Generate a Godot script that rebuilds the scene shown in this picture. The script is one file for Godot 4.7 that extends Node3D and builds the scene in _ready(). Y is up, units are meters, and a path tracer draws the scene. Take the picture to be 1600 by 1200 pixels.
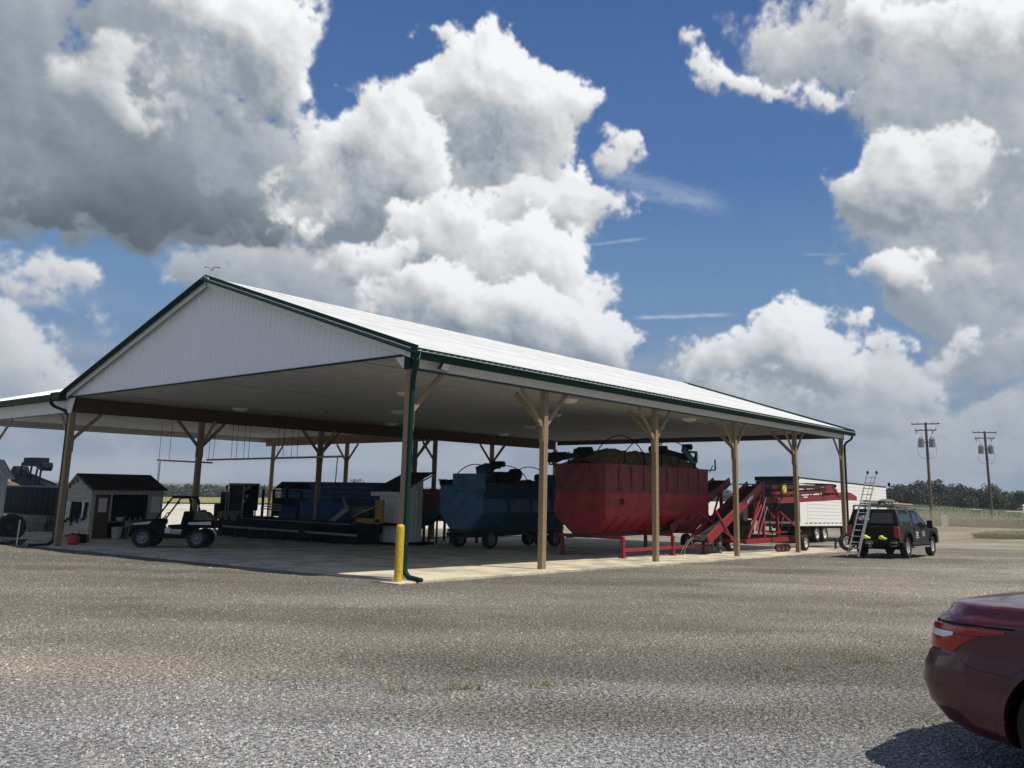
extends Node3D
# A gravel yard with a large open pole barn full of potato handling machines, under a cumulus sky.
# World: the barn's near right post stands at the origin, +Z faces the viewer's side, the long side runs along -Z.

const CAM := Vector3(14.95, 2.064, 13.58)
const YAW := 0.671
const PITCH := 0.1826
const ROLL := 0.0166
const FOCAL := 1310.0
const PP := Vector2(855.4, 524.7)
const SUN_TRAVEL := Vector3(-0.53, -1.0, 0.1)
const W := 18.42          # barn width
const CEIL := 5.22        # ceiling height
const RIDGE := 8.40
const BAND := 4.89        # underside of the eave band
const POSTZ := [0.0, -5.16, -11.24, -17.31, -23.39, -29.46]
const WX := -34.6         # far side of the lower wing
const WZ := -18.9         # back of the lower wing

var names := {}
var M := {}
var T := {}
var cam_basis: Basis
var rng := RandomNumberGenerator.new()

# ------------------------------------------------------------------ mesh builder
class MB:
	var v := PackedVector3Array()
	var n := PackedVector3Array()
	var c := PackedColorArray()
	var col := Color(1, 1, 1)
	var use_col := false
	var xf := Transform3D()

	func tri(a: Vector3, b: Vector3, d: Vector3) -> void:   # counter-clockwise seen from outside
		a = xf * a; b = xf * b; d = xf * d
		var m := (b - a).cross(d - a)
		if m.length_squared() < 1e-14: return
		m = m.normalized()
		v.push_back(a); v.push_back(d); v.push_back(b)
		n.push_back(m); n.push_back(m); n.push_back(m)
		if use_col:
			c.push_back(col); c.push_back(col); c.push_back(col)

	func trin(a: Vector3, b: Vector3, d: Vector3, na: Vector3, nb: Vector3, nd: Vector3) -> void:
		var ar := (b - a).cross(d - a).length_squared()
		if ar < 1e-14: return
		v.push_back(xf * a); v.push_back(xf * d); v.push_back(xf * b)
		n.push_back((xf.basis * na).normalized()); n.push_back((xf.basis * nd).normalized()); n.push_back((xf.basis * nb).normalized())
		if use_col:
			c.push_back(col); c.push_back(col); c.push_back(col)

	func quad(a: Vector3, b: Vector3, d: Vector3, e: Vector3) -> void:
		tri(a, b, d); tri(a, d, e)

	func quadn(a: Vector3, b: Vector3, d: Vector3, e: Vector3, na: Vector3, nb: Vector3, nd: Vector3, ne: Vector3) -> void:
		trin(a, b, d, na, nb, nd); trin(a, d, e, na, nd, ne)

	func hexa(p: Array) -> void:   # 8 corners: bottom ring 0-3 counter-clockwise seen from above, top ring 4-7
		quad(p[3], p[2], p[1], p[0]); quad(p[4], p[5], p[6], p[7])
		for i in 4:
			var j := (i + 1) % 4
			quad(p[i], p[j], p[4 + j], p[4 + i])

	func box(o: Vector3, s: Vector3, b := Basis(), bev := 0.0) -> void:
		var h := s * 0.5
		if bev <= 0.0:
			var p := []
			for y in [-h.y, h.y]:
				for q in [Vector2(-h.x, h.z), Vector2(h.x, h.z), Vector2(h.x, -h.z), Vector2(-h.x, -h.z)]:
					p.append(o + b * Vector3(q.x, y, q.y))
			hexa(p)
			return
		bev = minf(bev, minf(h.x, minf(h.y, h.z)) * 0.45)
		var lo := ring(h.x - bev, h.z - bev, -h.y, o, b)
		var r1 := ring8(h.x, h.z, bev, -h.y + bev, o, b)
		var r2 := ring8(h.x, h.z, bev, h.y - bev, o, b)
		var hi := ring(h.x - bev, h.z - bev, h.y, o, b)
		quad(lo[3], lo[2], lo[1], lo[0]); quad(hi[0], hi[1], hi[2], hi[3])
		for i in 8:
			var j := (i + 1) % 8
			quad(r1[i], r1[j], r2[j], r2[i])
		for i in 4:
			var a := i * 2
			quad(lo[i], lo[(i + 1) % 4], r1[(a + 2) % 8], r1[a + 1])
			tri(lo[i], r1[a + 1], r1[a])
			quad(r2[a + 1], r2[(a + 2) % 8], hi[(i + 1) % 4], hi[i])
			tri(hi[i], r2[a], r2[a + 1])

	func ring(x: float, z: float, y: float, o: Vector3, b: Basis) -> Array:
		return [o + b * Vector3(-x, y, z), o + b * Vector3(x, y, z), o + b * Vector3(x, y, -z), o + b * Vector3(-x, y, -z)]

	func ring8(x: float, z: float, e: float, y: float, o: Vector3, b: Basis) -> Array:
		var r := []
		for q in [Vector2(-x, z - e), Vector2(-x + e, z), Vector2(x - e, z), Vector2(x, z - e), Vector2(x, -z + e), Vector2(x - e, -z), Vector2(-x + e, -z), Vector2(-x, -z + e)]:
			r.append(o + b * Vector3(q.x, y, q.y))
		return r

	func bar(p: Vector3, q: Vector3, w: float, h: float, up := Vector3.UP, bev := 0.0) -> void:
		var d := q - p
		var l := d.length()
		if l < 1e-5: return
		var y := d / l
		var x := up.cross(y)
		if x.length() < 1e-3: x = Vector3.RIGHT.cross(y)
		x = x.normalized()
		var z := x.cross(y)
		box((p + q) * 0.5, Vector3(w, l, h), Basis(x, y, z), bev)

	func cyl(p: Vector3, q: Vector3, r0: float, r1 := -1.0, k := 12, caps := true) -> void:
		if r1 < 0.0: r1 = r0
		var y := (q - p).normalized()
		var x := (Vector3.UP if absf(y.y) < 0.95 else Vector3.RIGHT).cross(y).normalized()
		var z := x.cross(y)
		for i in k:
			var a := TAU * i / k
			var e := TAU * (i + 1) / k
			var da := x * cos(a) - z * sin(a)
			var de := x * cos(e) - z * sin(e)
			quadn(p + da * r0, p + de * r0, q + de * r1, q + da * r1, da, de, de, da)
			if caps:
				if r0 > 0.0: tri(p, p + de * r0, p + da * r0)
				if r1 > 0.0: tri(q, q + da * r1, q + de * r1)

	func tube(pts: Array, r: float, k := 6) -> void:
		for i in pts.size() - 1:
			cyl(pts[i], pts[i + 1], r, r, k, true)

	func lathe(o: Vector3, axis: Vector3, prof: Array, k := 24, flat_caps := true) -> void:   # prof: Vector2(radius, along axis), outside to the right when going up
		var y := axis.normalized()
		var x := (Vector3.UP if absf(y.y) < 0.95 else Vector3.RIGHT).cross(y).normalized()
		var z := x.cross(y)
		for s in prof.size() - 1:
			var p: Vector2 = prof[s]
			var q: Vector2 = prof[s + 1]
			var t := (q - p).normalized()
			var nn := Vector2(t.y, -t.x)
			for i in k:
				var a := TAU * i / k
				var e := TAU * (i + 1) / k
				var da := x * cos(a) - z * sin(a)
				var de := x * cos(e) - z * sin(e)
				var na := da * nn.x + y * nn.y
				var ne := de * nn.x + y * nn.y
				quadn(o + da * p.x + y * p.y, o + de * p.x + y * p.y, o + de * q.x + y * q.y, o + da * q.x + y * q.y, na, ne, ne, na)

	func prism(poly: Array, z0: float, z1: float, t := Transform3D()) -> void:   # outline in XY, counter-clockwise, extruded from z0 up to z1
		var pv := PackedVector2Array(poly)
		var area := 0.0
		for i in pv.size():
			area += pv[i].cross(pv[(i + 1) % pv.size()])
		if area < 0.0:
			pv.reverse()
		var ix := Geometry2D.triangulate_polygon(pv)
		for i in range(0, ix.size(), 3):
			var a := pv[ix[i]]
			var b := pv[ix[i + 1]]
			var d := pv[ix[i + 2]]
			if (b - a).cross(d - a) < 0.0:
				var s := b; b = d; d = s
			tri(t * Vector3(a.x, a.y, z1), t * Vector3(b.x, b.y, z1), t * Vector3(d.x, d.y, z1))
			tri(t * Vector3(a.x, a.y, z0), t * Vector3(d.x, d.y, z0), t * Vector3(b.x, b.y, z0))
		for i in pv.size():
			var a := pv[i]
			var b := pv[(i + 1) % pv.size()]
			quad(t * Vector3(a.x, a.y, z0), t * Vector3(b.x, b.y, z0), t * Vector3(b.x, b.y, z1), t * Vector3(a.x, a.y, z1))

	func ribbed(p: Vector3, u: Vector3, l: float, dir: Vector3, w: float, nrm: Vector3, pitch: float, rib: float, th := 0.012, l2 := -1.0) -> void:
		# sheet that starts at p, spans w along u and l along dir (l2 at the far edge), with ribs along dir on the nrm side
		if l2 < 0.0: l2 = l
		var us := [0.0]
		var hs := [0.0]
		var k := int(round(w / pitch))
		for i in k:
			var m := (i + 0.5) * w / k
			us.append_array([m - 0.035, m - 0.02, m + 0.02, m + 0.035])
			hs.append_array([0.0, rib, rib, 0.0])
		us.append(w); hs.append(0.0)
		var flip := u.cross(dir).dot(nrm) < 0.0
		for i in us.size() - 1:
			var la := lerpf(l, l2, us[i] / w)
			var lb := lerpf(l, l2, us[i + 1] / w)
			var a: Vector3 = p + u * us[i] + nrm * hs[i]
			var b: Vector3 = p + u * us[i + 1] + nrm * hs[i + 1]
			if flip: quad(b, a, a + dir * la, b + dir * lb)
			else: quad(a, b, b + dir * lb, a + dir * la)
		var o := nrm * -th
		var e0 := p + o
		var e1 := p + u * w + o
		var e2 := e1 + dir * l2
		var e3 := e0 + dir * l
		if flip: quad(e0, e1, e2, e3)
		else: quad(e1, e0, e3, e2)
		var f0 := p
		var f1 := p + u * w
		var f2 := f1 + dir * l2
		var f3 := f0 + dir * l
		for s in [[e0, e1, f1, f0], [e1, e2, f2, f1], [e2, e3, f3, f2], [e3, e0, f0, f3]]:
			if flip: quad(s[1], s[0], s[3], s[2])
			else: quad(s[0], s[1], s[2], s[3])

	func loft(rings: Array, close := true, cap0 := true, cap1 := true, smooth := false) -> void:   # rings of points, counter-clockwise seen against the direction of travel
		var k: int = rings[0].size()
		var m := k if close else k - 1
		var nr := []
		if smooth:
			for s in rings.size():
				var row := []
				for i in k:
					var du: Vector3 = rings[s][(i + 1) % k] - rings[s][(i - 1 + k) % k]
					var dv: Vector3 = rings[mini(s + 1, rings.size() - 1)][i] - rings[maxi(s - 1, 0)][i]
					row.append(du.cross(dv).normalized())
				nr.append(row)
		for s in rings.size() - 1:
			for i in m:
				var j := (i + 1) % k
				if smooth: quadn(rings[s][i], rings[s][j], rings[s + 1][j], rings[s + 1][i], nr[s][i], nr[s][j], nr[s + 1][j], nr[s + 1][i])
				else: quad(rings[s][i], rings[s][j], rings[s + 1][j], rings[s + 1][i])
		for e in 2:
			if (e == 0 and not cap0) or (e == 1 and not cap1): continue
			var r: Array = rings[0] if e == 0 else rings[-1]
			var o := Vector3()
			for p in r: o += p
			o /= k
			for i in k:
				var j := (i + 1) % k
				if e == 0: tri(o, r[j], r[i])
				else: tri(o, r[i], r[j])

	func lump(o: Vector3, r: Vector3, sd: int, rough := 0.2, seg := 6) -> void:
		var g := RandomNumberGenerator.new()
		g.seed = sd
		var rows := []
		for i in seg + 1:
			var th := PI * i / seg
			var row := []
			for j in seg + 2:
				var ph := TAU * j / (seg + 2)
				var k := 1.0 + (g.randf() - 0.5) * 2.0 * rough
				if i == 0 or i == seg: k = 1.0
				row.append(o + Vector3(sin(th) * cos(ph), -cos(th), -sin(th) * sin(ph)) * r * k)
			rows.append(row)
		loft(rows, true, false, false, true)

	func mesh() -> ArrayMesh:
		var a := []
		a.resize(Mesh.ARRAY_MAX)
		a[Mesh.ARRAY_VERTEX] = v
		a[Mesh.ARRAY_NORMAL] = n
		if use_col: a[Mesh.ARRAY_COLOR] = c
		var m := ArrayMesh.new()
		m.add_surface_from_arrays(Mesh.PRIMITIVE_TRIANGLES, a)
		return m


# ------------------------------------------------------------------ scene helpers
func numbered(called: String) -> String:
	if not names.has(called):
		names[called] = 0
		return called
	names[called] += 1
	return "%s_%03d" % [called, names[called]]

func tag(o: Node, label: String, category: String, group := "", kind := "") -> void:
	if label: o.set_meta("label", label)
	if category: o.set_meta("category", category)
	if group: o.set_meta("group", group)
	if kind: o.set_meta("kind", kind)

func thing(called: String, label: String, category: String, at := Vector3.ZERO, turn := 0.0, group := "") -> Node3D:
	var o := Node3D.new()
	o.name = numbered(called)
	add_child(o)
	o.position = at
	o.rotation.y = turn
	tag(o, label, category, group)
	return o

func put(parent: Node, called: String, mb: MB, m: Material) -> MeshInstance3D:
	return put_mesh(parent, called, mb.mesh(), m)

func put_mesh(parent: Node, called: String, mesh: Mesh, m: Material) -> MeshInstance3D:
	var o := MeshInstance3D.new()
	o.name = numbered(called) if parent == self else called
	o.mesh = mesh
	o.material_override = m
	o.cast_shadow = GeometryInstance3D.SHADOW_CASTING_SETTING_ON
	parent.add_child(o, true)
	return o

func struct_(called: String, mb: MB, m: Material) -> MeshInstance3D:
	var o := put(self, called, mb, m)
	o.set_meta("kind", "structure")
	return o

func dup(o: Node3D, at: Vector3, turn: float, label := "", base := "") -> Node3D:
	var c: Node3D = o.duplicate()
	c.name = numbered(base if base else str(o.name))
	add_child(c)
	c.position = at
	c.rotation.y = turn
	if label: c.set_meta("label", label)
	return c

func gy(x: float, z: float) -> float:   # height of the yard, which drains away to the back left
	var p := 0.0128 * x + 0.0203 * z
	var lo := -1.35 - 0.0095 * maxf(0.0, -x - 60.0)
	var d := p - lo
	return lo + 0.5 * (d + sqrt(d * d + 0.05))

func ground(x: float, z: float) -> Vector3:
	return Vector3(x, gy(x, z), z)

func tilt(o: Node3D) -> void:   # let a thing stand square on the sloping ground
	var b := Basis.from_euler(o.rotation)
	var up := Vector3(-0.0128, 1.0, -0.0203).normalized()
	var q := Quaternion(Vector3.UP, up)
	o.basis = Basis(q) * b

# ------------------------------------------------------------------ materials
func ramp(a: Color, b: Color, lo := 0.0, hi := 1.0) -> Gradient:
	var g := Gradient.new()
	g.offsets = PackedFloat32Array([lo, hi])
	g.colors = PackedColorArray([a, b])
	return g

func noise_tex(called: String, freq: float, oct: int, lo: float, hi: float, kind := FastNoiseLite.TYPE_SIMPLEX_SMOOTH, size := 512, off := Vector2(0.25, 0.75), gain := 0.6) -> NoiseTexture2D:
	if T.has(called): return T[called]
	var nz := FastNoiseLite.new()
	nz.noise_type = kind
	nz.seed = called.hash() % 9999
	nz.frequency = freq
	nz.fractal_octaves = oct
	nz.fractal_gain = gain
	var t := NoiseTexture2D.new()
	t.width = size; t.height = size
	t.seamless = true
	t.noise = nz
	t.color_ramp = ramp(Color(lo, lo, lo), Color(hi, hi, hi), off.x, off.y)
	T[called] = t
	return t

func bump_tex(called: String, freq: float, oct: int, kind := FastNoiseLite.TYPE_SIMPLEX_SMOOTH, strength := 4.0) -> NoiseTexture2D:
	if T.has(called): return T[called]
	var nz := FastNoiseLite.new()
	nz.noise_type = kind
	nz.seed = called.hash() % 9999
	nz.frequency = freq
	nz.fractal_octaves = oct
	var t := NoiseTexture2D.new()
	t.width = 512; t.height = 512
	t.seamless = true
	t.as_normal_map = true
	t.bump_strength = strength
	t.noise = nz
	T[called] = t
	return t

func lin(r: float, g: float, b: float, a := 1.0) -> Color:
	return Color(r, g, b, a).linear_to_srgb()

func mat(called: String, c: Color, rough := 0.6, metal := 0.0, tex: Texture2D = null, scale := 0.5, nrm: Texture2D = null, nscale := 0.5) -> StandardMaterial3D:
	var m := StandardMaterial3D.new()
	m.albedo_color = c
	m.roughness = rough
	m.metallic = metal
	m.metallic_specular = 0.5
	if tex or nrm:
		m.uv1_triplanar = true
		m.uv1_scale = Vector3(scale, scale, scale)
	if tex: m.albedo_texture = tex
	if nrm:
		m.normal_enabled = true
		m.normal_texture = nrm
		m.normal_scale = nscale
	M[called] = m
	return m

# ------------------------------------------------------------------ sky: cumulus computed on the sphere (azimuth, elevation in degrees)
const SKW := 4096
const SKH := 2048
const AZ0 := -80.0
const AZ1 := 1.0
const EL0 := -3.0
const EL1 := 37.0
var sky_nx := 0
var sky_ny := 0
var sky_f := PackedFloat32Array()     # cloud depth
var sky_rgb := PackedFloat32Array()
var puffs := []
var puff_flat := PackedFloat32Array()
var n_big := FastNoiseLite.new()
var n_puff := FastNoiseLite.new()
var n_fine := FastNoiseLite.new()
var n_wisp := FastNoiseLite.new()
var n_mid := FastNoiseLite.new()
var trails := []

func sky_angle(px: float, py: float) -> Vector2:
	var d := cam_basis * Vector3((px - PP.x) / FOCAL, -(py - PP.y) / FOCAL, -1.0)
	d = d.normalized()
	return Vector2(rad_to_deg(atan2(d.x, -d.z)), rad_to_deg(asin(d.y)))

func clear_sky(el: float) -> Vector3:   # linear radiance of the air
	var e := maxf(el, 0.0)
	var zen := Vector3(0.052, 0.122, 0.315)
	var top := Vector3(0.084, 0.182, 0.415)
	var mid := Vector3(0.150, 0.275, 0.470)
	var low := Vector3(0.255, 0.320, 0.410)
	if e < 13.0:
		return low.lerp(mid, smoothstep(0.0, 13.0, e))
	if e < 21.0:
		return mid.lerp(top, (e - 13.0) / 8.0)
	return top.lerp(zen, clampf((e - 21.0) / 14.0, 0.0, 1.0))

var layer_start := PackedInt32Array()
var layer_look := []                  # per bank: base tone, lit tone, edge softness, relief
var n_layers := 0
var layer_box := PackedFloat32Array()

func cloud_at(az: float, el: float, la: int, x: float, wx: float, wy: float) -> float:
	var px := x + wx
	var py := el + wy
	var f := 0.0
	for i in range(layer_start[la], layer_start[la + 1], 5):
		var dx := (px - puff_flat[i]) / puff_flat[i + 2]
		if dx > 1.0 or dx < -1.0: continue
		var dy := (py - puff_flat[i + 1]) / puff_flat[i + 3]
		var d := dx * dx + dy * dy
		if d < 1.0:
			d = 1.0 - d
			f += d * d * puff_flat[i + 4]
	if f <= 0.03: return 0.0
	f = minf(f, 0.8) + 0.3 * maxf(f - 0.8, 0.0)
	var o := la * 13.7
	var b := n_puff.get_noise_2d(x + wx * 0.6 + o, el + wy * 0.6)      # cauliflower
	var d2 := n_fine.get_noise_2d(x + o, el)
	var d3 := n_mid.get_noise_2d(x + o, el + o)
	return maxf(0.0, f + b * 0.32 + d2 * 0.34 + d3 * 0.26 - 0.12)

func sky_pass_a(j: int) -> void:
	var el := EL0 + (EL1 - EL0) * j / (sky_ny - 1)
	var page := sky_nx * sky_ny
	for i in sky_nx:
		var az := AZ0 + (AZ1 - AZ0) * i / (sky_nx - 1)
		var x := az * 0.93
		var wx := n_big.get_noise_2d(x, el) * 1.9 + n_mid.get_noise_2d(x + 50.0, el) * 0.9
		var wy := n_big.get_noise_2d(x + 91.0, el + 37.0) * 1.7 + n_mid.get_noise_2d(x, el + 70.0) * 0.9
		var px := x + wx
		var py := el + wy
		for la in n_layers:
			var q := la * 4
			if px < layer_box[q] or px > layer_box[q + 1] or py < layer_box[q + 2] or py > layer_box[q + 3]: continue
			sky_f[la * page + j * sky_nx + i] = cloud_at(az, el, la, x, wx, wy)

func fs(o: int, i: float, j: float) -> float:
	var x := clampf(i, 0.0, sky_nx - 1.001)
	var y := clampf(j, 0.0, sky_ny - 1.001)
	var a := int(x)
	var b := int(y)
	var u := x - a
	var w := y - b
	var k := o + b * sky_nx + a
	return lerpf(lerpf(sky_f[k], sky_f[k + 1], u), lerpf(sky_f[k + sky_nx], sky_f[k + sky_nx + 1], u), w)

func sky_pass_b(j: int) -> void:
	var el := EL0 + (EL1 - EL0) * j / (sky_ny - 1)
	var per := (sky_nx - 1) / (AZ1 - AZ0)
	var page := sky_nx * sky_ny
	for i in sky_nx:
		var az := AZ0 + (AZ1 - AZ0) * i / (sky_nx - 1)
		var k := j * sky_nx + i
		var air_col := clear_sky(el)
		var col := air_col
		var x := az * 0.93
		# thin high streaks and low haze banks
		var hz := n_wisp.get_noise_2d(x * 0.5, el * 1.7)
		var low := smoothstep(14.0, 3.0, el)
		col = col.lerp(Vector3(0.39, 0.425, 0.49), smoothstep(-0.35, 0.5, hz) * 0.8 * low)
		for t in trails:
			var ra: Vector2 = t[0]
			var rb: Vector2 = t[1]
			var dd := rb - ra
			var q := Vector2(az, el) - ra
			var u := q.dot(dd) / dd.length_squared()
			if u > 0.0 and u < 1.0:
				var off := absf(q.cross(dd)) / dd.length()
				var wd: float = t[2]
				off += absf(n_wisp.get_noise_2d(x * 3.0, el * 9.0)) * wd * 0.6
				col = col.lerp(Vector3(0.55, 0.62, 0.72), float(t[3]) * smoothstep(wd, 0.0, off) * smoothstep(0.0, 0.15, u) * smoothstep(1.0, 0.7, u))
		for la in n_layers:
			var f := sky_f[la * page + k]
			if f <= 0.0: continue
			var o := la * page
			var look: Array = layer_look[la]
			var soft: float = maxf(look[2] * 1.7 + 0.05 + 0.16 * n_wisp.get_noise_2d(x * 1.7 + 40.0, el * 1.7), 0.04)
			# edges below melt away, edges above stand sharp
			var s2 := 10.0
			var hx := fs(o, i + s2, j) - fs(o, i - s2, j)
			var hy := fs(o, i, j + s2) - fs(o, i, j - s2)
			soft += clampf(hy * 0.9, 0.0, 0.35)
			var al := smoothstep(0.0, soft, f + minf(f, 0.3) * n_fine.get_noise_2d(x * 2.2 + 60.0, el * 2.2) * 1.3)
			al = maxf(al, smoothstep(0.30, 0.52, f) * (0.97 if look[3] < 0.75 else 0.9))
			if al <= 0.002: continue
			var s := 3.0
			var gx := fs(o, i + s, j) - fs(o, i - s, j)
			var gyy := fs(o, i, j + s) - fs(o, i, j - s)
			var s3 := 24.0
			var kx := fs(o, i + s3, j) - fs(o, i - s3, j)
			var ky := fs(o, i, j + s3) - fs(o, i, j - s3)
			var relief: float = look[3]
			var lit := (-(gx * 0.45 + gyy * 0.9) * 0.42 - (hx * 0.45 + hy * 0.9) * 0.42 - (kx * 0.45 + ky * 0.9) * 0.34) * relief
			var od := 0.0
			var st := 0.5 * per
			for q in 8:
				var t := st * (0.7 + q * 1.0 + q * q * 0.14)
				od += minf(fs(o, i + t * 0.42, j + t * 0.9), 0.9) * (1.0 + 0.15 * q)
			var shade := exp(-od * 0.23)
			var tone := 0.12 + shade * 0.72 + lit
			# fine knobbly texture of the heads
			tone += (n_fine.get_noise_2d(x * 1.3 + 300.0, el * 1.3) * 0.13 + n_mid.get_noise_2d(x * 1.6 + 200.0, el * 1.6 + la * 9.0) * 0.20) * (0.35 + shade) * clampf(relief * 1.3 - 0.3, 0.3, 1.0)
			var v: float = lerpf(look[0] * 0.92, look[1] * 0.90, clampf(tone, -0.1, 1.1))
			v = clampf(v, 0.13, 0.97)
			var w := smoothstep(0.15, 0.70, v)
			var cc := Vector3(v * lerpf(0.80, 1.0, w), v * lerpf(0.98, 1.01, w), v * lerpf(1.18, 1.02, w))
			var air := smoothstep(17.0, 0.0, el) * 0.60
			cc = cc.lerp(air_col.lerp(Vector3(0.40, 0.43, 0.48), 0.5), air)
			col = col.lerp(cc, al)
		if el < 0.0: col = Vector3(0.17, 0.155, 0.13)
		sky_rgb[k * 3] = col.x
		sky_rgb[k * 3 + 1] = col.y
		sky_rgb[k * 3 + 2] = col.z

func build_sky() -> Sky:
	n_big.seed = 5; n_big.frequency = 0.11; n_big.fractal_octaves = 3
	n_puff.seed = 8; n_puff.noise_type = FastNoiseLite.TYPE_CELLULAR
	n_puff.cellular_return_type = FastNoiseLite.RETURN_DISTANCE
	n_puff.frequency = 0.30; n_puff.fractal_octaves = 4; n_puff.fractal_gain = 0.55; n_puff.fractal_lacunarity = 2.1
	n_puff.domain_warp_enabled = true; n_puff.domain_warp_amplitude = 1.6; n_puff.domain_warp_frequency = 0.35
	n_fine.seed = 21; n_fine.frequency = 0.45; n_fine.fractal_octaves = 5; n_fine.fractal_gain = 0.62
	n_wisp.seed = 33; n_wisp.frequency = 0.16; n_wisp.fractal_octaves = 4
	n_mid.seed = 12; n_mid.frequency = 0.16; n_mid.fractal_octaves = 2
	# banks of cumulus from far to near: tones, edge, relief, then the heads (right, down, half width, half height, weight), turned into sky angles
	var banks := [
		[0.42, 0.85, 0.30, 0.8, [[55, 415, 100, 85, 0.75], [110, 450, 75, 75, 0.6], [10, 480, 80, 75, 0.7], [182, 492, 48, 38, 0.4], [265, 440, 52, 58, 0.55], [230, 600, 80, 40, 0.45]]],
		[0.34, 0.62, 0.40, 0.7, [[640, 600, 200, 60, 0.6], [450, 470, 190, 110, 0.9], [600, 500, 220, 100, 0.9], [380, 420, 160, 80, 0.8], [540, 430, 160, 90, 0.8]]],
		[0.44, 0.66, 0.5, 0.6, [[1150, 690, 220, 60, 0.7], [1420, 690, 230, 70, 0.8], [1600, 680, 180, 90, 0.9], [1300, 640, 260, 60, 0.6], [1560, 720, 200, 40, 0.6], [200, 700, 260, 40, 0.5], [700, 720, 260, 40, 0.5]]],
		[0.26, 0.62, 0.50, 0.6, [[80, 60, 260, 190, 1.0], [250, 40, 270, 170, 1.0], [120, 230, 300, 180, 1.0], [330, 230, 280, 190, 1.0], [-60, 160, 220, 240, 1.0], [-120, 300, 220, 130, 0.9], [250, 320, 230, 110, 0.8], [430, 310, 200, 120, 0.9]]],
		[0.40, 0.98, 0.12, 1.0, [[700, 150, 125, 130, 0.9], [770, 115, 125, 100, 0.85], [850, 160, 110, 100, 0.75], [640, 190, 90, 100, 0.7], [735, 270, 180, 170, 1.0], [850, 300, 110, 120, 0.8], [905, 175, 50, 40, 0.35]]],
		[0.34, 0.90, 0.16, 0.9, [[905, 335, 130, 62, 0.75], [830, 330, 140, 90, 0.8], [780, 380, 170, 100, 0.7]]],
		[0.36, 0.95, 0.16, 1.0, [[600, 210, 130, 110, 0.85], [560, 270, 150, 120, 0.8], [640, 280, 120, 110, 0.8], [520, 350, 130, 90, 0.7]]],
		[0.40, 1.0, 0.22, 1.0, [[330, 20, 190, 110, 0.9], [440, 50, 95, 110, 0.85], [370, 150, 180, 120, 0.8], [465, 140, 60, 100, 0.6]]],
		[0.36, 0.80, 0.34, 0.9, [[110, 95, 95, 75, 0.85], [190, 90, 120, 75, 0.7], [170, 170, 120, 75, 0.7], [230, 190, 120, 60, 0.5]]],
		[0.40, 0.97, 0.14, 1.0, [[800, 430, 170, 110, 0.9], [700, 400, 170, 90, 0.8], [640, 340, 90, 60, 0.6], [890, 470, 110, 100, 0.8], [740, 350, 130, 90, 0.5]]],
		[0.13, 0.30, 0.65, 0.5, [[300, 330, 270, 75, 0.9], [440, 365, 170, 55, 0.8], [120, 310, 200, 80, 0.8], [200, 250, 230, 80, 0.5]]],
		[0.36, 0.95, 0.22, 1.0, [[470, 345, 70, 50, 0.6], [560, 420, 120, 70, 0.7], [640, 400, 100, 60, 0.7]]],
		[0.34, 0.98, 0.12, 1.0, [[890, 505, 130, 80, 0.85], [945, 515, 85, 55, 0.7], [760, 500, 190, 100, 0.9], [640, 480, 160, 90, 0.8], [820, 545, 180, 55, 0.6]]],
		[0.46, 0.92, 0.14, 0.9, [[958, 240, 50, 42, 0.7], [975, 212, 26, 30, 0.5]]],
		[0.50, 0.88, 0.20, 0.9, [[55, 555, 130, 80, 0.8], [10, 600, 90, 70, 0.7], [135, 590, 70, 50, 0.6], [0, 500, 60, 40, 0.6], [-120, 540, 150, 170, 0.9]]],
		[0.40, 0.86, 0.20, 0.9, [[1210, 630, 190, 100, 1.0], [1340, 610, 130, 95, 0.9], [1090, 590, 75, 66, 0.6], [1400, 640, 130, 70, 0.6]]],
		[0.42, 1.0, 0.10, 1.1, [[1240, 520, 85, 75, 0.9], [1165, 545, 66, 66, 0.8], [1310, 540, 85, 75, 0.8], [1230, 590, 130, 80, 0.8], [1120, 590, 60, 50, 0.6]]],
		[0.40, 0.84, 0.40, 0.7, [[1270, 50, 170, 120, 0.9], [1420, 60, 230, 160, 1.0], [1590, 60, 220, 190, 1.0], [1400, 160, 150, 90, 0.8], [1560, 210, 240, 170, 1.0], [1500, 380, 230, 180, 1.0], [1400, 290, 130, 110, 0.9], [1590, 520, 230, 170, 1.0], [1480, 500, 130, 90, 0.8], [1700, 300, 240, 320, 1.0], [1460, 440, 120, 80, 0.6]]],
		[0.44, 0.98, 0.16, 0.9, [[1100, 85, 62, 40, 0.7], [1160, 105, 75, 42, 0.65], [1225, 130, 85, 44, 0.6], [1290, 150, 70, 40, 0.5]]],
		[0.42, 0.98, 0.22, 1.0, [[1370, 40, 130, 100, 0.9], [1460, 70, 130, 80, 0.8], [1560, 40, 120, 80, 0.7]]],
		[0.38, 0.92, 0.16, 1.0, [[1345, 285, 75, 60, 0.75], [1430, 270, 130, 95, 0.85], [1510, 220, 140, 80, 0.7], [1440, 330, 110, 60, 0.6]]],
		[0.36, 0.94, 0.12, 1.0, [[1392, 412, 66, 58, 0.9], [1430, 440, 70, 60, 0.6]]],
		[0.36, 0.70, 0.45, 0.8, [[1520, 430, 130, 80, 0.8], [1600, 560, 140, 90, 0.8]]],
		[0.44, 0.92, 0.16, 1.0, [[1445, 560, 66, 44, 0.75], [1510, 540, 70, 48, 0.7], [1590, 645, 60, 36, 0.5]]],
		[0.40, 0.9, 0.3, 0.8, [[330, -170, 420, 160, 0.9], [1350, -170, 380, 160, 1.0], [-280, 0, 260, 260, 1.0], [1950, 150, 240, 400, 1.0]]]]
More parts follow.
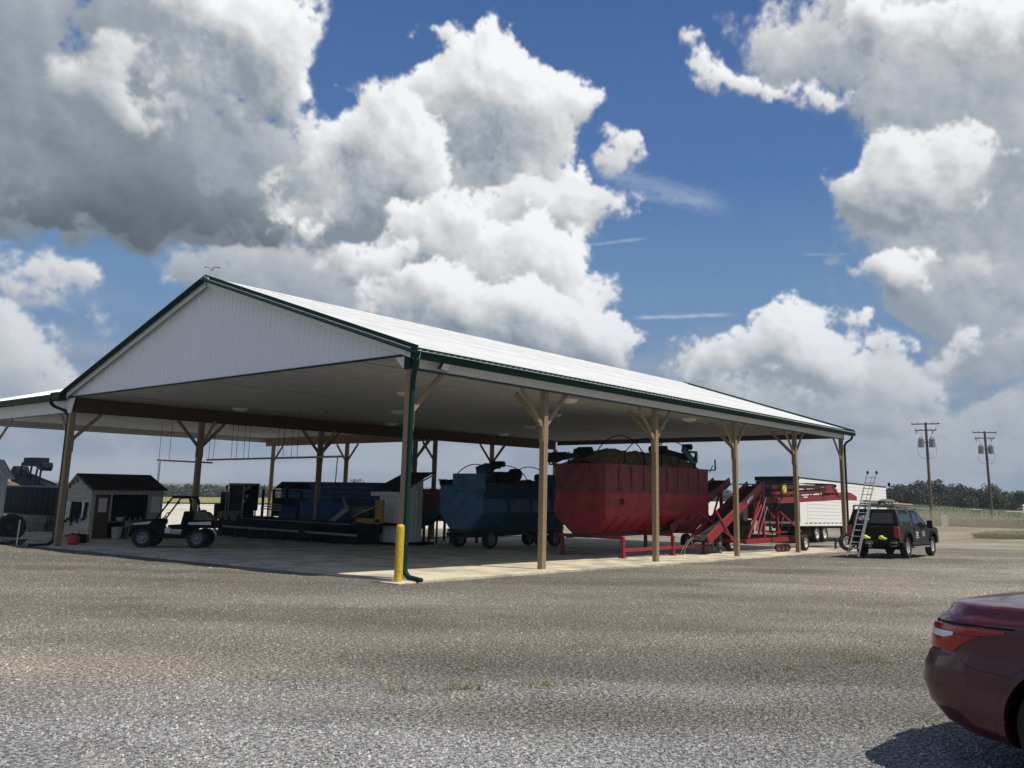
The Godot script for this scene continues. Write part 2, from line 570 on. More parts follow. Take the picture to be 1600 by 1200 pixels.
	for bank in banks:
		layer_start.append(puff_flat.size())
		layer_look.append(bank.slice(0, 4))
		for p in bank[4]:
			var a := sky_angle(p[0], p[1])
			var b := sky_angle(p[0] + 10.0, p[1])
			var c := sky_angle(p[0], p[1] - 10.0)
			var kx := absf(b.x - a.x) * 0.093
			var ky := absf(c.y - a.y) * 0.1
			puff_flat.append_array([a.x * 0.93, a.y, p[2] * kx * 1.15, p[3] * ky * 1.15, p[4]])
	layer_start.append(puff_flat.size())
	for la in banks.size():
		var bx := Rect2(puff_flat[layer_start[la]], puff_flat[layer_start[la] + 1], 0, 0)
		for i in range(layer_start[la], layer_start[la + 1], 5):
			bx = bx.merge(Rect2(puff_flat[i] - puff_flat[i + 2], puff_flat[i + 1] - puff_flat[i + 3], puff_flat[i + 2] * 2.0, puff_flat[i + 3] * 2.0))
		layer_box.append_array([bx.position.x, bx.end.x, bx.position.y, bx.end.y])
	n_layers = banks.size()
	trails = [[sky_angle(915, 258), sky_angle(1160, 330), 1.3, 0.30], [sky_angle(940, 300), sky_angle(1130, 318), 0.5, 0.18], [sky_angle(900, 385), sky_angle(1020, 371), 0.16, 0.5], [sky_angle(985, 497), sky_angle(1160, 491), 0.2, 0.75], [sky_angle(1250, 398), sky_angle(1340, 397), 0.12, 0.3]]
	sky_nx = int((AZ1 - AZ0) / 360.0 * SKW)
	sky_ny = int((EL1 - EL0) / 180.0 * SKH)
	sky_f.resize(sky_nx * sky_ny * n_layers)
	sky_rgb.resize(sky_nx * sky_ny * 3)
	var id := WorkerThreadPool.add_group_task(sky_pass_a, sky_ny)
	WorkerThreadPool.wait_for_group_task_completion(id)
	id = WorkerThreadPool.add_group_task(sky_pass_b, sky_ny)
	WorkerThreadPool.wait_for_group_task_completion(id)
	# the rest of the sphere: the same kind of broken cumulus, coarser
	var lw := 512
	var lh := 256
	var lo := PackedFloat32Array()
	lo.resize(lw * lh * 3)
	var nz := FastNoiseLite.new()
	nz.seed = 77; nz.frequency = 1.5; nz.fractal_octaves = 4
	for j in lh:
		var el := 90.0 - 180.0 * (j + 0.5) / lh
		for i in lw:
			var az := 360.0 * (i + 0.5) / lw
			var col := clear_sky(el)
			if el < 0.0:
				col = Vector3(0.17, 0.155, 0.13)
			else:
				var d := Vector3(sin(deg_to_rad(az)) * cos(deg_to_rad(el)), sin(deg_to_rad(el)), -cos(deg_to_rad(az)) * cos(deg_to_rad(el)))
				var f := nz.get_noise_3dv(Vector3(d.x, d.y * 1.6, d.z))
				var g := nz.get_noise_3dv(Vector3(d.x + 0.06, d.y * 1.6 + 0.12, d.z))
				var al := smoothstep(-0.02, 0.16, f) * smoothstep(0.0, 8.0, el)
				var v := clampf(0.62 + (f - g) * 1.5 - maxf(f, 0.0) * 0.7, 0.25, 0.95)
				col = col.lerp(Vector3(v * 0.95, v * 0.98, v * 1.02), al)
			var k := (j * lw + i) * 3
			lo[k] = col.x; lo[k + 1] = col.y; lo[k + 2] = col.z
	var img := Image.create_from_data(lw, lh, false, Image.FORMAT_RGBF, lo.to_byte_array())
	img.resize(SKW, SKH, Image.INTERPOLATE_BILINEAR)
	var hi := Image.create_from_data(sky_nx, sky_ny, false, Image.FORMAT_RGBF, sky_rgb.to_byte_array())
	hi.flip_y()
	var x0 := int(round((AZ0 + 360.0) / 360.0 * SKW))
	var y0 := int(round((90.0 - EL1) / 180.0 * SKH))
	# blend the edges of the fine window into the coarse sky
	var hb := hi.duplicate()
	hb.convert(Image.FORMAT_RGBAF)
	img.convert(Image.FORMAT_RGBAF)
	var part := sky_nx
	var first := mini(part, SKW - x0)
	for s in 2:
		var src := Rect2i(0, 0, first, sky_ny) if s == 0 else Rect2i(first, 0, part - first, sky_ny)
		var dst := Vector2i(x0, y0) if s == 0 else Vector2i(0, y0)
		if src.size.x > 0:
			img.blit_rect(hb, src, dst)
	sky_feather(img, hb, x0, y0)
	var m := PanoramaSkyMaterial.new()
	m.panorama = ImageTexture.create_from_image(img)
	var sky := Sky.new()
	sky.sky_material = m
	return sky

func sky_feather(img: Image, hb: Image, x0: int, y0: int) -> void:
	var fe := 24
	for j in fe:
		var t := float(j) / fe
		for i in sky_nx:
			var u := (x0 + i) % SKW
			var far := img.get_pixel(u, y0 - 1)
			img.set_pixel(u, y0 + j, far.lerp(hb.get_pixel(i, j), t))
	for e in 2:
		for i in fe:
			var t := float(i) / fe
			var c := i if e == 0 else sky_nx - 1 - i
			var u := (x0 + c) % SKW
			var o := (x0 - 1 if e == 0 else x0 + sky_nx + 1) % SKW
			for j in sky_ny:
				var far := img.get_pixel(o, y0 + j)
				img.set_pixel(u, y0 + j, far.lerp(img.get_pixel(u, y0 + j), t))

func build_materials() -> void:
	var grime := noise_tex("grime", 0.012, 5, 0.90, 1.0, FastNoiseLite.TYPE_SIMPLEX_SMOOTH, 512, Vector2(0.25, 0.7))
	var dust := noise_tex("dust", 0.03, 5, 0.76, 1.0, FastNoiseLite.TYPE_SIMPLEX_SMOOTH, 512, Vector2(0.25, 0.72))
	var worn := noise_tex("worn", 0.012, 6, 0.80, 1.0, FastNoiseLite.TYPE_SIMPLEX_SMOOTH, 512, Vector2(0.22, 0.6))
	var speck := noise_tex("speck", 0.25, 2, 0.7, 1.0, FastNoiseLite.TYPE_VALUE, 512, Vector2(0.2, 0.6))
	var dent := bump_tex("dent", 0.01, 3, FastNoiseLite.TYPE_SIMPLEX_SMOOTH, 5.0)
	var grain := noise_tex("grain", 0.05, 4, 0.55, 1.0, FastNoiseLite.TYPE_SIMPLEX_SMOOTH, 512, Vector2(0.25, 0.7))
	mat("siding", lin(0.73, 0.765, 0.79), 0.45)
	mat("roof", lin(0.775, 0.81, 0.825), 0.5, 0.0, grime, 0.14)
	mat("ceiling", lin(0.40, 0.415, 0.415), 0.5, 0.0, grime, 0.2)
	mat("green", lin(0.006, 0.032, 0.029), 0.55).metallic_specular = 0.2
	mat("green_dark", lin(0.008, 0.030, 0.027), 0.45)
	var lumber := mat("lumber", lin(0.40, 0.30, 0.185), 0.85, 0.0, grain, 1.0)
	lumber.uv1_scale = Vector3(9.0, 0.35, 9.0)
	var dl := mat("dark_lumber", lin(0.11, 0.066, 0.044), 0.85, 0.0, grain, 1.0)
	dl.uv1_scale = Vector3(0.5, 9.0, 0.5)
	var con := mat("concrete", lin(0.56, 0.52, 0.415), 0.9, 0.0, dust, 0.05)
	con.uv1_world_triplanar = true
	var cw := mat("concrete_worn", lin(0.52, 0.485, 0.39), 0.9, 0.0, worn, 0.07)
	cw.uv1_world_triplanar = true
	mat("lens", lin(0.72, 0.73, 0.72), 0.35)
	mat("yellow", lin(0.70, 0.50, 0.035), 0.45, 0.0, dust, 0.9)
	mat("tan_siding", lin(0.52, 0.49, 0.42), 0.7, 0.0, grime, 0.5)
	mat("shingle", lin(0.014, 0.017, 0.020), 0.9, 0.0, speck, 1.5)
	mat("brown_door", lin(0.14, 0.075, 0.042), 0.6, 0.0, grain, 0.8)
	mat("white_paint", lin(0.70, 0.71, 0.71), 0.5, 0.0, grime, 0.6)
	mat("grey_siding", lin(0.74, 0.76, 0.76), 0.55)
	mat("black_plastic", lin(0.010, 0.010, 0.011), 0.65).metallic_specular = 0.2
	mat("rubber", lin(0.018, 0.018, 0.018), 0.85, 0.0, dust, 2.0)
	mat("dark_steel", lin(0.035, 0.037, 0.040), 0.55, 0.4, worn, 0.8)
	mat("steel", lin(0.34, 0.35, 0.36), 0.4, 0.85, dust, 1.2)
	mat("alu", lin(0.74, 0.75, 0.76), 0.38, 0.75, dust, 1.5)
	mat("chrome", lin(0.86, 0.87, 0.88), 0.14, 1.0)
	mat("red_paint", lin(0.29, 0.009, 0.013), 0.5, 0.0, worn, 0.25, dent, 0.25)
	mat("red_dull", lin(0.17, 0.030, 0.032), 0.65, 0.0, worn, 0.25, dent, 0.3)
	mat("red_frame", lin(0.25, 0.018, 0.028), 0.45, 0.0, worn, 1.2)
	mat("blue_paint", lin(0.028, 0.148, 0.262), 0.5, 0.0, worn, 0.2, dent, 0.2)
	mat("navy_paint", lin(0.013, 0.062, 0.150), 0.55).metallic_specular = 0.25
	mat("teal_paint", lin(0.012, 0.090, 0.080), 0.5, 0.0, worn, 1.0)
	mat("dark_green_paint", lin(0.008, 0.024, 0.026), 0.6).metallic_specular = 0.15
	mat("machine_yellow", lin(0.42, 0.25, 0.03), 0.55, 0.0, worn, 1.0)
	mat("potato", lin(0.17, 0.125, 0.065), 0.95, 0.0, dust, 3.0)
	mat("canvas", lin(0.36, 0.31, 0.21), 0.85, 0.0, dust, 1.2)
	mat("white_rim", lin(0.66, 0.65, 0.62), 0.5, 0.1, dust, 2.0)
	mat("hub_red", lin(0.30, 0.06, 0.05), 0.6, 0.0, worn, 2.0)
	mat("bark", lin(0.085, 0.066, 0.05), 0.95, 0.0, grain, 0.8)
	mat("pole_wood", lin(0.17, 0.135, 0.10), 0.92, 0.0, grain, 0.5)
	mat("grey_metal", lin(0.28, 0.30, 0.32), 0.5, 0.3, dust, 1.0)
	mat("red_plastic", lin(0.42, 0.025, 0.03), 0.45)
	mat("hi_vis", lin(0.62, 0.80, 0.03), 0.7)
	mat("lime", lin(0.52, 0.56, 0.10), 0.5)
	mat("gull", lin(0.42, 0.33, 0.20), 0.8)
	mat("red_dark", lin(0.10, 0.004, 0.006), 0.2)
	var cs := mat("crop_soil", lin(0.062, 0.085, 0.036), 0.95, 0.0, dust, 0.12)
	cs.uv1_world_triplanar = true
	var dc := mat("dry_crop", lin(0.26, 0.25, 0.085), 0.95, 0.0, dust, 0.03)
	dc.uv1_world_triplanar = true
	mat("hose", lin(0.09, 0.09, 0.085), 0.7)
	mat("trailer_white", lin(0.76, 0.77, 0.77), 0.45, 0.0)
	mat("trailer_black", lin(0.020, 0.022, 0.026), 0.55, 0.0, dust, 0.6)
	mat("container", lin(0.007, 0.015, 0.020), 0.7).metallic_specular = 0.12
	mat("block", lin(0.16, 0.145, 0.125), 0.9, 0.0, worn, 0.5)
	var tp := mat("truck_paint", lin(0.006, 0.008, 0.008), 0.35, 0.0)
	tp.metallic_specular = 0.14
	mat("utv_paint", lin(0.005, 0.006, 0.009), 0.55).metallic_specular = 0.2
	tp.clearcoat_enabled = true; tp.clearcoat = 0.22; tp.clearcoat_roughness = 0.06
	var cp := mat("car_paint", lin(0.050, 0.0045, 0.010), 0.38, 0.2)
	cp.clearcoat_enabled = true; cp.clearcoat = 0.6; cp.clearcoat_roughness = 0.04
	var gl := mat("dark_glass", lin(0.010, 0.012, 0.014), 0.06)
	gl.metallic_specular = 0.6
	var rl := mat("red_lens", lin(0.30, 0.003, 0.007), 0.15)
	rl.clearcoat_enabled = true; rl.clearcoat = 0.35; rl.clearcoat_roughness = 0.03
	var cl := mat("clear_lens", lin(0.74, 0.76, 0.78), 0.12)
	cl.clearcoat_enabled = true; cl.clearcoat = 1.0
	var leaf := mat("leaf", lin(0.050, 0.078, 0.026), 0.7)
	leaf.vertex_color_use_as_albedo = true
	leaf.albedo_color = Color(1, 1, 1)
	leaf.backlight_enabled = true
	leaf.backlight = Color(0.10, 0.14, 0.04)

# ------------------------------------------------------------------ ground
func axis_steps(lo: float, hi: float, step: float, far: float) -> PackedFloat32Array:
	var out := []
	var x := lo
	while x < hi + 0.001:
		out.append(x); x += step
	var s := step
	x = lo
	while x > -far:
		s *= 1.22
		x -= s
		out.push_front(x)
	s = step
	x = out[-1]
	while x < far:
		s *= 1.22
		x += s
		out.append(x)
	return PackedFloat32Array(out)

var n_tone := FastNoiseLite.new()
var n_rut := FastNoiseLite.new()
var n_bump := FastNoiseLite.new()

func yard_tone(x: float, z: float) -> Color:
	# patches of stone dust, brown fines and blue-grey fresh stone; they lie in bands along the wheel tracks, which run past the barn front
	var u := 0.62 * x + 0.78 * z            # towards the viewer
	var w := 0.78 * x - 0.62 * z
	var a := n_tone.get_noise_2d(w * 0.35, u) * 0.5 + 0.5
	var b := n_rut.get_noise_2d(w * 0.16, u * 1.3) * 0.5 + 0.5
	var e := n_tone.get_noise_2d(w * 2.1 + 90.0, u * 3.0) * 0.5 + 0.5
	var blue := Color(0.204, 0.214, 0.228)
	var tan_ := Color(0.200, 0.193, 0.170)
	var dark := Color(0.108, 0.104, 0.094)
	var dust := Color(0.285, 0.268, 0.222)
	var near := smoothstep(11.2, 14.0, u + (a - 0.5) * 4.0 + (b - 0.5) * 2.5)
	var c := tan_.lerp(dark, smoothstep(0.3, 0.75, b) * 0.6)
	c = c.lerp(dust, smoothstep(0.50, 0.75, a) * 0.75)
	var packed := smoothstep(8.2, 10.6, u + (a - 0.5) * 4.0) * (1.0 - near)
	c = c.lerp(Color(0.118, 0.117, 0.112), 0.85 * packed * smoothstep(-1.0, 2.2, w + (b - 0.5) * 4.0))
	c = c.lerp(dust, 0.55 * packed * smoothstep(1.2, -2.0, w))
	c = c.lerp(blue, near)
	c = c.lerp(blue.lightened(0.14), near * smoothstep(0.5, 0.8, b) * 0.5)
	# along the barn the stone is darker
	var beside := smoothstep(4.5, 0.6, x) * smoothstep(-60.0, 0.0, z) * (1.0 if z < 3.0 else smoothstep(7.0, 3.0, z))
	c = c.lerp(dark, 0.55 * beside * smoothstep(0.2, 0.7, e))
	# the dusty lane that runs off to the back right, and the bright stone behind the barn
	var lane := smoothstep(-24.0, -44.0, z) * smoothstep(-75.0, -30.0, x)
	lane = maxf(lane, smoothstep(4.0, 11.0, x) * smoothstep(2.0, -14.0, z) * 0.8)
	c = c.lerp(Color(0.36, 0.335, 0.28), 0.92 * lane * smoothstep(0.15, 0.62, a + (b - 0.5) * 0.5))
	if x < -36.0: c = c.lerp(Color(0.66, 0.64, 0.60), 0.9)
	return c * (0.80 + 0.40 * e)

func build_ground() -> void:
	n_tone.seed = 3; n_tone.frequency = 0.16; n_tone.fractal_octaves = 4
	n_rut.seed = 9; n_rut.frequency = 0.30; n_rut.fractal_octaves = 3
	n_bump.seed = 14; n_bump.frequency = 0.35; n_bump.fractal_octaves = 3
	var xs := axis_steps(-24.0, 20.0, 0.4, 1500.0)
	var zs := axis_steps(-34.0, 13.0, 0.4, 1500.0)
	var nx := xs.size()
	var v := PackedVector3Array()
	var c := PackedColorArray()
	var ix := PackedInt32Array()
	for z in zs:
		for x in xs:
			var y := gy(x, z)
			var on := 1.0 if x > 1.2 or z > 0.7 else 0.0
			if absf(x) < 80.0 and absf(z) < 80.0:
				y += on * (n_bump.get_noise_2d(x, z) * 0.035 - 0.012) - (1.0 - on) * 0.03
			v.push_back(Vector3(x, y, z))
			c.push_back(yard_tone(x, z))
	for j in zs.size() - 1:
		for i in nx - 1:
			var k := j * nx + i
			ix.append_array([k, k + 1, k + nx, k + 1, k + nx + 1, k + nx])
	var st := SurfaceTool.new()
	var arr := []
	arr.resize(Mesh.ARRAY_MAX)
	arr[Mesh.ARRAY_VERTEX] = v
	arr[Mesh.ARRAY_COLOR] = c
	arr[Mesh.ARRAY_INDEX] = ix
	var am := ArrayMesh.new()
	am.add_surface_from_arrays(Mesh.PRIMITIVE_TRIANGLES, arr)
	st.create_from(am, 0)
	st.generate_normals()
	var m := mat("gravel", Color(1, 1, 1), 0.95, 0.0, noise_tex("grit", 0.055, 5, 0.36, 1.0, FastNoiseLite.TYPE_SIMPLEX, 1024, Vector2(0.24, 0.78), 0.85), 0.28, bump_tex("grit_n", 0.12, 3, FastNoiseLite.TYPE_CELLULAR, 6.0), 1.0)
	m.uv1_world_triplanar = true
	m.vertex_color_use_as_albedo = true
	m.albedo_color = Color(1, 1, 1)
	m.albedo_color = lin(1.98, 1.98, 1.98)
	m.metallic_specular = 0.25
	var o := put_mesh(self, "ground", st.commit(), m)
	o.set_meta("kind", "structure")
	tag(o, "grey and tan gravel yard with wheel tracks", "")
	build_gravel()

func stone_mesh(sd: int) -> ArrayMesh:
	var g := RandomNumberGenerator.new()
	g.seed = sd
	var p := []
	for d in [Vector3(1, 0, 0), Vector3(0, 0, -1), Vector3(-1, 0, 0), Vector3(0, 0, 1)]:
		p.append(d * (0.8 + g.randf() * 0.5) + Vector3(0, (g.randf() - 0.5) * 0.5, 0))
	var top := Vector3((g.randf() - 0.5) * 0.7, 0.65 + g.randf() * 0.3, (g.randf() - 0.5) * 0.7)
	var t2 := top + Vector3(0.4 + g.randf() * 0.3, -0.12, (g.randf() - 0.5) * 0.5)
	var mb := MB.new()
	mb.tri(p[0], p[1], t2); mb.tri(p[1], top, t2); mb.tri(p[1], p[2], top); mb.tri(p[2], p[3], top); mb.tri(p[3], t2, top); mb.tri(p[3], p[0], t2)
	return mb.mesh()

func build_gravel() -> void:
	var m := mat("stone", Color(1, 1, 1), 0.85, 0.0)
	m.vertex_color_use_as_albedo = true
	m.metallic_specular = 0.35
	var f := Vector2(-sin(YAW), -cos(YAW))
	var r := Vector2(cos(YAW), -sin(YAW))
	var g := RandomNumberGenerator.new()
	g.seed = 11
	for kind in 3:
		var buf := PackedFloat32Array()
		var cnt := 0
		for i in 88000:
			var d := 4.6 + 36.0 * pow(g.randf(), 1.65)
			var s := (g.randf() * 1.5 - 0.75) * d
			var x := CAM.x + f.x * d + r.x * s
			var z := CAM.z + f.y * d + r.y * s
			if x < 0.8 and z < 0.6:
				if x < 0.25 and z < 0.0 or g.randf() > 0.12: continue
			var tone := yard_tone(x, z)
			var patch := n_rut.get_noise_2d(x * 1.5, z * 1.5)
			if patch < -0.15 and g.randf() < 0.6: continue
			var sz := (0.0040 + 0.0072 * pow(g.randf(), 2.2)) * (1.0 + 0.03 * d)
			var a := g.randf() * TAU
			var h := sz * (0.7 + g.randf() * 0.5)
			var k := 0.68 + 1.35 * pow(g.randf(), 1.45)
			if g.randf() < 0.04: k *= 1.4
			var y := gy(x, z) + n_bump.get_noise_2d(x, z) * 0.035 - 0.012 + h * 0.08
			if x < 0.76 and z < 0.3: y = gy(x, z) + 0.021
			var wide := sz * (0.7 + g.randf() * 0.7)
			buf.append_array([cos(a) * sz, 0.0, sin(a) * wide, x, 0.0, h, 0.0, y, -sin(a) * sz, 0.0, cos(a) * wide, z])
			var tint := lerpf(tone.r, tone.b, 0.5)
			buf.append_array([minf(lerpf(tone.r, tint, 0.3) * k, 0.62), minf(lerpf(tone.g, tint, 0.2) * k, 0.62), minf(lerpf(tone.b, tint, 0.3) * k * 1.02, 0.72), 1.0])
			cnt += 1
		var mm := MultiMesh.new()
		mm.transform_format = MultiMesh.TRANSFORM_3D
		mm.use_colors = true
		mm.mesh = stone_mesh(kind + 1)
		mm.instance_count = cnt
		mm.buffer = buf
		var o := MultiMeshInstance3D.new()
		o.name = numbered("gravel")
		o.multimesh = mm
		o.material_override = m
		add_child(o)
		tag(o, "loose crushed stone scattered over the yard", "", "", "stuff")

# ------------------------------------------------------------------ the pole barn and its lower wing
func wood_post(parent: Node3D, x: float, z: float, top: float, s := 0.175, dirs := [], brace_top := 4.9) -> void:
	var y0 := gy(x, z) + 0.02
	var mb := MB.new()
	# three planks laminated side by side, with hairline gaps
	for i in 3:
		var w := s / 3.0
		mb.box(Vector3(x, (y0 + top) * 0.5, z + (i - 1) * w), Vector3(s - (0.004 if i == 1 else 0.0), top - y0, w - 0.0025), Basis(), 0.006)
	put(parent, "post", mb, M.lumber)
	for d in dirs:
		var v: Vector3 = d
		var run := v.length()
		var u := v / run
		var foot := Vector3(x, brace_top - 0.98 - maxf(0.0, run - 1.0) * 0.35, z) + u * (s * 0.5)
		var head := Vector3(x, brace_top, z) + v
		var b := MB.new()
		b.bar(foot, head, 0.13, 0.05, u.cross(Vector3.UP), 0.005)
		put(parent, "knee_brace", b, M.lumber)
		var k := MB.new()
		k.box(Vector3(x, foot.y - 0.24, z) + u * (s * 0.5 + 0.021), Vector3(0.13, 0.46, 0.13) - Vector3(absf(u.x), 0, absf(u.z)) * 0.092, Basis(), 0.004)
		put(parent, "brace_block", k, M.lumber)

func panel(parent: Node3D, called: String, p: Vector3, u: Vector3, l: float, dir: Vector3, w: float, nrm: Vector3, rib: float, m: Material, l2 := -1.0, pitch := 0.229) -> void:
	var mb := MB.new()
	mb.ribbed(p, u, l, dir, w - 0.004, nrm, pitch, rib, 0.01, l2)
	put(parent, called, mb, m)

func build_barn() -> void:
	var barn := thing("pole_barn", "open pole barn with white ribbed metal gable and roof, green trim and timber posts", "barn")
	var zb := -29.46
	# slab: separate concrete bays with open joints, poured on the slope of the yard
	var xs := [0.75, -4.0, -9.2, -14.3, -18.9, -24.0, -29.3, -34.4]
	var zs := [0.28, -5.16, -11.24, -17.31, -19.2, -23.39, -29.9]
	for i in xs.size() - 1:
		for j in zs.size() - 1:
			if i >= 4 and j >= 4: continue
			var mb := MB.new()
			var x0: float = xs[i] - 0.004
			var x1: float = xs[i + 1] + 0.004
			var z0: float = zs[j] - 0.004
			var z1: float = zs[j + 1] + 0.004
			var dy := 0.02 + 0.004 * sin(i * 3.1 + j * 1.7)
			mb.hexa([Vector3(x1, gy(x1, z0) - 0.2, z0), Vector3(x0, gy(x0, z0) - 0.2, z0), Vector3(x0, gy(x0, z1) - 0.2, z1), Vector3(x1, gy(x1, z1) - 0.2, z1),
				Vector3(x1, gy(x1, z0) + dy, z0), Vector3(x0, gy(x0, z0) + dy, z0), Vector3(x0, gy(x0, z1) + dy, z1), Vector3(x1, gy(x1, z1) + dy, z1)])
			var o := struct_("slab", mb, M.concrete if (i + j) % 3 else M.concrete_worn)
	# posts and knee braces
	for i in 6:
		var z: float = POSTZ[i]
		var d := []
		if i > 0: d.append(Vector3(0, 0, 1.05))
		if i < 5: d.append(Vector3(0, 0, -1.05))
		if i > 0 and i < 5: d.append(Vector3(-1.1, 0, 0.0))
		wood_post(barn, 0.0, z, 4.93, 0.175, d, 4.88)
		var e := []
		if i > 0: e.append(Vector3(0, 0, 1.05))
		if i < 5: e.append(Vector3(0, 0, -1.05))
		if i > 0 and i < 5: e.append(Vector3(1.05, 0, 0))
		wood_post(barn, -W, z, 4.66, 0.2, e, 4.66)
	# side headers
	var hb := MB.new()
	for k in 2:
		hb.box(Vector3(-0.03 - k * 0.06, 5.06, zb * 0.5), Vector3(0.045, 0.28, -zb - 0.1))
	put(barn, "header_beam", hb, M.lumber)
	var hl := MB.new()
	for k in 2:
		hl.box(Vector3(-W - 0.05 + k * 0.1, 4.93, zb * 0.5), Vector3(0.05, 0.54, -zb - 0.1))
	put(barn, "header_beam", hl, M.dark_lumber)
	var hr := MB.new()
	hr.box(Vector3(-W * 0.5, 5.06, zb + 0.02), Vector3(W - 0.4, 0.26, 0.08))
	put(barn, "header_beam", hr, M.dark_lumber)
	# ceiling sheets, ribs across the span, with two battens along the seams
	var zz := 0.06
	while zz > zb:
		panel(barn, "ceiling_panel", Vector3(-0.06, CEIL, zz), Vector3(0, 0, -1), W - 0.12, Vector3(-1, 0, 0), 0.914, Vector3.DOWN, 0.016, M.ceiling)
		zz -= 0.914
	for x in [-1.9, -9.21, -16.4]:
		var mb := MB.new()
		mb.box(Vector3(x, CEIL - 0.022, zb * 0.5), Vector3(0.07, 0.012, -zb))
		put(barn, "seam_batten", mb, M.ceiling)
	# gable walls, front and back
	var slope := (RIDGE - 5.22) / (W * 0.5 + 0.58)
	var under := func(x: float) -> float: return RIDGE - 0.10 - absf(x + W * 0.5) * slope
	for side in 2:
		var z: float = 0.12 if side == 0 else zb - 0.12
		var nz := Vector3(0, 0, 1 if side == 0 else -1)
		var n := 20
		var w := (W + 0.2) / n
		for i in n:
			var x0 := 0.1 - i * w
			var x1 := x0 - w
			var xm := -W * 0.5
			if x0 > xm and x1 < xm - 0.01: pass
			panel(barn, "gable_panel", Vector3(x0, CEIL + 0.02, z), Vector3(-1, 0, 0), under.call(x0) - CEIL - 0.02, Vector3.UP, w, nz, 0.009, M.siding, under.call(x1) - CEIL - 0.02)
		var tb := MB.new()
		tb.box(Vector3(-W * 0.5, CEIL - 0.012, z + nz.z * 0.012), Vector3(W + 0.2, 0.05, 0.05), Basis(), 0.006)
		put(barn, "gable_base_trim", tb, M.green)
	# roof sheets
	var ridge := Vector3(-W * 0.5, RIDGE, 0)
	var er := Vector3(0.60, 5.24, 0)
	var el := Vector3(-W - 0.60, 5.24, 0)
	for side in 2:
		var e: Vector3 = er if side == 0 else el
		var dn := (e - ridge)
		var ln := dn.length()
		dn = dn / ln
		var nrm := Vector3(-dn.y, dn.x, 0) if side == 0 else Vector3(dn.y, -dn.x, 0)
		if nrm.y < 0: nrm = -nrm
		var z := 0.40
		while z > zb - 0.4:
			var w := minf(0.914, z - (zb - 0.4))
			if w < 0.1: break
			panel(barn, "roof_panel", ridge + Vector3(0, 0, z) + dn * 0.05, Vector3(0, 0, -1), ln, dn, w, nrm, 0.022, M.roof)
			z -= 0.914
		# rake trim over both gable ends
		for zt in [0.415, zb - 0.415]:
			var rk := MB.new()
			var a := ridge + Vector3(0, 0.02, zt)
			var b := Vector3(e.x, e.y + 0.02, zt)
			rk.bar(a + Vector3(0, -0.09, 0), b + Vector3(0, -0.09, 0) + dn * 0.02, 0.20, 0.045, Vector3(0, 0, 1).cross(dn), 0.006)
			rk.bar(a + Vector3(0, 0.022, -signf(zt) * 0.06), b + Vector3(0, 0.022, -signf(zt) * 0.06), 0.012, 0.14, Vector3(0, 0, 1).cross(dn), 0.0)
			put(barn, "rake_trim", rk, M.green)
			var so := MB.new()
			var zi := 0.13 if zt > 0.0 else zb - 0.13
			so.bar(Vector3(ridge.x, RIDGE - 0.11, (zt + zi) * 0.5), Vector3(e.x, e.y - 0.11, (zt + zi) * 0.5), 0.012, absf(zt - zi) - 0.03, Vector3(0, 0, 1).cross(dn), 0.0)
			put(barn, "rake_soffit", so, M.siding)
	# ridge cap riding on the ribs
	var rc := MB.new()
	for s in [-1.0, 1.0]:
		var d := Vector3(s, -slope, 0).normalized()
		rc.bar(ridge + Vector3(0, 0.036, 0), ridge + Vector3(0, 0.036, 0) + d * 0.26, 0.8 - zb, 0.006, d.cross(Vector3(0, 0, 1)).cross(d), 0.0)
	var rcm := MB.new()
	for s in [-1.0, 1.0]:
		var d := Vector3(s * 0.26, -slope * 0.26, 0)
		var top := ridge + Vector3(0, 0.05, 0)
		var z0 := 0.42
		var z1 := zb - 0.42
		var q := [top + Vector3(0, 0, z0), top + Vector3(0, 0, z1), top + d + Vector3(0, 0, z1), top + d + Vector3(0, 0, z0)]
		if s > 0: rcm.quad(q[0], q[3], q[2], q[1])
		else: rcm.quad(q[0], q[1], q[2], q[3])
		var lo := Vector3(0, -0.01, 0)
		if s > 0: rcm.quad(q[0] + lo, q[1] + lo, q[2] + lo, q[3] + lo)
		else: rcm.quad(q[0] + lo, q[3] + lo, q[2] + lo, q[1] + lo)
		rcm.box(top + d + Vector3(0, -0.012, (z0 + z1) * 0.5), Vector3(0.012, 0.03, z0 - z1))
	put(barn, "ridge_cap", rcm, M.roof)
	# eaves: band, soffit, fascia, gutter
	for side in 2:
		var sx := 1.0 if side == 0 else -1.0
		var ox := 0.0 if side == 0 else -W
		var z := 0.10
		var z_stop := zb - 0.1
		if side == 1: z = WZ - 0.3
		while z > z_stop + 0.05:
			var w := minf(0.914, z - z_stop)
			panel(barn, "band_panel", Vector3(ox + sx * 0.12, BAND, z), Vector3(0, 0, -1), CEIL - 0.03 - BAND, Vector3.UP, w, Vector3(sx, 0, 0), 0.016, M.siding)
			z -= 0.914
		var zt := 0.12 if side == 0 else WZ - 0.3
		var tr := MB.new()
		tr.box(Vector3(ox + sx * 0.115, BAND - 0.012, (zt + z_stop) * 0.5), Vector3(0.05, 0.05, zt - z_stop), Basis(), 0.006)
		put(barn, "band_trim", tr, M.green_dark)
		var sf := MB.new()
		sf.box(Vector3(ox + sx * 0.33, CEIL - 0.035, (zt + z_stop) * 0.5), Vector3(0.40, 0.012, zt - z_stop + 0.5))
		put(barn, "soffit", sf, M.siding)
		var za := 0.44 if side == 0 else (WZ - 0.4)
		gutter(barn, Vector3(ox + sx * 0.53, 5.13, za), Vector3(ox + sx * 0.53, 5.13, zb - 0.42), Vector3(sx, 0, 0))
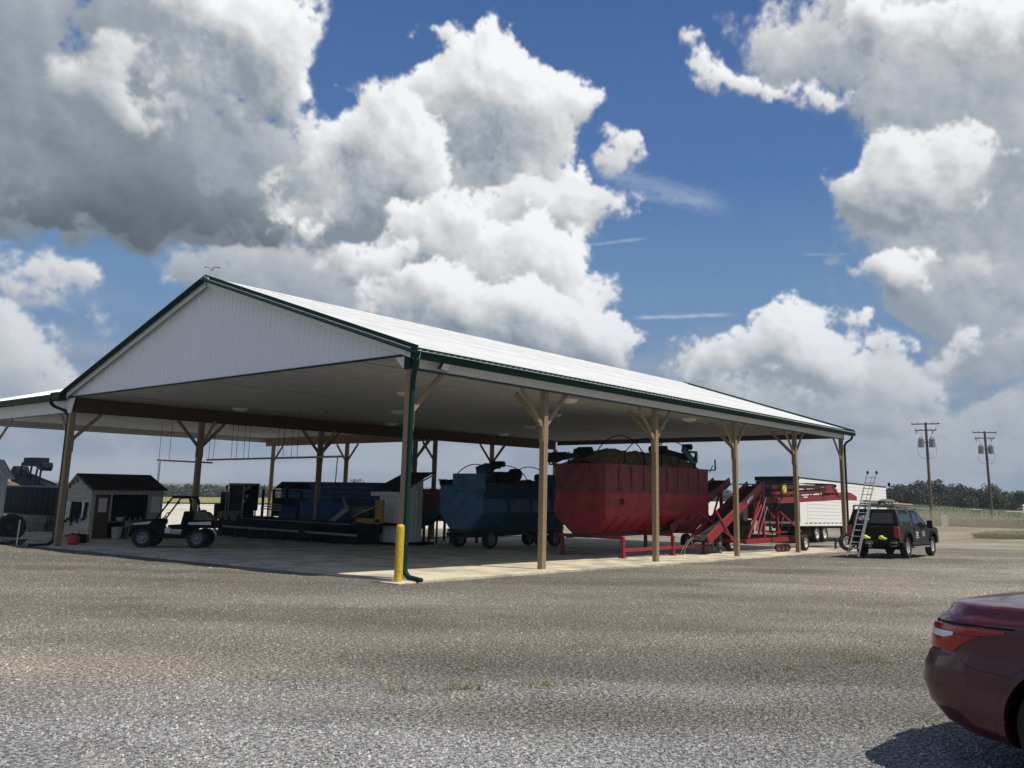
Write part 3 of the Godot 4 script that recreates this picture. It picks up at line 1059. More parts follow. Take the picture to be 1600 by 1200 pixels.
	# corner gussets under the gable, wrapped in white metal
	for s in [0, 1]:
		var ox := -0.11 if s == 0 else -W + 0.12
		var sx := -1.0 if s == 0 else 1.0
		var g := MB.new()
		if s == 1: g.prism([Vector2(-W - 0.12, 4.62), Vector2(-W + 0.12, 4.62), Vector2(-W + 0.34, CEIL - 0.04), Vector2(-W - 0.12, CEIL - 0.04)], 0.095, 0.125)
		else: g.prism([Vector2(ox, 4.90), Vector2(ox + sx * 0.06, 4.90), Vector2(ox + sx * 0.36, CEIL - 0.04), Vector2(ox, CEIL - 0.04)], 0.02, 0.10)
		put(barn, "corner_gusset", g, M.siding)
	for zc in [0.0, zb]:
		var pc := MB.new()
		pc.box(Vector3(0.02, 5.05, zc + (0.08 if zc == 0.0 else -0.08)), Vector3(0.22, 0.36, 0.14), Basis(), 0.01)
		put(barn, "post_cap", pc, M.green)
	downspout(barn, Vector3(0.53, 5.13, 0.30), Vector3(0.15, 0, 0.05), Vector3(1, 0, 0.25))
	downspout(barn, Vector3(0.53, 5.13, zb - 0.20), Vector3(0.13, 0, zb - 0.15), Vector3(1, 0, -0.3))
	# floodlight under the front right eave
	var fl := MB.new()
	fl.xf = Transform3D(Basis(Vector3.UP, 0.35) * Basis(Vector3(0, 0, 1), -0.5), Vector3(0.36, 5.03, -0.78))
	fl.box(Vector3.ZERO, Vector3(0.07, 0.26, 0.42), Basis(), 0.01)
	for i in 5: fl.box(Vector3(-0.05, -0.1 + i * 0.05, 0), Vector3(0.04, 0.012, 0.36))
	fl.bar(Vector3(-0.05, 0.05, 0), Vector3(-0.1, 0.14, 0), 0.04, 0.04)
	var flo := put(barn, "floodlight", fl, M.green_dark)
	var fg := MB.new()
	fg.xf = fl.xf
	fg.box(Vector3(0.037, 0.0, 0.0), Vector3(0.008, 0.21, 0.36), Basis(), 0.003)
	put(flo, "lens", fg, M.lens)
	# flush ceiling lights in three rows
	for p in [Vector2(-16.5, -5.7), Vector2(-16.6, -14.0), Vector2(-16.6, -22.3), Vector2(-6.1, -5.4), Vector2(-6.5, -14.0), Vector2(-6.5, -22.3), Vector2(-11.4, -9.8), Vector2(-11.4, -18.4), Vector2(-2.6, -9.8), Vector2(-2.6, -18.4)]:
		var l := MB.new()
		var c := Vector3(p.x, CEIL - 0.014, p.y)
		l.lathe(c, Vector3.DOWN, [Vector2(0.33, 0.0), Vector2(0.30, 0.04), Vector2(0.24, 0.10), Vector2(0.10, 0.135), Vector2(0.0, 0.14)], 18)
		put(barn, "ceiling_light", l, M.lens)
	build_wing()

func gutter(parent: Node3D, a: Vector3, b: Vector3, out: Vector3) -> void:   # open channel with a curled front lip, in one run
	var d := (b - a).normalized()
	var mb := MB.new()
	var l := a.distance_to(b)
	var prof := [Vector2(-0.07, 0.0), Vector2(0.03, 0.0), Vector2(0.05, 0.03), Vector2(0.055, 0.07), Vector2(0.085, 0.10), Vector2(0.09, 0.145), Vector2(0.075, 0.155), Vector2(0.06, 0.145), Vector2(0.06, 0.12), Vector2(0.03, 0.08), Vector2(0.025, 0.02), Vector2(-0.055, 0.02), Vector2(-0.055, 0.15), Vector2(-0.07, 0.15)]
	var r0 := []
	var r1 := []
	for p in prof:
		r0.append(a + out * p.x * 1.15 + Vector3(0, p.y * 1.55 - 0.07, 0))
		r1.append(b + out * p.x * 1.15 + Vector3(0, p.y * 1.55 - 0.07, 0))
	var cr := out.cross(Vector3.UP).dot(d)
	if cr < 0.0:
		r0.reverse(); r1.reverse()
	mb.loft([r0, r1])
	var o := put(parent, "gutter", mb, M.green)
	for e in [a, b]:
		var cap := MB.new()
		cap.box(e + out * 0.01 + Vector3(0, 0.048, 0), Vector3(0.17 * absf(out.x) + 0.012 * absf(out.z), 0.235, 0.17 * absf(out.z) + 0.012 * absf(out.x)), Basis(), 0.003)
		put(o, "end_cap", cap, M.green)

func downspout(parent: Node3D, top: Vector3, foot: Vector3, kick: Vector3) -> void:
	var g := gy(foot.x, foot.z) + 0.03
	var mb := MB.new()
	var k := kick.normalized()
	var pts := [top, top + Vector3(0, -0.14, 0), Vector3(lerpf(top.x, foot.x, 0.2), top.y - 0.26, lerpf(top.z, foot.z, 0.2)), Vector3(lerpf(top.x, foot.x, 0.8), top.y - 0.42, lerpf(top.z, foot.z, 0.8)), Vector3(foot.x, top.y - 0.58, foot.z), Vector3(foot.x, g + 0.26, foot.z), Vector3(foot.x, g + 0.14, foot.z) + k * 0.05, Vector3(foot.x, g + 0.05, foot.z) + k * 0.2, Vector3(foot.x, g + 0.03, foot.z) + k * 0.78]
	for i in pts.size() - 1:
		var a: Vector3 = pts[i]
		var b: Vector3 = pts[i + 1]
		var e := (b - a).normalized() * 0.012
		mb.bar(a - e, b + e, 0.085, 0.115, Vector3(0, 0, 1), 0.014)
	put(parent, "downspout", mb, M.green)

func build_wing() -> void:
	var wing := thing("barn_wing", "lower side wing with white roof joined to the barn's left corner", "barn")
	for x in [-26.1, -33.7]:
		var d := [Vector3(2.0, 0, 0)]
		if x > -30.0: d.append(Vector3(-2.0, 0, 0))
		wood_post(wing, x, 0.0, 4.66, 0.18, d, 4.64)
	var lb := MB.new()
	lb.bar(Vector3(-W - 0.12, 3.72, 0.0), Vector3(-W - 1.0, 4.62, 0.0), 0.13, 0.05, Vector3(0, 0, 1), 0.005)
	put(wing, "knee_brace", lb, M.lumber)
	for x in [-18.55, -26.1, -33.7]:
		var d := []
		if x < -20.0: d.append(Vector3(1.0, 0, 0))
		else: d.append(Vector3(-1.0, 0, 0))
		if x < -20.0 and x > -30.0: d.append(Vector3(-1.0, 0, 0))
		wood_post(wing, x, WZ, 4.66, 0.19, d, 4.62)
	var z := 0.0
	while z > WZ:
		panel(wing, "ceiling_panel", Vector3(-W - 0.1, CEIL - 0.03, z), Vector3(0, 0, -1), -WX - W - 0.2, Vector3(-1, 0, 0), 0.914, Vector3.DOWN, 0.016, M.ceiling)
		z -= 0.914
	# headers: timber behind, white band on the front and the far side
	var h := MB.new()
	h.box(Vector3((WX - W) * 0.5, 4.93, WZ), Vector3(-WX - W - 0.1, 0.56, 0.1))
	put(wing, "header_beam", h, M.lumber)
	var h2 := MB.new()
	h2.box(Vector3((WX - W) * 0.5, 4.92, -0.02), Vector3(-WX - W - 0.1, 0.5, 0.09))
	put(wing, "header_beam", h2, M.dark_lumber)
	var n := 18
	var w := (-WX - W - 0.15) / n
	for i in n:
		panel(wing, "band_panel", Vector3(-W - 0.12 - i * w, 4.64, 0.10), Vector3(-1, 0, 0), 0.5, Vector3.UP, w, Vector3(0, 0, 1), 0.016, M.siding)
	var tr := MB.new()
	tr.box(Vector3((WX - W) * 0.5 - 0.05, 4.63, 0.09), Vector3(-WX - W - 0.1, 0.045, 0.05), Basis(), 0.006)
	put(wing, "band_trim", tr, M.green_dark)
	var sb := MB.new()
	sb.box(Vector3(WX + 0.05, 5.06, WZ * 0.5), Vector3(0.06, 0.34, -WZ + 0.2))
	put(wing, "side_band", sb, M.siding)
	var sf := MB.new()
	sf.box(Vector3((WX - W) * 0.5 - 0.05, 5.165, 0.32), Vector3(-WX - W - 0.1, 0.012, 0.40))
	put(wing, "soffit", sf, M.siding)
	gutter(wing, Vector3(-W - 0.55, 5.13, 0.53), Vector3(WX - 0.3, 5.13, 0.53), Vector3(0, 0, 1))
	# the end box where the wing's gutter meets the main roof
	var eb := MB.new()
	eb.box(Vector3(-W - 0.36, 5.22, 0.42), Vector3(0.62, 0.30, 0.36), Basis(), 0.015)
	put(wing, "gutter_box", eb, M.green)
	downspout(wing, Vector3(-W - 0.75, 5.13, 0.5), Vector3(-W - 0.16, 0, 0.06), Vector3(-0.2, 0, 1))
	# low roof
	var zr := WZ * 0.5
	for side in 2:
		var e := Vector3(0, 5.27, 0.56) if side == 0 else Vector3(0, 5.27, WZ - 0.4)
		var r := Vector3(0, 8.12, zr)
		var dn := e - r
		var ln := dn.length()
		dn /= ln
		var nrm := dn.cross(Vector3(1, 0, 0))
		if nrm.y < 0: nrm = -nrm
		var x := -W - 0.62
		while x > WX - 0.4:
			panel(wing, "roof_panel", Vector3(x, r.y, r.z), Vector3(-1, 0, 0), ln, dn, 0.914, nrm, 0.022, M.roof)
			x -= 0.914

# ------------------------------------------------------------------ hoppers and machines under the roof
func v2(a: float, b: float) -> Vector2:
	return Vector2(a, b)

func wheel(parent: Node3D, o: Vector3, axis: Vector3, r: float, w: float, rim_mat: Material, hub := true, lugs := 0) -> void:
	# tyre with rounded shoulders, dished rim, hub; axis points outwards
	var t := MB.new()
	var h := w * 0.5
	t.lathe(o, axis, [v2(r * 0.62, -h * 0.8), v2(r * 0.86, -h), v2(r * 0.97, -h * 0.82), v2(r, -h * 0.5), v2(r, h * 0.5), v2(r * 0.97, h * 0.82), v2(r * 0.86, h), v2(r * 0.62, h * 0.8), v2(r * 0.60, h * 0.4), v2(r * 0.60, -h * 0.6), v2(r * 0.62, -h * 0.8)], 28)
	if lugs > 0:
		var y := axis.normalized()
		var x := (Vector3.UP if absf(y.y) < 0.95 else Vector3.RIGHT).cross(y).normalized()
		var z := x.cross(y)
		for i in lugs:
			var a := TAU * i / lugs
			var d := x * cos(a) - z * sin(a)
			for s in [-1.0, 1.0]:
				t.box(o + d * r * 0.99 + y * s * h * 0.5, Vector3(r * 0.10, h * 0.75, r * 0.12), Basis(d, y, d.cross(y)))
	var o1 := put(parent, "wheel", t, M.rubber)
	var m := MB.new()
	m.lathe(o, axis, [v2(r * 0.60, -h * 0.5), v2(r * 0.62, h * 0.72), v2(r * 0.56, h * 0.78), v2(r * 0.50, h * 0.35), v2(r * 0.36, h * 0.15), v2(r * 0.22, h * 0.3), v2(r * 0.2, h * 0.62), v2(r * 0.12, h * 0.7), v2(0.0, h * 0.72)], 24)
	put(o1, "rim", m, rim_mat)
	if hub:
		var hb := MB.new()
		var y := axis.normalized()
		var x := (Vector3.UP if absf(y.y) < 0.95 else Vector3.RIGHT).cross(y).normalized()
		var z := x.cross(y)
		for i in 6:
			var a := TAU * i / 6.0
			var c := o + (x * cos(a) - z * sin(a)) * r * 0.29 + y * h * 0.26
			hb.cyl(c, c + y * 0.02, 0.014, 0.014, 6)
		put(o1, "lug_nuts", hb, M.dark_steel)

func hopper_body(p: Node3D, xl: float, xr: float, z0: float, z1: float, top: float, mid: float, knee: float, bot: float, bl: float, br: float, m_low: Material, m_up: Material, nr_side: int, nr_end: int) -> void:
	# lower tub: straight walls down to the knee, then sloping in to a narrow belt
	var tub := MB.new()
	var sec := [v2(xl, mid), v2(xl, knee), v2(bl, bot), v2(br, bot), v2(xr, knee), v2(xr, mid)]
	var r0 := []
	var r1 := []
	for q in sec:
		r0.append(Vector3(q.x, q.y, z0)); r1.append(Vector3(q.x, q.y, z1))
	tub.loft([r1, r0], true, true, true)
	put(p, "tub", tub, m_low)
	# upper extension walls, thin sheet, open at the top
	var t := 0.03
	for s in [[Vector3(xr - t * 0.5, (mid + top) * 0.5, (z0 + z1) * 0.5), Vector3(t, top - mid, z0 - z1)], [Vector3(xl + t * 0.5, (mid + top) * 0.5, (z0 + z1) * 0.5), Vector3(t, top - mid, z0 - z1)],
		[Vector3((xl + xr) * 0.5, (mid + top) * 0.5, z0 - t * 0.5), Vector3(xr - xl - t * 2.05, top - mid, t)], [Vector3((xl + xr) * 0.5, (mid + top) * 0.5, z1 + t * 0.5), Vector3(xr - xl - t * 2.05, top - mid, t)]]:
		var b := MB.new()
		b.box(s[0], s[1])
		put(p, "extension_wall", b, m_up)
	# rails round the top, the seam and the knee
	for y in [[top - 0.03, 0.07, 0.035], [mid, 0.09, 0.03], [knee + 0.34, 0.035, 0.016], [knee + 0.02, 0.05, 0.02]]:
		var b := MB.new()
		var e: float = y[2]
		b.box(Vector3(xr + e * 0.5, y[0], (z0 + z1) * 0.5), Vector3(e, y[1], z0 - z1 + e * 2.0), Basis(), 0.006)
		if y[1] > 0.06:
			b.box(Vector3((xl + xr) * 0.5, y[0], z0 + e * 0.5), Vector3(xr - xl, y[1], e), Basis(), 0.006)
			b.box(Vector3(xl - e * 0.5, y[0], (z0 + z1) * 0.5), Vector3(e, y[1], z0 - z1 + e * 2.0), Basis(), 0.006)
		put(p, "side_rail", b, m_low if y[0] < mid - 0.01 else m_up)
	for i in nr_side:
		var z := lerpf(z0, z1, (i + 1.0) / (nr_side + 1.0))
		var b := MB.new()
		b.box(Vector3(xr + 0.02, (mid + top) * 0.5, z), Vector3(0.05, top - mid - 0.12, 0.07), Basis(), 0.005)
		put(p, "side_rib", b, m_up)
	for i in nr_end:
		var x := lerpf(xl, xr, (i + 1.0) / (nr_end + 1.0))
		var b := MB.new()
		b.box(Vector3(x, (mid + top) * 0.5, z0 + 0.02), Vector3(0.07, top - mid - 0.12, 0.05), Basis(), 0.005)
		put(p, "end_rib", b, m_up)
	for i in nr_side + 3:
		var z := lerpf(z0 - 0.03, z1 + 0.03, i / (nr_side + 2.0))
		var b := MB.new()
		b.bar(Vector3(xr + 0.0, knee - 0.01, z), Vector3(br + 0.02, bot, z), 0.05, 0.07, Vector3(0, 0, 1))
		put(p, "slope_rib", b, m_low)
	var fl := MB.new()
	fl.box(Vector3((bl + br) * 0.5, bot - 0.06, (z0 + z1) * 0.5), Vector3(br - bl + 0.1, 0.12, z0 - z1 + 0.2))
	put(p, "floor_belt", fl, M.dark_steel)

func bow(parent: Node3D, a: Vector3, b: Vector3, rise: float, m: Material) -> void:
	var pts := []
	for i in 15:
		var t := i / 14.0
		var s := sin(PI * t)
		pts.append(a.lerp(b, t) + Vector3(0, rise * pow(s, 0.55), 0))
	var mb := MB.new()
	mb.tube(pts, 0.022, 6)
	put(parent, "tarp_bow", mb, m)

func heap(called: String, label: String, xl: float, xr: float, z0: float, z1: float, y0: float, rise: float, sd: int, m: Material) -> void:
	var nz := FastNoiseLite.new()
	nz.seed = sd; nz.frequency = 1.1; nz.fractal_octaves = 3
	var o := thing(called, label, "heap")
	var mb := MB.new()
	var nx := 16
	var nzz := 44
	var g := []
	for j in nzz + 1:
		var row := []
		for i in nx + 1:
			var u := float(i) / nx
			var w := float(j) / nzz
			var edge := minf(1.0, minf(w, 1.0 - w) * 7.0)
			var h := rise * pow(sin(PI * clampf(u, 0.02, 0.98)), 0.7) * (0.35 + 0.65 * edge)
			var x := lerpf(xl, xr, u)
			var z := lerpf(z0, z1, w)
			row.append(Vector3(x, y0 + h + nz.get_noise_2d(x, z) * 0.13, z))
		g.append(row)
	for j in nzz:
		for i in nx:
			mb.quad(g[j][i], g[j][i + 1], g[j + 1][i + 1], g[j + 1][i])
	put(o, "soil", mb, m)
	var lump := MB.new()
	lump.lump(Vector3.ZERO, Vector3(0.055, 0.038, 0.042), sd, 0.12, 4)
	var r := RandomNumberGenerator.new()
	r.seed = sd
	var mm := MultiMesh.new()
	mm.transform_format = MultiMesh.TRANSFORM_3D
	mm.mesh = lump.mesh()
	mm.instance_count = 2600
	for k in mm.instance_count:
		var fx := r.randf() * (nx - 0.01)
		var fz := r.randf() * (nzz - 0.01)
		var a: Vector3 = g[int(fz)][int(fx)]
		var b: Vector3 = g[int(fz) + 1][int(fx) + 1]
		var q := a.lerp(b, r.randf())
		var s := 0.7 + r.randf() * 0.9
		mm.set_instance_transform(k, Transform3D(Basis.from_euler(Vector3(r.randf() * 6.0, r.randf() * 6.0, r.randf() * 6.0)).scaled(Vector3(s, s, s)), q + Vector3(0, 0.02, 0)))
	var mi := MultiMeshInstance3D.new()
	mi.name = "lumps"
	mi.multimesh = mm
	mi.material_override = m
	mi.set_meta("kind", "stuff")
	o.add_child(mi, true)

func text_on(parent: Node3D, called: String, s: String, h: float, at: Vector3, b: Basis, m: Material, depth := 0.006) -> void:
	var tm := TextMesh.new()
	var f := SystemFont.new()
	f.font_names = PackedStringArray(["Droid Sans"])
	f.font_weight = 700
	tm.font = f
	tm.text = s
	tm.font_size = 64
	tm.pixel_size = h / 64.0
	tm.depth = depth
	var o := MeshInstance3D.new()
	o.name = called
	o.mesh = tm
	o.material_override = m
	o.transform = Transform3D(b, at)
	parent.add_child(o, true)

func build_hoppers() -> void:
	# --- red hopper on a low red stand, right of the second post
	var p := thing("red_hopper", "big red metal hopper with ribbed sloping sides on a red stand", "hopper")
	hopper_body(p, -4.86, -2.55, -12.0, -19.9, 3.08, 2.06, 1.16, 0.52, -4.02, -3.22, M.red_paint, M.red_dull, 8, 2)
	var tray := MB.new()
	tray.bar(Vector3(-2.53, 1.40, -14.0), Vector3(-2.53, 1.40, -19.9), 0.02, 0.02)
	put(p, "edge_strip", tray, M.red_frame)
	for q in [[Vector3(-1.80, 0, -12.0), 0.44], [Vector3(-1.86, 0, -15.6), 0.44], [Vector3(-1.92, 0, -18.2), 0.44], [Vector3(-4.6, 0, -12.15), 0.44], [Vector3(-4.7, 0, -18.2), 0.44]]:
		var b := MB.new()
		var c: Vector3 = q[0]
		var y := gy(c.x, c.z) + 0.03
		b.box(Vector3(c.x, (y + q[1]) * 0.5, c.z), Vector3(0.12, q[1] - y, 0.12), Basis(), 0.008)
		b.box(Vector3(c.x, y + 0.008, c.z), Vector3(0.26, 0.016, 0.26))
		put(p, "leg", b, M.red_frame)
	var fr := MB.new()
	fr.box(Vector3(-3.2, 0.46, -12.0), Vector3(2.9, 0.11, 0.11), Basis(), 0.008)
	fr.box(Vector3(-3.3, 0.46, -15.6), Vector3(2.9, 0.11, 0.11), Basis(), 0.008)
	fr.box(Vector3(-3.3, 0.46, -18.2), Vector3(2.9, 0.11, 0.11), Basis(), 0.008)
	fr.box(Vector3(-4.2, 0.42, -15.6), Vector3(0.11, 0.11, 7.4), Basis(), 0.008)
	put(p, "stand_frame", fr, M.red_frame)
	var lr := MB.new()
	lr.bar(Vector3(-1.86, 0.03, -12.0), Vector3(-1.9, -0.06, -18.9), 0.10, 0.12, Vector3.UP, 0.008)
	put(p, "stand_rail", lr, M.red_frame)
	for z in [-14.4, -16.4, -18.4]:
		bow(p, Vector3(-4.84, 3.06, z), Vector3(-2.57, 3.06, z - 0.5), 1.22, M.black_plastic)
	for c in [Vector3(-4.9, 3.06, -12.02), Vector3(-2.5, 3.06, -19.95), Vector3(-4.9, 3.06, -19.95)]:
		var b := MB.new()
		var o := Vector3(signf(c.x + 3.7) * 0.28, 0, 0)
		b.bar(c, c + o, 0.05, 0.05)
		b.bar(c + o, c + o + Vector3(0, 0.46, 0), 0.05, 0.05)
		b.bar(c + Vector3(0, -0.1, 0), c + o * 0.6 + Vector3(0, 0.2, 0), 0.03, 0.03)
		put(p, "corner_bracket", b, M.black_plastic)
	for i in 5:
		var z := -13.4 - i * 1.35
		var b := MB.new()
		b.bar(Vector3(-2.62, 2.95, z), Vector3(-2.62, 3.62, z), 0.035, 0.035)
		put(p, "heap_stake", b, M.black_plastic)
	var pl := MB.new()
	pl.box(Vector3(-2.545, 1.72, -12.45), Vector3(0.008, 0.22, 0.55))
	put(p, "number_plate", pl, M.red_dull)
	text_on(p, "number", "10", 0.30, Vector3(-2.538, 1.70, -13.05), Basis(Vector3.UP, PI * 0.5), M.black_plastic)
	heap("produce_heap", "long heap of brown earthy produce piled in the big red hopper", -4.8, -2.6, -12.2, -19.6, 2.95, 0.66, 31, M.potato)
	# dark tarp motors lying over both ends of the heap
	var mo := thing("belt_conveyor", "dark conveyor head poking out over the left end of the red hopper", "conveyor")
	var b1 := MB.new()
	b1.bar(Vector3(-4.1, 3.30, -11.2), Vector3(-3.95, 3.50, -13.4), 0.30, 0.20, Vector3.UP, 0.02)
	put(mo, "boom", b1, M.dark_green_paint)
	var b2 := MB.new()
	b2.cyl(Vector3(-4.4, 3.33, -11.2), Vector3(-3.75, 3.33, -11.2), 0.15, 0.15, 14)
	b2.box(Vector3(-4.05, 3.24, -10.95), Vector3(0.5, 0.22, 0.4), Basis(Vector3.RIGHT, 0.3), 0.02)
	b2.box(Vector3(-4.0, 3.46, -12.5), Vector3(0.42, 0.28, 0.6), Basis(Vector3.RIGHT, -0.2), 0.03)
	b2.cyl(Vector3(-4.3, 3.58, -12.7), Vector3(-3.7, 3.58, -12.7), 0.16, 0.16, 12)
	put(mo, "drive_motor", b2, M.black_plastic)
	var b3 := MB.new()
	b3.bar(Vector3(-4.0, 3.06, -11.7), Vector3(-4.0, 3.5, -11.7), 0.05, 0.05)
	b3.bar(Vector3(-4.0, 3.06, -13.0), Vector3(-4.0, 3.6, -12.6), 0.05, 0.05)
	put(mo, "strut", b3, M.black_plastic)
	var mo2 := thing("belt_conveyor", "dark teal conveyor head hanging over the right end of the red hopper", "conveyor")
	var c1 := MB.new()
	c1.bar(Vector3(-3.6, 3.86, -17.0), Vector3(-3.3, 3.55, -19.6), 0.42, 0.22, Vector3.UP, 0.02)
	c1.cyl(Vector3(-3.9, 3.86, -17.3), Vector3(-3.1, 3.86, -17.3), 0.14, 0.14, 12)
	put(mo2, "boom", c1, M.black_plastic)
	var c2 := MB.new()
	c2.bar(Vector3(-3.0, 3.95, -18.5), Vector3(-2.95, 3.25, -19.5), 0.10, 0.30, Vector3(0, 0, 1), 0.01)
	c2.box(Vector3(-2.95, 3.62, -19.6), Vector3(0.1, 0.5, 0.1))
	c2.box(Vector3(-2.95, 3.82, -19.2), Vector3(0.1, 0.1, 0.7))
	put(mo2, "side_plate", c2, M.teal_paint)
	var c3 := MB.new()
	c3.cyl(Vector3(-3.2, 4.02, -18.9), Vector3(-2.8, 4.02, -18.9), 0.13, 0.13, 12)
	c3.bar(Vector3(-3.3, 3.0, -18.6), Vector3(-3.3, 3.6, -18.6), 0.05, 0.05)
	put(mo2, "drive_motor", c3, M.black_plastic)
	# coil of hose hanging on the stand's end, and a loop of hose by the leg
	var hc := thing("hose_coil", "tangled bundle of grey hoses hung at the end of the red stand", "hose")
	var r := RandomNumberGenerator.new()
	r.seed = 5
	for k in 9:
		var pts := []
		var rr := 0.24 + r.randf() * 0.14
		var c := Vector3(-1.75 + r.randf() * 0.14, 0.12 + r.randf() * 0.12, -18.75 + (r.randf() - 0.5) * 0.4)
		var tw := (r.randf() - 0.5) * 0.9
		for i in 21:
			var a := TAU * i / 20.0
			pts.append(c + Vector3(sin(a) * tw * rr, cos(a) * rr * 1.05, sin(a) * rr))
		var mb := MB.new()
		mb.tube(pts, 0.022, 6)
		put(hc, "loop", mb, M.hose)
	var tailp := MB.new()
	tailp.tube([Vector3(-1.65, 0.1, -18.9), Vector3(-1.6, -0.15, -19.0), Vector3(-1.58, -0.34, -18.95)], 0.09, 8)
	put(hc, "hanging_end", tailp, M.hose)
	var h2 := thing("loose_hose", "pale hose arched in front of the red hopper stand", "hose")
	for k in 2:
		var pts := []
		for i in 15:
			var t := i / 14.0
			pts.append(Vector3(-1.7 + 0.04 * k, gy(-1.7, -16.0) + 0.05 + 0.62 * pow(sin(PI * t), 0.8) + 0.05 * k, lerpf(-15.9 - k * 0.2, -18.3, t)))
		var mb := MB.new()
		mb.tube(pts, 0.02, 6)
		put(h2, "strand", mb, M.hose)
	# --- blue hopper wagon in the middle of the barn
	var q := thing("blue_hopper", "blue hopper wagon with a raised end board, standing beside the big red hopper", "hopper")
	hopper_body(q, -11.4, -8.82, -12.38, -18.6, 2.28, 1.72, 1.12, 0.42, -10.75, -9.55, M.blue_paint, M.navy_paint, 6, 0)
	var eb := MB.new()
	eb.box(Vector3(-9.68, 2.36, -12.33), Vector3(1.86, 0.72, 0.05), Basis(Vector3.RIGHT, 0.06), 0.01)
	put(q, "end_board", eb, M.blue_paint)
	var ep := MB.new()
	ep.prism([v2(-11.36, 2.2), v2(-11.36, 1.1), v2(-10.75, 0.45), v2(-9.55, 0.45), v2(-8.86, 1.1), v2(-8.86, 1.98), v2(-10.6, 1.98), v2(-10.6, 2.2)], -12.37, -12.33)
	put(q, "end_plate", ep, M.blue_paint)
	var wb := MB.new()
	for z in [-13.9, -15.4, -16.9]:
		wb.bar(Vector3(-8.80, 1.72, z), Vector3(-8.80, 1.14, z), 0.03, 0.06)
	put(q, "side_stay", wb, M.navy_paint)
	var ext := MB.new()
	ext.box(Vector3(-8.86, 2.5, -17.4), Vector3(0.04, 0.55, 2.4))
	put(q, "side_board", ext, M.navy_paint)
	for z in [-13.0, -15.0, -16.6]:
		bow(q, Vector3(-11.3, 2.28, z), Vector3(-8.9, 2.28, z - 0.3), 0.85, M.black_plastic)
	var ch := MB.new()
	for x in [-10.6, -9.6]:
		ch.box(Vector3(x, 0.20, -15.4), Vector3(0.14, 0.18, 6.6), Basis(), 0.01)
	for z in [-12.9, -14.2, -17.6]:
		ch.box(Vector3(-10.1, 0.18, z), Vector3(1.6, 0.14, 0.14), Basis(), 0.01)
	put(q, "chassis", ch, M.dark_steel)
	for w in [Vector3(-10.75, 0, -12.95), Vector3(-9.2, 0, -13.2), Vector3(-10.75, 0, -17.6), Vector3(-9.2, 0, -17.6), Vector3(-9.2, 0, -16.6)]:
		wheel(q, Vector3(w.x, gy(w.x, w.z) + 0.41, w.z), Vector3(1, 0, 0), 0.39, 0.26, M.grey_metal)
	for b in [[Vector3(-11.25, 2.36, -12.7), Vector3(0.75, 0.16, 0.4), 0.1], [Vector3(-11.3, 2.44, -12.4), Vector3(0.5, 0.07, 0.1), 0.0]]:
		var mb := MB.new()
		mb.box(b[0], b[1], Basis(Vector3(0, 0, 1), b[2]), 0.02)
		put(q, "roller_motor", mb, M.black_plastic)
	for s in [-11.25, -11.1]:
		var mb := MB.new()
		mb.bar(Vector3(s, 2.0, -12.45), Vector3(s, 2.36, -12.45), 0.04, 0.04)
		put(q, "motor_stand", mb, M.black_plastic)
	heap("produce_heap", "low heap of brown produce in the blue hopper wagon", -11.3, -8.9, -12.6, -17.6, 2.02, 0.42, 57, M.potato)
	var mt := thing("conveyor_motor", "dark motor and chute assembly perched on top of the blue hopper wagon", "motor")
	var d1 := MB.new()
	d1.box(Vector3(-9.55, 2.72, -13.2), Vector3(0.62, 0.78, 0.5), Basis(Vector3(0, 0, 1), 0.28), 0.03)
	put(mt, "chute", d1, M.navy_paint)
	var d2 := MB.new()
	d2.box(Vector3(-9.25, 3.15, -13.6), Vector3(0.6, 0.24, 0.5), Basis(Vector3.UP, 0.4), 0.05)
	d2.cyl(Vector3(-9.5, 3.02, -13.3), Vector3(-9.0, 3.08, -13.5), 0.13, 0.13, 10)
	d2.cyl(Vector3(-9.3, 2.72, -14.6), Vector3(-8.9, 2.72, -14.6), 0.26, 0.26, 12)
	d2.box(Vector3(-9.3, 2.62, -14.1), Vector3(0.5, 0.42, 0.9), Basis(), 0.06)
	d2.cyl(Vector3(-9.2, 2.62, -16.2), Vector3(-8.9, 2.62, -16.2), 0.17, 0.17, 12)
	d2.box(Vector3(-9.1, 2.42, -16.4), Vector3(0.2, 0.5, 0.3), Basis(), 0.04)
	put(mt, "drive_motor", d2, M.black_plastic)
	# --- long navy hopper at the back
	var f := thing("navy_hopper", "long dark blue hopper trailer at the back of the barn wing", "hopper")
	hopper_body(f, -26.8, -18.2, -15.0, -17.4, 2.32, 1.5, 1.0, 0.45, -26.2, -18.9, M.navy_paint, M.navy_paint, 2, 0)
	var nb := MB.new()
	for y in [2.05, 1.8, 1.55]:
		nb.box(Vector3(-22.5, y, -14.975), Vector3(8.5, 0.03, 0.03))
	put(f, "side_crease", nb, M.blue_paint)
	var nl := MB.new()
	for x in [-26.0, -23.5, -21.0, -18.8]:
		var y := gy(x, -15.2)
		nl.box(Vector3(x, (y + 0.6) * 0.5, -15.2), Vector3(0.12, 0.6 - y, 0.12))
		nl.box(Vector3(x, (y + 0.6) * 0.5, -17.2), Vector3(0.12, 0.6 - y, 0.12))
	put(f, "leg_frame", nl, M.dark_steel)
	for w in [Vector3(-25.2, 0, -15.3), Vector3(-24.1, 0, -15.3), Vector3(-20.0, 0, -15.3)]:
		wheel(f, Vector3(w.x, gy(w.x, w.z) + 0.44, w.z), Vector3(0, 0, 1), 0.42, 0.24, M.grey_metal)
	# --- teal inclined conveyor and the dark red bin behind the cabinet
	var tc := thing("teal_conveyor", "teal inclined belt conveyor rising behind the small grey cabinet", "conveyor")
	var t1 := MB.new()
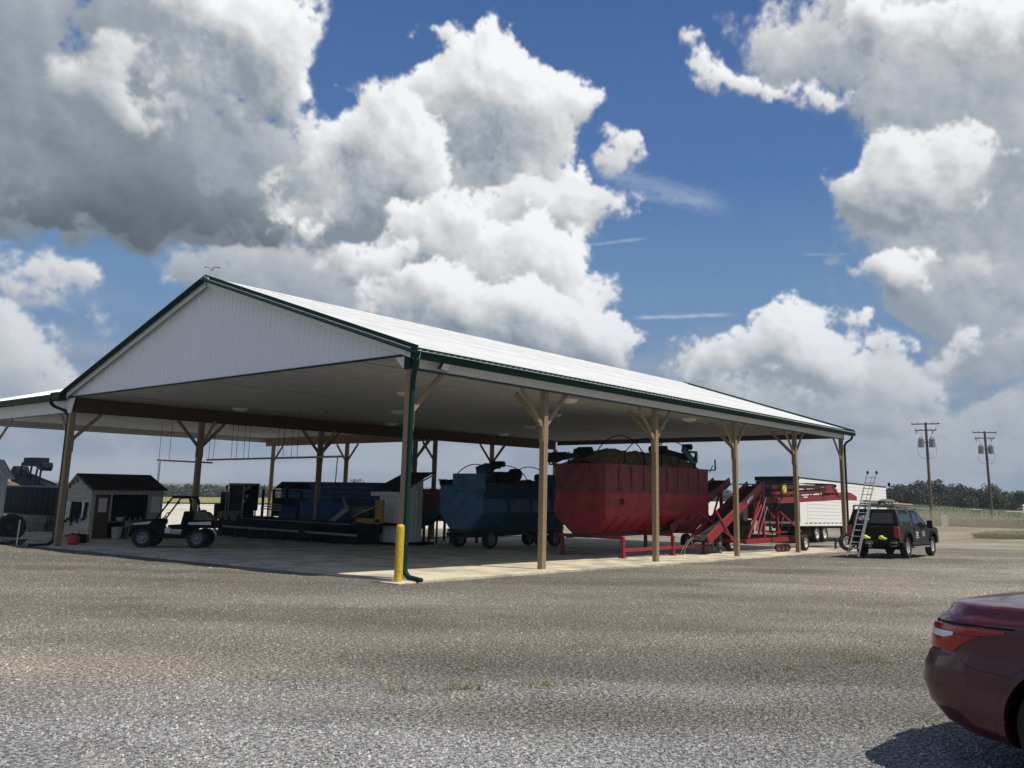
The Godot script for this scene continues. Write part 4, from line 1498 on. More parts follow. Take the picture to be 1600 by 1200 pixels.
	t1.bar(Vector3(-14.5, 0.35, -14.2), Vector3(-11.7, 2.0, -14.2), 0.36, 0.06, Vector3(0, 0, 1), 0.01)
	put(tc, "side_plate", t1, M.teal_paint)
	var t2 := MB.new()
	t2.bar(Vector3(-14.5, 0.40, -14.55), Vector3(-11.7, 2.05, -14.55), 0.10, 0.6, Vector3(0, 0, 1), 0.0)
	put(tc, "belt", t2, M.rubber)
	var t3 := MB.new()
	for x in [-14.0, -12.6]:
		var y := gy(x, -14.3)
		t3.bar(Vector3(x, y, -14.3), Vector3(x, 0.5 + (x + 14.5) * 0.59, -14.3), 0.07, 0.07)
		t3.bar(Vector3(x, y, -14.8), Vector3(x, 0.5 + (x + 14.5) * 0.59, -14.8), 0.07, 0.07)
	put(tc, "leg_frame", t3, M.dark_steel)
	var db := thing("dark_red_bin", "dark maroon bin standing behind the teal conveyor", "bin")
	var e1 := MB.new()
	e1.box(Vector3(-14.6, 1.3, -16.3), Vector3(2.6, 1.5, 1.8), Basis(), 0.02)
	put(db, "shell", e1, M.red_dull)
	for k in 4:
		var y := gy(-14.6, -16.3) + 0.02
		var lg := MB.new()
		lg.box(Vector3(-15.7 + (k % 2) * 2.2, (y + 0.6) * 0.5, -15.6 - (k / 2) * 1.4), Vector3(0.1, 0.6 - y, 0.1))
		put(db, "leg", lg, M.dark_steel)

func build_grader() -> void:
	# --- dark grading line across the front of the wing, left of the cabinet
	var g := thing("grading_machine", "long dark green grading machine with rails and belts inside the barn wing", "machine")
	var z := -10.6
	var b := MB.new()
	b.box(Vector3(-20.0, 0.28, z - 0.6), Vector3(11.2, 0.36, 1.3), Basis(), 0.02)
	put(g, "bed", b, M.dark_green_paint)
	var sk := MB.new()
	sk.box(Vector3(-20.0, 0.02, z + 0.08), Vector3(11.0, 0.10, 0.05))
	sk.box(Vector3(-19.2, 0.47, z + 0.08), Vector3(8.4, 0.03, 0.05))
	var skirt := MB.new()
	skirt.hexa([Vector3(-25.6, -0.46, z + 0.02), Vector3(-14.4, -0.34, z + 0.02), Vector3(-14.4, -0.34, z - 1.1), Vector3(-25.6, -0.46, z - 1.1), Vector3(-25.6, 0.12, z + 0.02), Vector3(-14.4, 0.12, z + 0.02), Vector3(-14.4, 0.12, z - 1.1), Vector3(-25.6, 0.12, z - 1.1)])
	put(g, "skirt", skirt, M.container)
	put(g, "side_rail", sk, M.grey_metal)
	for i in 9:
		var x := -25.3 + i * 1.32
		var y := gy(x, z) + 0.02
		var l := MB.new()
		l.box(Vector3(x, (y + 0.15) * 0.5, z), Vector3(0.09, 0.15 - y, 0.09))
		l.box(Vector3(x, (y + 0.15) * 0.5, z - 1.2), Vector3(0.09, 0.15 - y, 0.09))
		put(g, "leg", l, M.dark_steel)
	for i in 26:
		var x := -25.4 + i * 0.42
		var r := MB.new()
		r.cyl(Vector3(x, 0.50, z - 1.2), Vector3(x, 0.50, z), 0.055, 0.055, 8)
		put(g, "roller", r, M.dark_steel)
	for q in [[-23.2, 0.5, 1.9], [-22.3, 0.5, 1.9], [-21.2, 0.5, 2.0], [-20.0, 0.5, 1.8]]:
		var u := MB.new()
		u.bar(Vector3(q[0], q[1], z - 0.9), Vector3(q[0], q[2], z - 0.9), 0.10, 0.10)
		put(g, "upright", u, M.dark_green_paint)
	var ra := MB.new()
	ra.bar(Vector3(-22.5, 1.86, z - 0.9), Vector3(-20.0, 1.82, z - 0.9), 0.06, 0.06)
	ra.box(Vector3(-21.0, 1.05, z - 0.9), Vector3(2.6, 0.9, 0.08))
	ra.box(Vector3(-18.4, 0.95, z - 0.9), Vector3(2.4, 0.75, 0.5))
	put(g, "guard_rail", ra, M.dark_green_paint)
	var hd := MB.new()
	hd.prism([v2(-21.6, 1.95), v2(-20.0, 1.95), v2(-20.4, 2.22), v2(-21.0, 2.26)], z - 1.5, z - 0.4)
	put(g, "hood", hd, M.black_plastic)
	var pt := MB.new()
	for q in [[-26.3, 1.2, 0.9, 1.0], [-25.6, 1.55, 0.5, 1.1], [-26.6, 0.7, 1.4, 0.8], [-24.9, 0.85, 0.6, 0.8], [-19.6, 0.75, 0.8, 0.6], [-17.3, 0.7, 1.2, 0.5]]:
		pt.box(Vector3(q[0], q[1], z - 1.0), Vector3(q[2], q[3], 0.7), Basis(Vector3(0, 0, 1), 0.06 * sin(q[0] * 7.0)), 0.03)
	put(g, "casing", pt, M.black_plastic)
	var bk := MB.new()
	bk.box(Vector3(-18.0, 0.92, z - 0.9), Vector3(3.4, 0.86, 0.6), Basis(), 0.03)
	bk.box(Vector3(-20.6, 0.80, z - 0.8), Vector3(1.4, 0.62, 0.5), Basis(), 0.03)
	bk.prism([v2(-19.6, 1.35), v2(-17.2, 1.35), v2(-17.6, 1.58), v2(-19.2, 1.55)], z - 1.2, z - 0.7)
	put(g, "sorting_head", bk, M.navy_paint)
	var lo2 := MB.new()
	lo2.box(Vector3(-16.2, 0.0, z - 0.3), Vector3(3.4, 0.66, 0.7), Basis(), 0.02)
	put(g, "lower_casing", lo2, M.container)
	var rg := MB.new()
	for k in 3:
		rg.bar(Vector3(-22.3 + k * 0.2, 0.98 + k * 0.12, z - 0.2), Vector3(-20.6, 0.92 + k * 0.12, z - 0.25), 0.05, 0.05)
	put(g, "grille_bar", rg, M.grey_metal)
	# --- canvas sided filler with a chute
	var c := thing("box_filler", "tall grey canvas box filler with a sunlit rim above the grading machine", "machine")
	var c1 := MB.new()
	c1.box(Vector3(-23.7, 1.48, z - 0.1), Vector3(1.30, 1.28, 0.9), Basis(), 0.03)
	put(c, "curtain", c1, M.black_plastic)
	var c2 := MB.new()
	c2.box(Vector3(-23.7, 2.13, z - 0.1), Vector3(1.34, 0.10, 0.94), Basis(), 0.02)
	put(c, "rim", c2, M.canvas)
	var cv := thing("canvas_hood", "sunlit tan canvas hood standing in the open behind the barn wing", "hood", ground(-41.2, -21.6))
	var c9 := MB.new()
	c9.box(Vector3(0, 2.25, 0), Vector3(2.3, 1.3, 1.2), Basis(), 0.12)
	put(cv, "canvas", c9, M.canvas)
	var c8 := MB.new()
	for q in [Vector3(-1.0, 0, 0.5), Vector3(1.0, 0, 0.5), Vector3(-1.0, 0, -0.5), Vector3(1.0, 0, -0.5)]: c8.bar(q + Vector3(0, -0.1, 0), q + Vector3(0, 1.7, 0), 0.08, 0.08)
	put(cv, "leg_frame", c8, M.dark_steel)
	for x in [-24.45, -24.2, -22.95]:
		var u := MB.new()
		u.bar(Vector3(x, 0.5, z + 0.38), Vector3(x, 2.1, z + 0.38), 0.06, 0.06)
		put(c, "upright", u, M.grey_metal)
	for q in [[-24.5, 1.95], [-22.75, 1.9], [-22.6, 1.55], [-22.8, 1.3], [-22.45, 1.98]]:
		var u := MB.new()
		u.box(Vector3(q[0], q[1], z + 0.4), Vector3(0.12, 0.16, 0.12), Basis(), 0.02)
		put(c, "switch_box", u, M.grey_metal)
	var ch := MB.new()
	ch.prism([v2(-25.1, 0.40), v2(-24.75, 0.36), v2(-24.7, 0.58), v2(-24.5, 0.62), v2(-24.45, 0.36), v2(-24.1, 0.35), v2(-24.05, 0.56), v2(-23.85, 0.60), v2(-23.8, 0.34), v2(-23.45, 0.33), v2(-23.0, 0.84), v2(-25.0, 0.80)], z + 0.42, z + 0.45)
	put(c, "chute_plate", ch, M.block)
	# --- yellow framed conveyor right beside the cabinet
	var y := thing("yellow_conveyor", "conveyor with a yellow frame left of the small grey cabinet", "conveyor")
	var y1 := MB.new()
	y1.box(Vector3(-13.9, 1.05, -11.2), Vector3(0.5, 1.0, 0.12), Basis(), 0.01)
	y1.box(Vector3(-14.6, 0.62, -11.2), Vector3(1.6, 0.22, 0.12), Basis(), 0.01)
	put(y, "frame", y1, M.machine_yellow)
	var y2 := MB.new()
	y2.bar(Vector3(-15.6, 0.78, -11.1), Vector3(-13.9, 1.3, -11.1), 0.07, 0.07)
	put(y, "brace", y2, M.canvas)
	var y3 := MB.new()
	y3.box(Vector3(-15.5, 1.05, -11.3), Vector3(1.4, 0.36, 0.1), Basis(), 0.01)
	put(y, "panel", y3, M.teal_paint)
	for x in [-15.35, -15.05]:
		var k := MB.new()
		k.cyl(Vector3(x, 1.08, -11.25), Vector3(x, 1.08, -11.22), 0.03, 0.03, 8)
		put(y, "button", k, M.white_paint)
	var y4 := MB.new()
	y4.bar(Vector3(-17.4, 0.32, -11.1), Vector3(-15.9, 1.15, -11.1), 0.25, 0.06, Vector3(0, 0, 1), 0.01)
	y4.bar(Vector3(-16.3, 1.62, -11.1), Vector3(-16.1, 1.2, -11.1), 0.08, 0.06)
	put(y, "side_plate", y4, M.grey_metal)
	for i in 6:
		var x := -17.6 + i * 0.75
		var gg := gy(x, -11.1) + 0.02
		var l := MB.new()
		l.box(Vector3(x, (gg + 0.5) * 0.5, -11.1), Vector3(0.05, 0.5 - gg, 0.05))
		put(y, "leg", l, M.dark_steel)
	var y5 := MB.new()
	y5.box(Vector3(-15.7, 0.5, -11.5), Vector3(4.4, 0.1, 0.7))
	y5.bar(Vector3(-18.6, 0.05, -10.6), Vector3(-17.0, -0.28, -10.2), 0.25, 0.12)
	put(y, "belt", y5, M.black_plastic)
	# --- rails and cords hung from the ceiling
	var h := thing("hanging_rail", "dark rail hung level from the ceiling on thin rods at the left", "rail")
	rail(h, Vector3(-27.4, 3.27, -8.0), Vector3(-22.3, 3.1, -8.0), [0.02, 0.22])
	for s in [0.0, 0.12, 0.2]:
		var cd := MB.new()
		cd.tube([Vector3(-27.3 + s, 3.2, -8.0), Vector3(-27.25 + s * 0.7, 2.0, -8.0), Vector3(-27.3 + s * 0.4, 0.6, -8.0)], 0.012, 5)
		put(h, "cord", cd, M.black_plastic)
	var h2 := thing("hanging_rail", "long grey rail hung on pairs of thin rods from the barn ceiling", "rail")
	rail(h2, Vector3(-22.7, 3.24, -8.0), Vector3(-12.6, 3.28, -8.0), [0.01, 0.05, 0.2, 0.24, 0.3, 0.34, 0.56, 0.6, 0.66, 0.7, 0.88])
	var cd2 := MB.new()
	cd2.tube([Vector3(-12.9, 3.24, -8.0), Vector3(-12.95, 2.0, -8.0), Vector3(-12.95, 0.9, -8.0)], 0.022, 5)
	put(h2, "cord", cd2, M.black_plastic)

func rail(p: Node3D, a: Vector3, b: Vector3, at: Array) -> void:
	var mb := MB.new()
	mb.bar(a, b, 0.10, 0.08)
	put(p, "rail", mb, M.grey_metal)
	for t in at:
		var c := a.lerp(b, t)
		var r := MB.new()
		r.cyl(c, Vector3(c.x, CEIL - 0.03, c.z), 0.011, 0.011, 5)
		put(p, "rod", r, M.dark_steel)

func build_loader() -> void:
	# --- red loader on wheels with a folded boom, at the far right end of the barn
	var p := thing("red_loader", "red mobile conveyor loader with a raised belt and a long folded boom", "loader")
	for x in [-1.25, -1.95]:
		var b := MB.new()
		b.bar(Vector3(x, 0.22, -17.3), Vector3(x, 2.45, -22.6), 0.06, 0.40, Vector3.UP, 0.01)
		put(p, "side_plate", b, M.red_frame)
	var bl := MB.new()
	bl.bar(Vector3(-1.6, 0.16, -17.3), Vector3(-1.6, 2.38, -22.6), 0.66, 0.10, Vector3.UP)
	put(p, "belt", bl, M.rubber)
	# second belt behind it
	for x in [-2.7, -3.5]:
		var b := MB.new()
		b.bar(Vector3(x, 0.62, -16.9), Vector3(x, 2.62, -22.3), 0.06, 0.36, Vector3.UP, 0.01)
		put(p, "side_plate", b, M.red_dull)
	var bl2 := MB.new()
	bl2.bar(Vector3(-3.1, 0.62, -16.9), Vector3(-3.1, 2.62, -22.3), 0.74, 0.10, Vector3.UP)
	put(p, "belt", bl2, M.rubber)
	for i in 7:
		var t := 0.12 + i * 0.13
		var c := Vector3(-2.7, 0.62, -16.9).lerp(Vector3(-2.7, 2.62, -22.3), t)
		var r := MB.new()
		r.cyl(c + Vector3(-0.8, -0.12, 0), c + Vector3(0.1, -0.12, 0), 0.06, 0.06, 8)
		put(p, "roller", r, M.dark_steel)
	# chassis
	var gz := func(z: float) -> float: return gy(-1.6, z) + 0.03
	var ch := MB.new()
	ch.bar(Vector3(-1.2, 0.05, -20.6), Vector3(-1.2, 0.02, -25.2), 0.12, 0.20, Vector3.UP, 0.01)
	ch.bar(Vector3(-3.3, 0.05, -20.6), Vector3(-3.3, 0.02, -25.2), 0.12, 0.20, Vector3.UP, 0.01)
	for z in [-20.7, -22.8, -25.1]:
		ch.bar(Vector3(-1.2, 0.05, z), Vector3(-3.3, 0.05, z), 0.12, 0.16, Vector3.UP, 0.01)
	ch.bar(Vector3(-0.5, 0.10, -25.25), Vector3(-3.8, 0.10, -25.25), 0.14, 0.14, Vector3.UP, 0.01)
	put(p, "chassis", ch, M.red_frame)
	for w in [[-2.2, -21.2, 0.34], [-0.46, -25.25, 0.36], [-4.6, -25.6, 0.36], [-4.4, -21.2, 0.34]]:
		var wz: float = w[1]
		wheel(p, Vector3(w[0], gy(w[0], wz) + 0.03 + w[2], wz), Vector3(1, 0, 0), w[2], 0.26, M.white_rim)
	# tower and braces
	for q in [[-1.25, -22.6, 2.62], [-1.25, -24.1, 1.3], [-3.3, -22.6, 2.62], [-2.3, -22.9, 2.4]]:
		var u := MB.new()
		u.bar(Vector3(q[0], 0.1, q[1]), Vector3(q[0], q[2], q[1]), 0.13, 0.13, Vector3(1, 0, 0), 0.01)
		put(p, "upright", u, M.red_frame)
	for q in [[Vector3(-1.2, 0.1, -20.9), Vector3(-1.2, 2.2, -22.4)], [Vector3(-1.15, 0.2, -20.8), Vector3(-1.15, 1.6, -22.2)], [Vector3(-1.2, 1.4, -17.9), Vector3(-1.2, 0.0, -19.6)], [Vector3(-2.2, 1.35, -18.1), Vector3(-1.2, 0.1, -19.9)], [Vector3(-1.2, 1.55, -22.7), Vector3(-1.2, 1.0, -23.7)], [Vector3(-1.2, 1.3, -24.3), Vector3(-0.7, 0.35, -25.6)], [Vector3(-3.2, 0.2, -21.0), Vector3(-3.2, 2.3, -22.4)]]:
		var u := MB.new()
		u.bar(q[0], q[1], 0.07, 0.07, Vector3(1, 0, 0), 0.006)
		put(p, "brace", u, M.red_frame)
	for q in [[Vector3(-1.25, 2.5, -22.6), Vector3(-3.3, 2.5, -22.6)], [Vector3(-1.25, 1.5, -22.6), Vector3(-3.3, 1.5, -22.6)], [Vector3(-2.7, 0.2, -19.4), Vector3(-2.7, 1.7, -20.0)], [Vector3(-3.5, 0.1, -19.6), Vector3(-3.5, 1.9, -20.6)], [Vector3(-1.3, 0.9, -23.6), Vector3(-1.3, 1.75, -24.6)], [Vector3(-1.3, 0.75, -22.7), Vector3(-1.3, 0.75, -24.1)], [Vector3(-3.2, 0.3, -24.8), Vector3(-2.0, 1.9, -24.6)], [Vector3(-1.9, 0.2, -23.4), Vector3(-1.9, 1.9, -24.4)], [Vector3(-1.2, 0.35, -22.8), Vector3(-1.2, 0.35, -25.1)], [Vector3(-1.3, 0.2, -24.4), Vector3(-1.3, 1.1, -25.0)]]:
		var u := MB.new()
		u.bar(q[0], q[1], 0.055, 0.055, Vector3(1, 0, 0.1), 0.006)
		put(p, "brace", u, M.red_dull)
	for q in [[-2.6, 0.45, -23.6, 0.5], [-2.9, 0.4, -24.6, 0.45], [-3.0, 0.9, -20.6, 0.5], [-2.6, 1.95, -24.2, 0.35]]:
		var u := MB.new()
		u.box(Vector3(q[0], q[1], q[2]), Vector3(q[3], q[3] * 0.8, q[3] * 0.9), Basis(Vector3.UP, q[2]), 0.04)
		put(p, "gearbox", u, M.black_plastic)
	# cylinders with bright rods
	for q in [[Vector3(-1.05, 0.5, -21.4), Vector3(-1.05, 1.9, -22.5)], [Vector3(-1.05, 0.35, -21.7), Vector3(-1.05, 1.5, -22.6)]]:
		var u := MB.new()
		var m: Vector3 = q[0].lerp(q[1], 0.55)
		u.cyl(q[0], m, 0.045, 0.045, 10)
		var o := put(p, "hydraulic_cylinder", u, M.red_dull)
		var rd := MB.new()
		rd.cyl(m, q[1], 0.022, 0.022, 8)
		put(o, "rod", rd, M.chrome)
	# engine bay
	var e := MB.new()
	e.box(Vector3(-2.2, 0.55, -21.9), Vector3(0.9, 0.75, 1.1), Basis(), 0.04)
	put(p, "engine", e, M.black_plastic)
	var tk := MB.new()
	tk.box(Vector3(-2.0, 1.18, -21.9), Vector3(0.5, 0.72, 0.42), Basis(), 0.03)
	put(p, "tank", tk, M.grey_metal)
	var cb := MB.new()
	cb.box(Vector3(-2.4, 1.5, -23.4), Vector3(0.9, 1.1, 0.5), Basis(), 0.02)
	put(p, "control_box", cb, M.red_dull)
	# folded boom
	for q in [[-1.0, 2.40, 2.50, -23.0, -31.0, 0.17], [-1.0, 2.12, 2.28, -23.0, -31.4, 0.14], [-1.0, 1.78, 1.98, -23.6, -32.6, 0.26], [-1.9, 2.40, 2.50, -23.0, -31.0, 0.17], [-1.9, 1.78, 1.98, -23.6, -32.6, 0.26], [-1.45, 2.1, 2.36, -25.0, -32.2, 0.24]]:
		var u := MB.new()
		u.bar(Vector3(q[0], q[1], q[3]), Vector3(q[0], q[2], q[4]), 0.08, q[5], Vector3.UP, 0.01)
		put(p, "boom_beam", u, M.red_frame)
	for i in 11:
		var za := -23.4 - i * 0.72
		var u := MB.new()
		var up := i % 2 == 0
		u.bar(Vector3(-1.0, 1.95 if up else 2.42, za), Vector3(-1.0, 2.42 if up else 2.0, za - 0.72), 0.045, 0.045, Vector3(1, 0, 0))
		put(p, "boom_lattice", u, M.red_frame)
	var bb := MB.new()
	bb.bar(Vector3(-1.45, 2.36, -23.2), Vector3(-1.45, 2.48, -31.0), 0.7, 0.06, Vector3.UP)
	put(p, "boom_belt", bb, M.red_dull)
	var hd := MB.new()
	hd.prism([v2(31.6, 1.82), v2(34.5, 1.80), v2(34.5, 2.02), v2(33.4, 2.24), v2(31.6, 2.18)], -1.9, -1.0, Transform3D(Basis(Vector3(0, 0, -1), Vector3.UP, Vector3(1, 0, 0)), Vector3.ZERO))
	put(p, "boom_head", hd, M.red_frame)
	var hr := MB.new()
	hr.cyl(Vector3(-2.0, 2.55, -31.0), Vector3(-0.9, 2.55, -31.0), 0.09, 0.09, 10)
	hr.box(Vector3(-1.3, 2.62, -29.6), Vector3(0.7, 0.06, 2.4))
	hr.bar(Vector3(-1.0, 2.6, -30.8), Vector3(-0.95, 2.1, -31.3), 0.03, 0.03)
	hr.bar(Vector3(-0.95, 2.5, -30.6), Vector3(-0.9, 1.95, -31.5), 0.025, 0.025)
	put(p, "belt_roller", hr, M.black_plastic)
	for q in [[-24.9, 2.2], [-27.2, 2.46]]:
		var st := MB.new()
		st.box(Vector3(-0.952, q[1] - (0.24 if q[0] > -26.0 else 0.0), q[0] - 2.0), Vector3(0.008, 0.07, 0.5))
		put(p, "decal", st, M.white_paint)
	var dc := MB.new()
	dc.bar(Vector3(-1.212, 1.72, -20.9), Vector3(-1.212, 1.98, -21.5), 0.012, 0.13, Vector3.UP)
	put(p, "decal", dc, M.white_paint)
	var rl := MB.new()
	rl.lathe(Vector3(-0.86, 2.34, -24.1), Vector3(1, 0, 0), [v2(0.0, -0.05), v2(0.2, -0.05), v2(0.22, -0.03), v2(0.22, 0.03), v2(0.2, 0.05), v2(0.13, 0.06), v2(0.12, 0.03), v2(0.07, 0.03), v2(0.05, 0.07), v2(0.0, 0.07)], 20)
	put(p, "cable_reel", rl, M.lime)
	var ca := MB.new()
	ca.tube([Vector3(-0.86, 2.56, -24.1), Vector3(-0.95, 2.62, -26.0), Vector3(-0.98, 2.6, -29.0)], 0.018, 5)
	put(p, "cable", ca, M.hose)
	var hs := MB.new()
	hs.tube([Vector3(-0.9, 2.1, -23.9), Vector3(-0.85, 1.85, -23.8), Vector3(-0.9, 1.6, -23.3), Vector3(-1.0, 1.5, -22.8), Vector3(-1.1, 0.9, -22.9), Vector3(-1.1, 0.3, -23.2)], 0.025, 5)
	hs.tube([Vector3(-1.1, 2.3, -22.7), Vector3(-0.95, 1.7, -23.1), Vector3(-1.0, 0.9, -23.9), Vector3(-1.1, 0.25, -24.2)], 0.02, 5)
	put(p, "hydraulic_hose", hs, M.black_plastic)
	# row of small rubber wheels with red hubs lying in front of the chassis
	for i in 4:
		var z := -22.7 - i * 0.32
		var o := thing("small_wheel", ["small red hubbed wheel on the slab, farthest left of the short row", "small red hubbed wheel on the slab, second of the short row", "small red hubbed wheel on the slab, third of the short row", "small red hubbed wheel next to the fifth barn post"][i], "wheel", Vector3.ZERO, 0.0, "small wheels lying in front of the red loader")
		wheel(o, Vector3(-0.62 + 0.05 * sin(i * 2.0), gy(-0.6, z) + 0.03 + 0.17, z), Vector3(0.8, 0, 0.6), 0.17, 0.12, M.hub_red, false)

# ------------------------------------------------------------------ small things, cabinet, shed, utility vehicle
func build_small() -> void:
	var b := thing("bollard", "bright yellow round bollard in front of the near barn corner post", "bollard", Vector3(0.70, gy(0.7, 0.72), 0.72))
	var m := MB.new()
	m.lathe(Vector3.ZERO, Vector3.UP, [v2(0.092, -0.1), v2(0.092, 1.17), v2(0.088, 1.205), v2(0.075, 1.235), v2(0.03, 1.25), v2(0.0, 1.252)], 28)
	put(b, "pipe", m, M.yellow)
	var pad := MB.new()
	pad.box(Vector3(0, 0.01, 0), Vector3(0.62, 0.04, 0.5), Basis(), 0.01)
	put(b, "footing", pad, M.concrete)
	# --- little grey cabinet with a sloping roof
	var c := thing("pump_cabinet", "small pale grey ribbed cabinet with a dark sloping roof, behind the corner post", "cabinet")
	var y0 := gy(-14.2, -12.6) + 0.02
	for s in [[Vector3(-14.87, y0 + 0.1, -12.0), Vector3(1, 0, 0), 1.38, Vector3(0, 0, 1), 1.86, 1.86], [Vector3(-13.49, y0 + 0.1, -12.0), Vector3(0, 0, -1), 1.35, Vector3(1, 0, 0), 1.86, 2.52], [Vector3(-14.87, y0 + 0.1, -12.0), Vector3(0, 0, -1), 1.35, Vector3(-1, 0, 0), 1.86, 2.52], [Vector3(-14.87, y0 + 0.1, -13.35), Vector3(1, 0, 0), 1.38, Vector3(0, 0, -1), 2.52, 2.52]]:
		panel(c, "wall_panel", s[0], s[1], s[4] - y0 - 0.1, Vector3.UP, s[2], s[3], 0.014, M.grey_siding, s[5] - y0 - 0.1, 0.23)
	var rf := MB.new()
	for k in 6:   # overlapping shingle courses
		var t := k / 6.0
		var a := Vector3(0, 1.88, -11.72).lerp(Vector3(0, 2.74, -13.72), t)
		var e := Vector3(0, 1.88, -11.72).lerp(Vector3(0, 2.74, -13.72), t + 0.19)
		rf.xf = Transform3D(Basis(), Vector3(-14.2, 0.03 + 0.0, 0))
		rf.bar(a + Vector3(0, 0.02, 0), e + Vector3(0, 0.008, 0), 1.95, 0.03, Vector3(0, 1, 0.4))
	put(c, "roof", rf, M.shingle)
	var fa := MB.new()
	fa.box(Vector3(-14.2, 1.80, -11.73), Vector3(1.9, 0.19, 0.04))
	put(c, "fascia", fa, M.white_paint)
	var fs2 := MB.new()
	fs2.bar(Vector3(-13.24, 1.82, -11.75), Vector3(-13.24, 2.68, -13.7), 0.03, 0.12, Vector3(1, 0, 0))
	put(c, "barge_board", fs2, M.grey_siding)
	var sk := MB.new()
	sk.box(Vector3(-14.1, y0 + 0.05, -12.65), Vector3(2.2, 0.13, 2.1), Basis(), 0.02)
	put(c, "plinth", sk, M.black_plastic)
	var st := thing("step_box", "small white box at the left foot of the grey cabinet", "box", Vector3(-15.1, y0 + 0.12, -11.9))
	var sb := MB.new()
	sb.box(Vector3(0, 0.25, 0), Vector3(0.36, 0.5, 0.4), Basis(), 0.02)
	put(st, "body", sb, M.white_paint)
	var sl := MB.new()
	sl.box(Vector3(0, 0.515, 0), Vector3(0.40, 0.03, 0.44), Basis(), 0.01)
	put(st, "lid", sl, M.grey_siding)
	# --- packing shed
	build_shed()
	# --- things round the left corner post
	var gc := thing("fuel_can", "red plastic fuel can on the slab right of the left corner post", "fuel can", Vector3(-19.25, gy(-19.25, -0.9) + 0.02, -0.9), 0.6)
	var g1 := MB.new()
	g1.box(Vector3(0, 0.17, 0), Vector3(0.40, 0.34, 0.26), Basis(), 0.06)
	put(gc, "body", g1, M.red_plastic)
	var g2 := MB.new()
	g2.tube([Vector3(-0.12, 0.33, 0), Vector3(-0.10, 0.41, 0), Vector3(0.08, 0.41, 0), Vector3(0.12, 0.33, 0)], 0.02, 6)
	put(gc, "handle", g2, M.red_plastic)
	var g3 := MB.new()
	g3.cyl(Vector3(0.15, 0.32, 0), Vector3(0.22, 0.48, 0), 0.03, 0.015, 8)
	put(gc, "spout", g3, M.black_plastic)
	for q in [[-20.6, -1.6, 0.34, "small dark crate on the slab between fuel can and shed"], [-21.5, -2.1, 0.28, "pale carton lying before the shed's gable end"]]:
		var k := thing("crate", q[3], "crate", Vector3(q[0], gy(q[0], q[1]) + 0.02, q[1]), 0.4)
		var mb := MB.new()
		for s in [[Vector3(0, q[2] * 0.5, 0.2), Vector3(0.5, q[2], 0.03)], [Vector3(0, q[2] * 0.5, -0.2), Vector3(0.5, q[2], 0.03)], [Vector3(0.235, q[2] * 0.5, 0), Vector3(0.03, q[2], 0.37)], [Vector3(-0.235, q[2] * 0.5, 0), Vector3(0.03, q[2], 0.37)]]:
			mb.box(s[0], s[1])
		put(k, "sides", mb, M.black_plastic if q[2] > 0.3 else M.block)
		var bt := MB.new()
		bt.box(Vector3(0, 0.02, 0), Vector3(0.44, 0.03, 0.37))
		put(k, "bottom", bt, M.black_plastic)
	var wp := thing("marker_post", "thin white marker post left of the left corner post", "post", ground(-19.6, 0.9))
	var w1 := MB.new()
	w1.cyl(Vector3(0, -0.05, 0), Vector3(0.05, 0.9, 0), 0.025, 0.025, 8)
	put(wp, "rod", w1, M.white_paint)
	var wc := MB.new()
	wc.lathe(Vector3(0.05, 0.9, 0), Vector3.UP, [v2(0.028, -0.02), v2(0.028, 0.01), v2(0.015, 0.025), v2(0.0, 0.028)], 8)
	put(wp, "cap", wc, M.white_paint)
	var ty := thing("large_tyre", "large dark tractor tyre standing at the left edge of the yard", "tyre", ground(-24.0, -0.4) + Vector3(0, 0.52, 0), 0.5)
	wheel(ty, Vector3.ZERO, Vector3(0.75, 0, 0.66), 0.54, 0.42, M.dark_steel, true, 14)
	var dk := thing("flat_trailer", "low grey flat trailer bed lying at the far left edge beside the large tyre", "trailer", ground(-22.3, 0.9) + Vector3(0, 0.12, 0), 0.12)
	for i in 6:
		var pb := MB.new()
		pb.box(Vector3(0.2, 0.06, -0.5 + i * 0.2), Vector3(2.9, 0.05, 0.185), Basis(), 0.006)
		put(dk, "plank", pb, M.grey_metal)
	var df := MB.new()
	df.box(Vector3(0.2, -0.01, -0.5), Vector3(2.8, 0.09, 0.08))
	df.box(Vector3(0.2, -0.01, 0.5), Vector3(2.8, 0.09, 0.08))
	df.bar(Vector3(1.6, -0.02, 0), Vector3(2.3, -0.05, 0), 0.08, 0.08)
	put(dk, "frame", df, M.dark_steel)
	for x in [-0.4, 0.4]:
		wheel(dk, Vector3(x, -0.0, 0.68), Vector3(0, 0, 1), 0.16, 0.12, M.grey_metal, false)
	# --- long dark container on a block wall at the far left
	var ct := thing("dark_container", "long dark container with a flat top at the far left, behind a low block wall", "container")
	var cb := MB.new()
	cb.box(Vector3(-38.9, 1.0, -8.0), Vector3(9.2, 1.66, 2.4), Basis(), 0.03)
	put(ct, "shell", cb, M.container)
	for i in 12:
		var r := MB.new()
		r.box(Vector3(-43.1 + i * 0.76, 1.0, -6.795), Vector3(0.10, 1.5, 0.02), Basis(), 0.01)
		put(ct, "rib", r, M.container)
	var cr := MB.new()
	cr.box(Vector3(-38.9, 1.82, -6.78), Vector3(9.2, 0.08, 0.08))
	cr.box(Vector3(-38.9, 0.20, -6.76), Vector3(9.2, 0.08, 0.08))
	put(ct, "rail", cr, M.dark_steel)
	for x in [-42.5, -38.9, -35.3]:
		var lg := MB.new()
		var y := gy(x, -8.0)
		lg.box(Vector3(x, (y + 0.17) * 0.5, -8.0), Vector3(0.3, 0.17 - y, 2.0))
		put(ct, "leg", lg, M.dark_steel)
	var bw := thing("block_wall", "low wall of grey concrete blocks under the dark container", "wall")
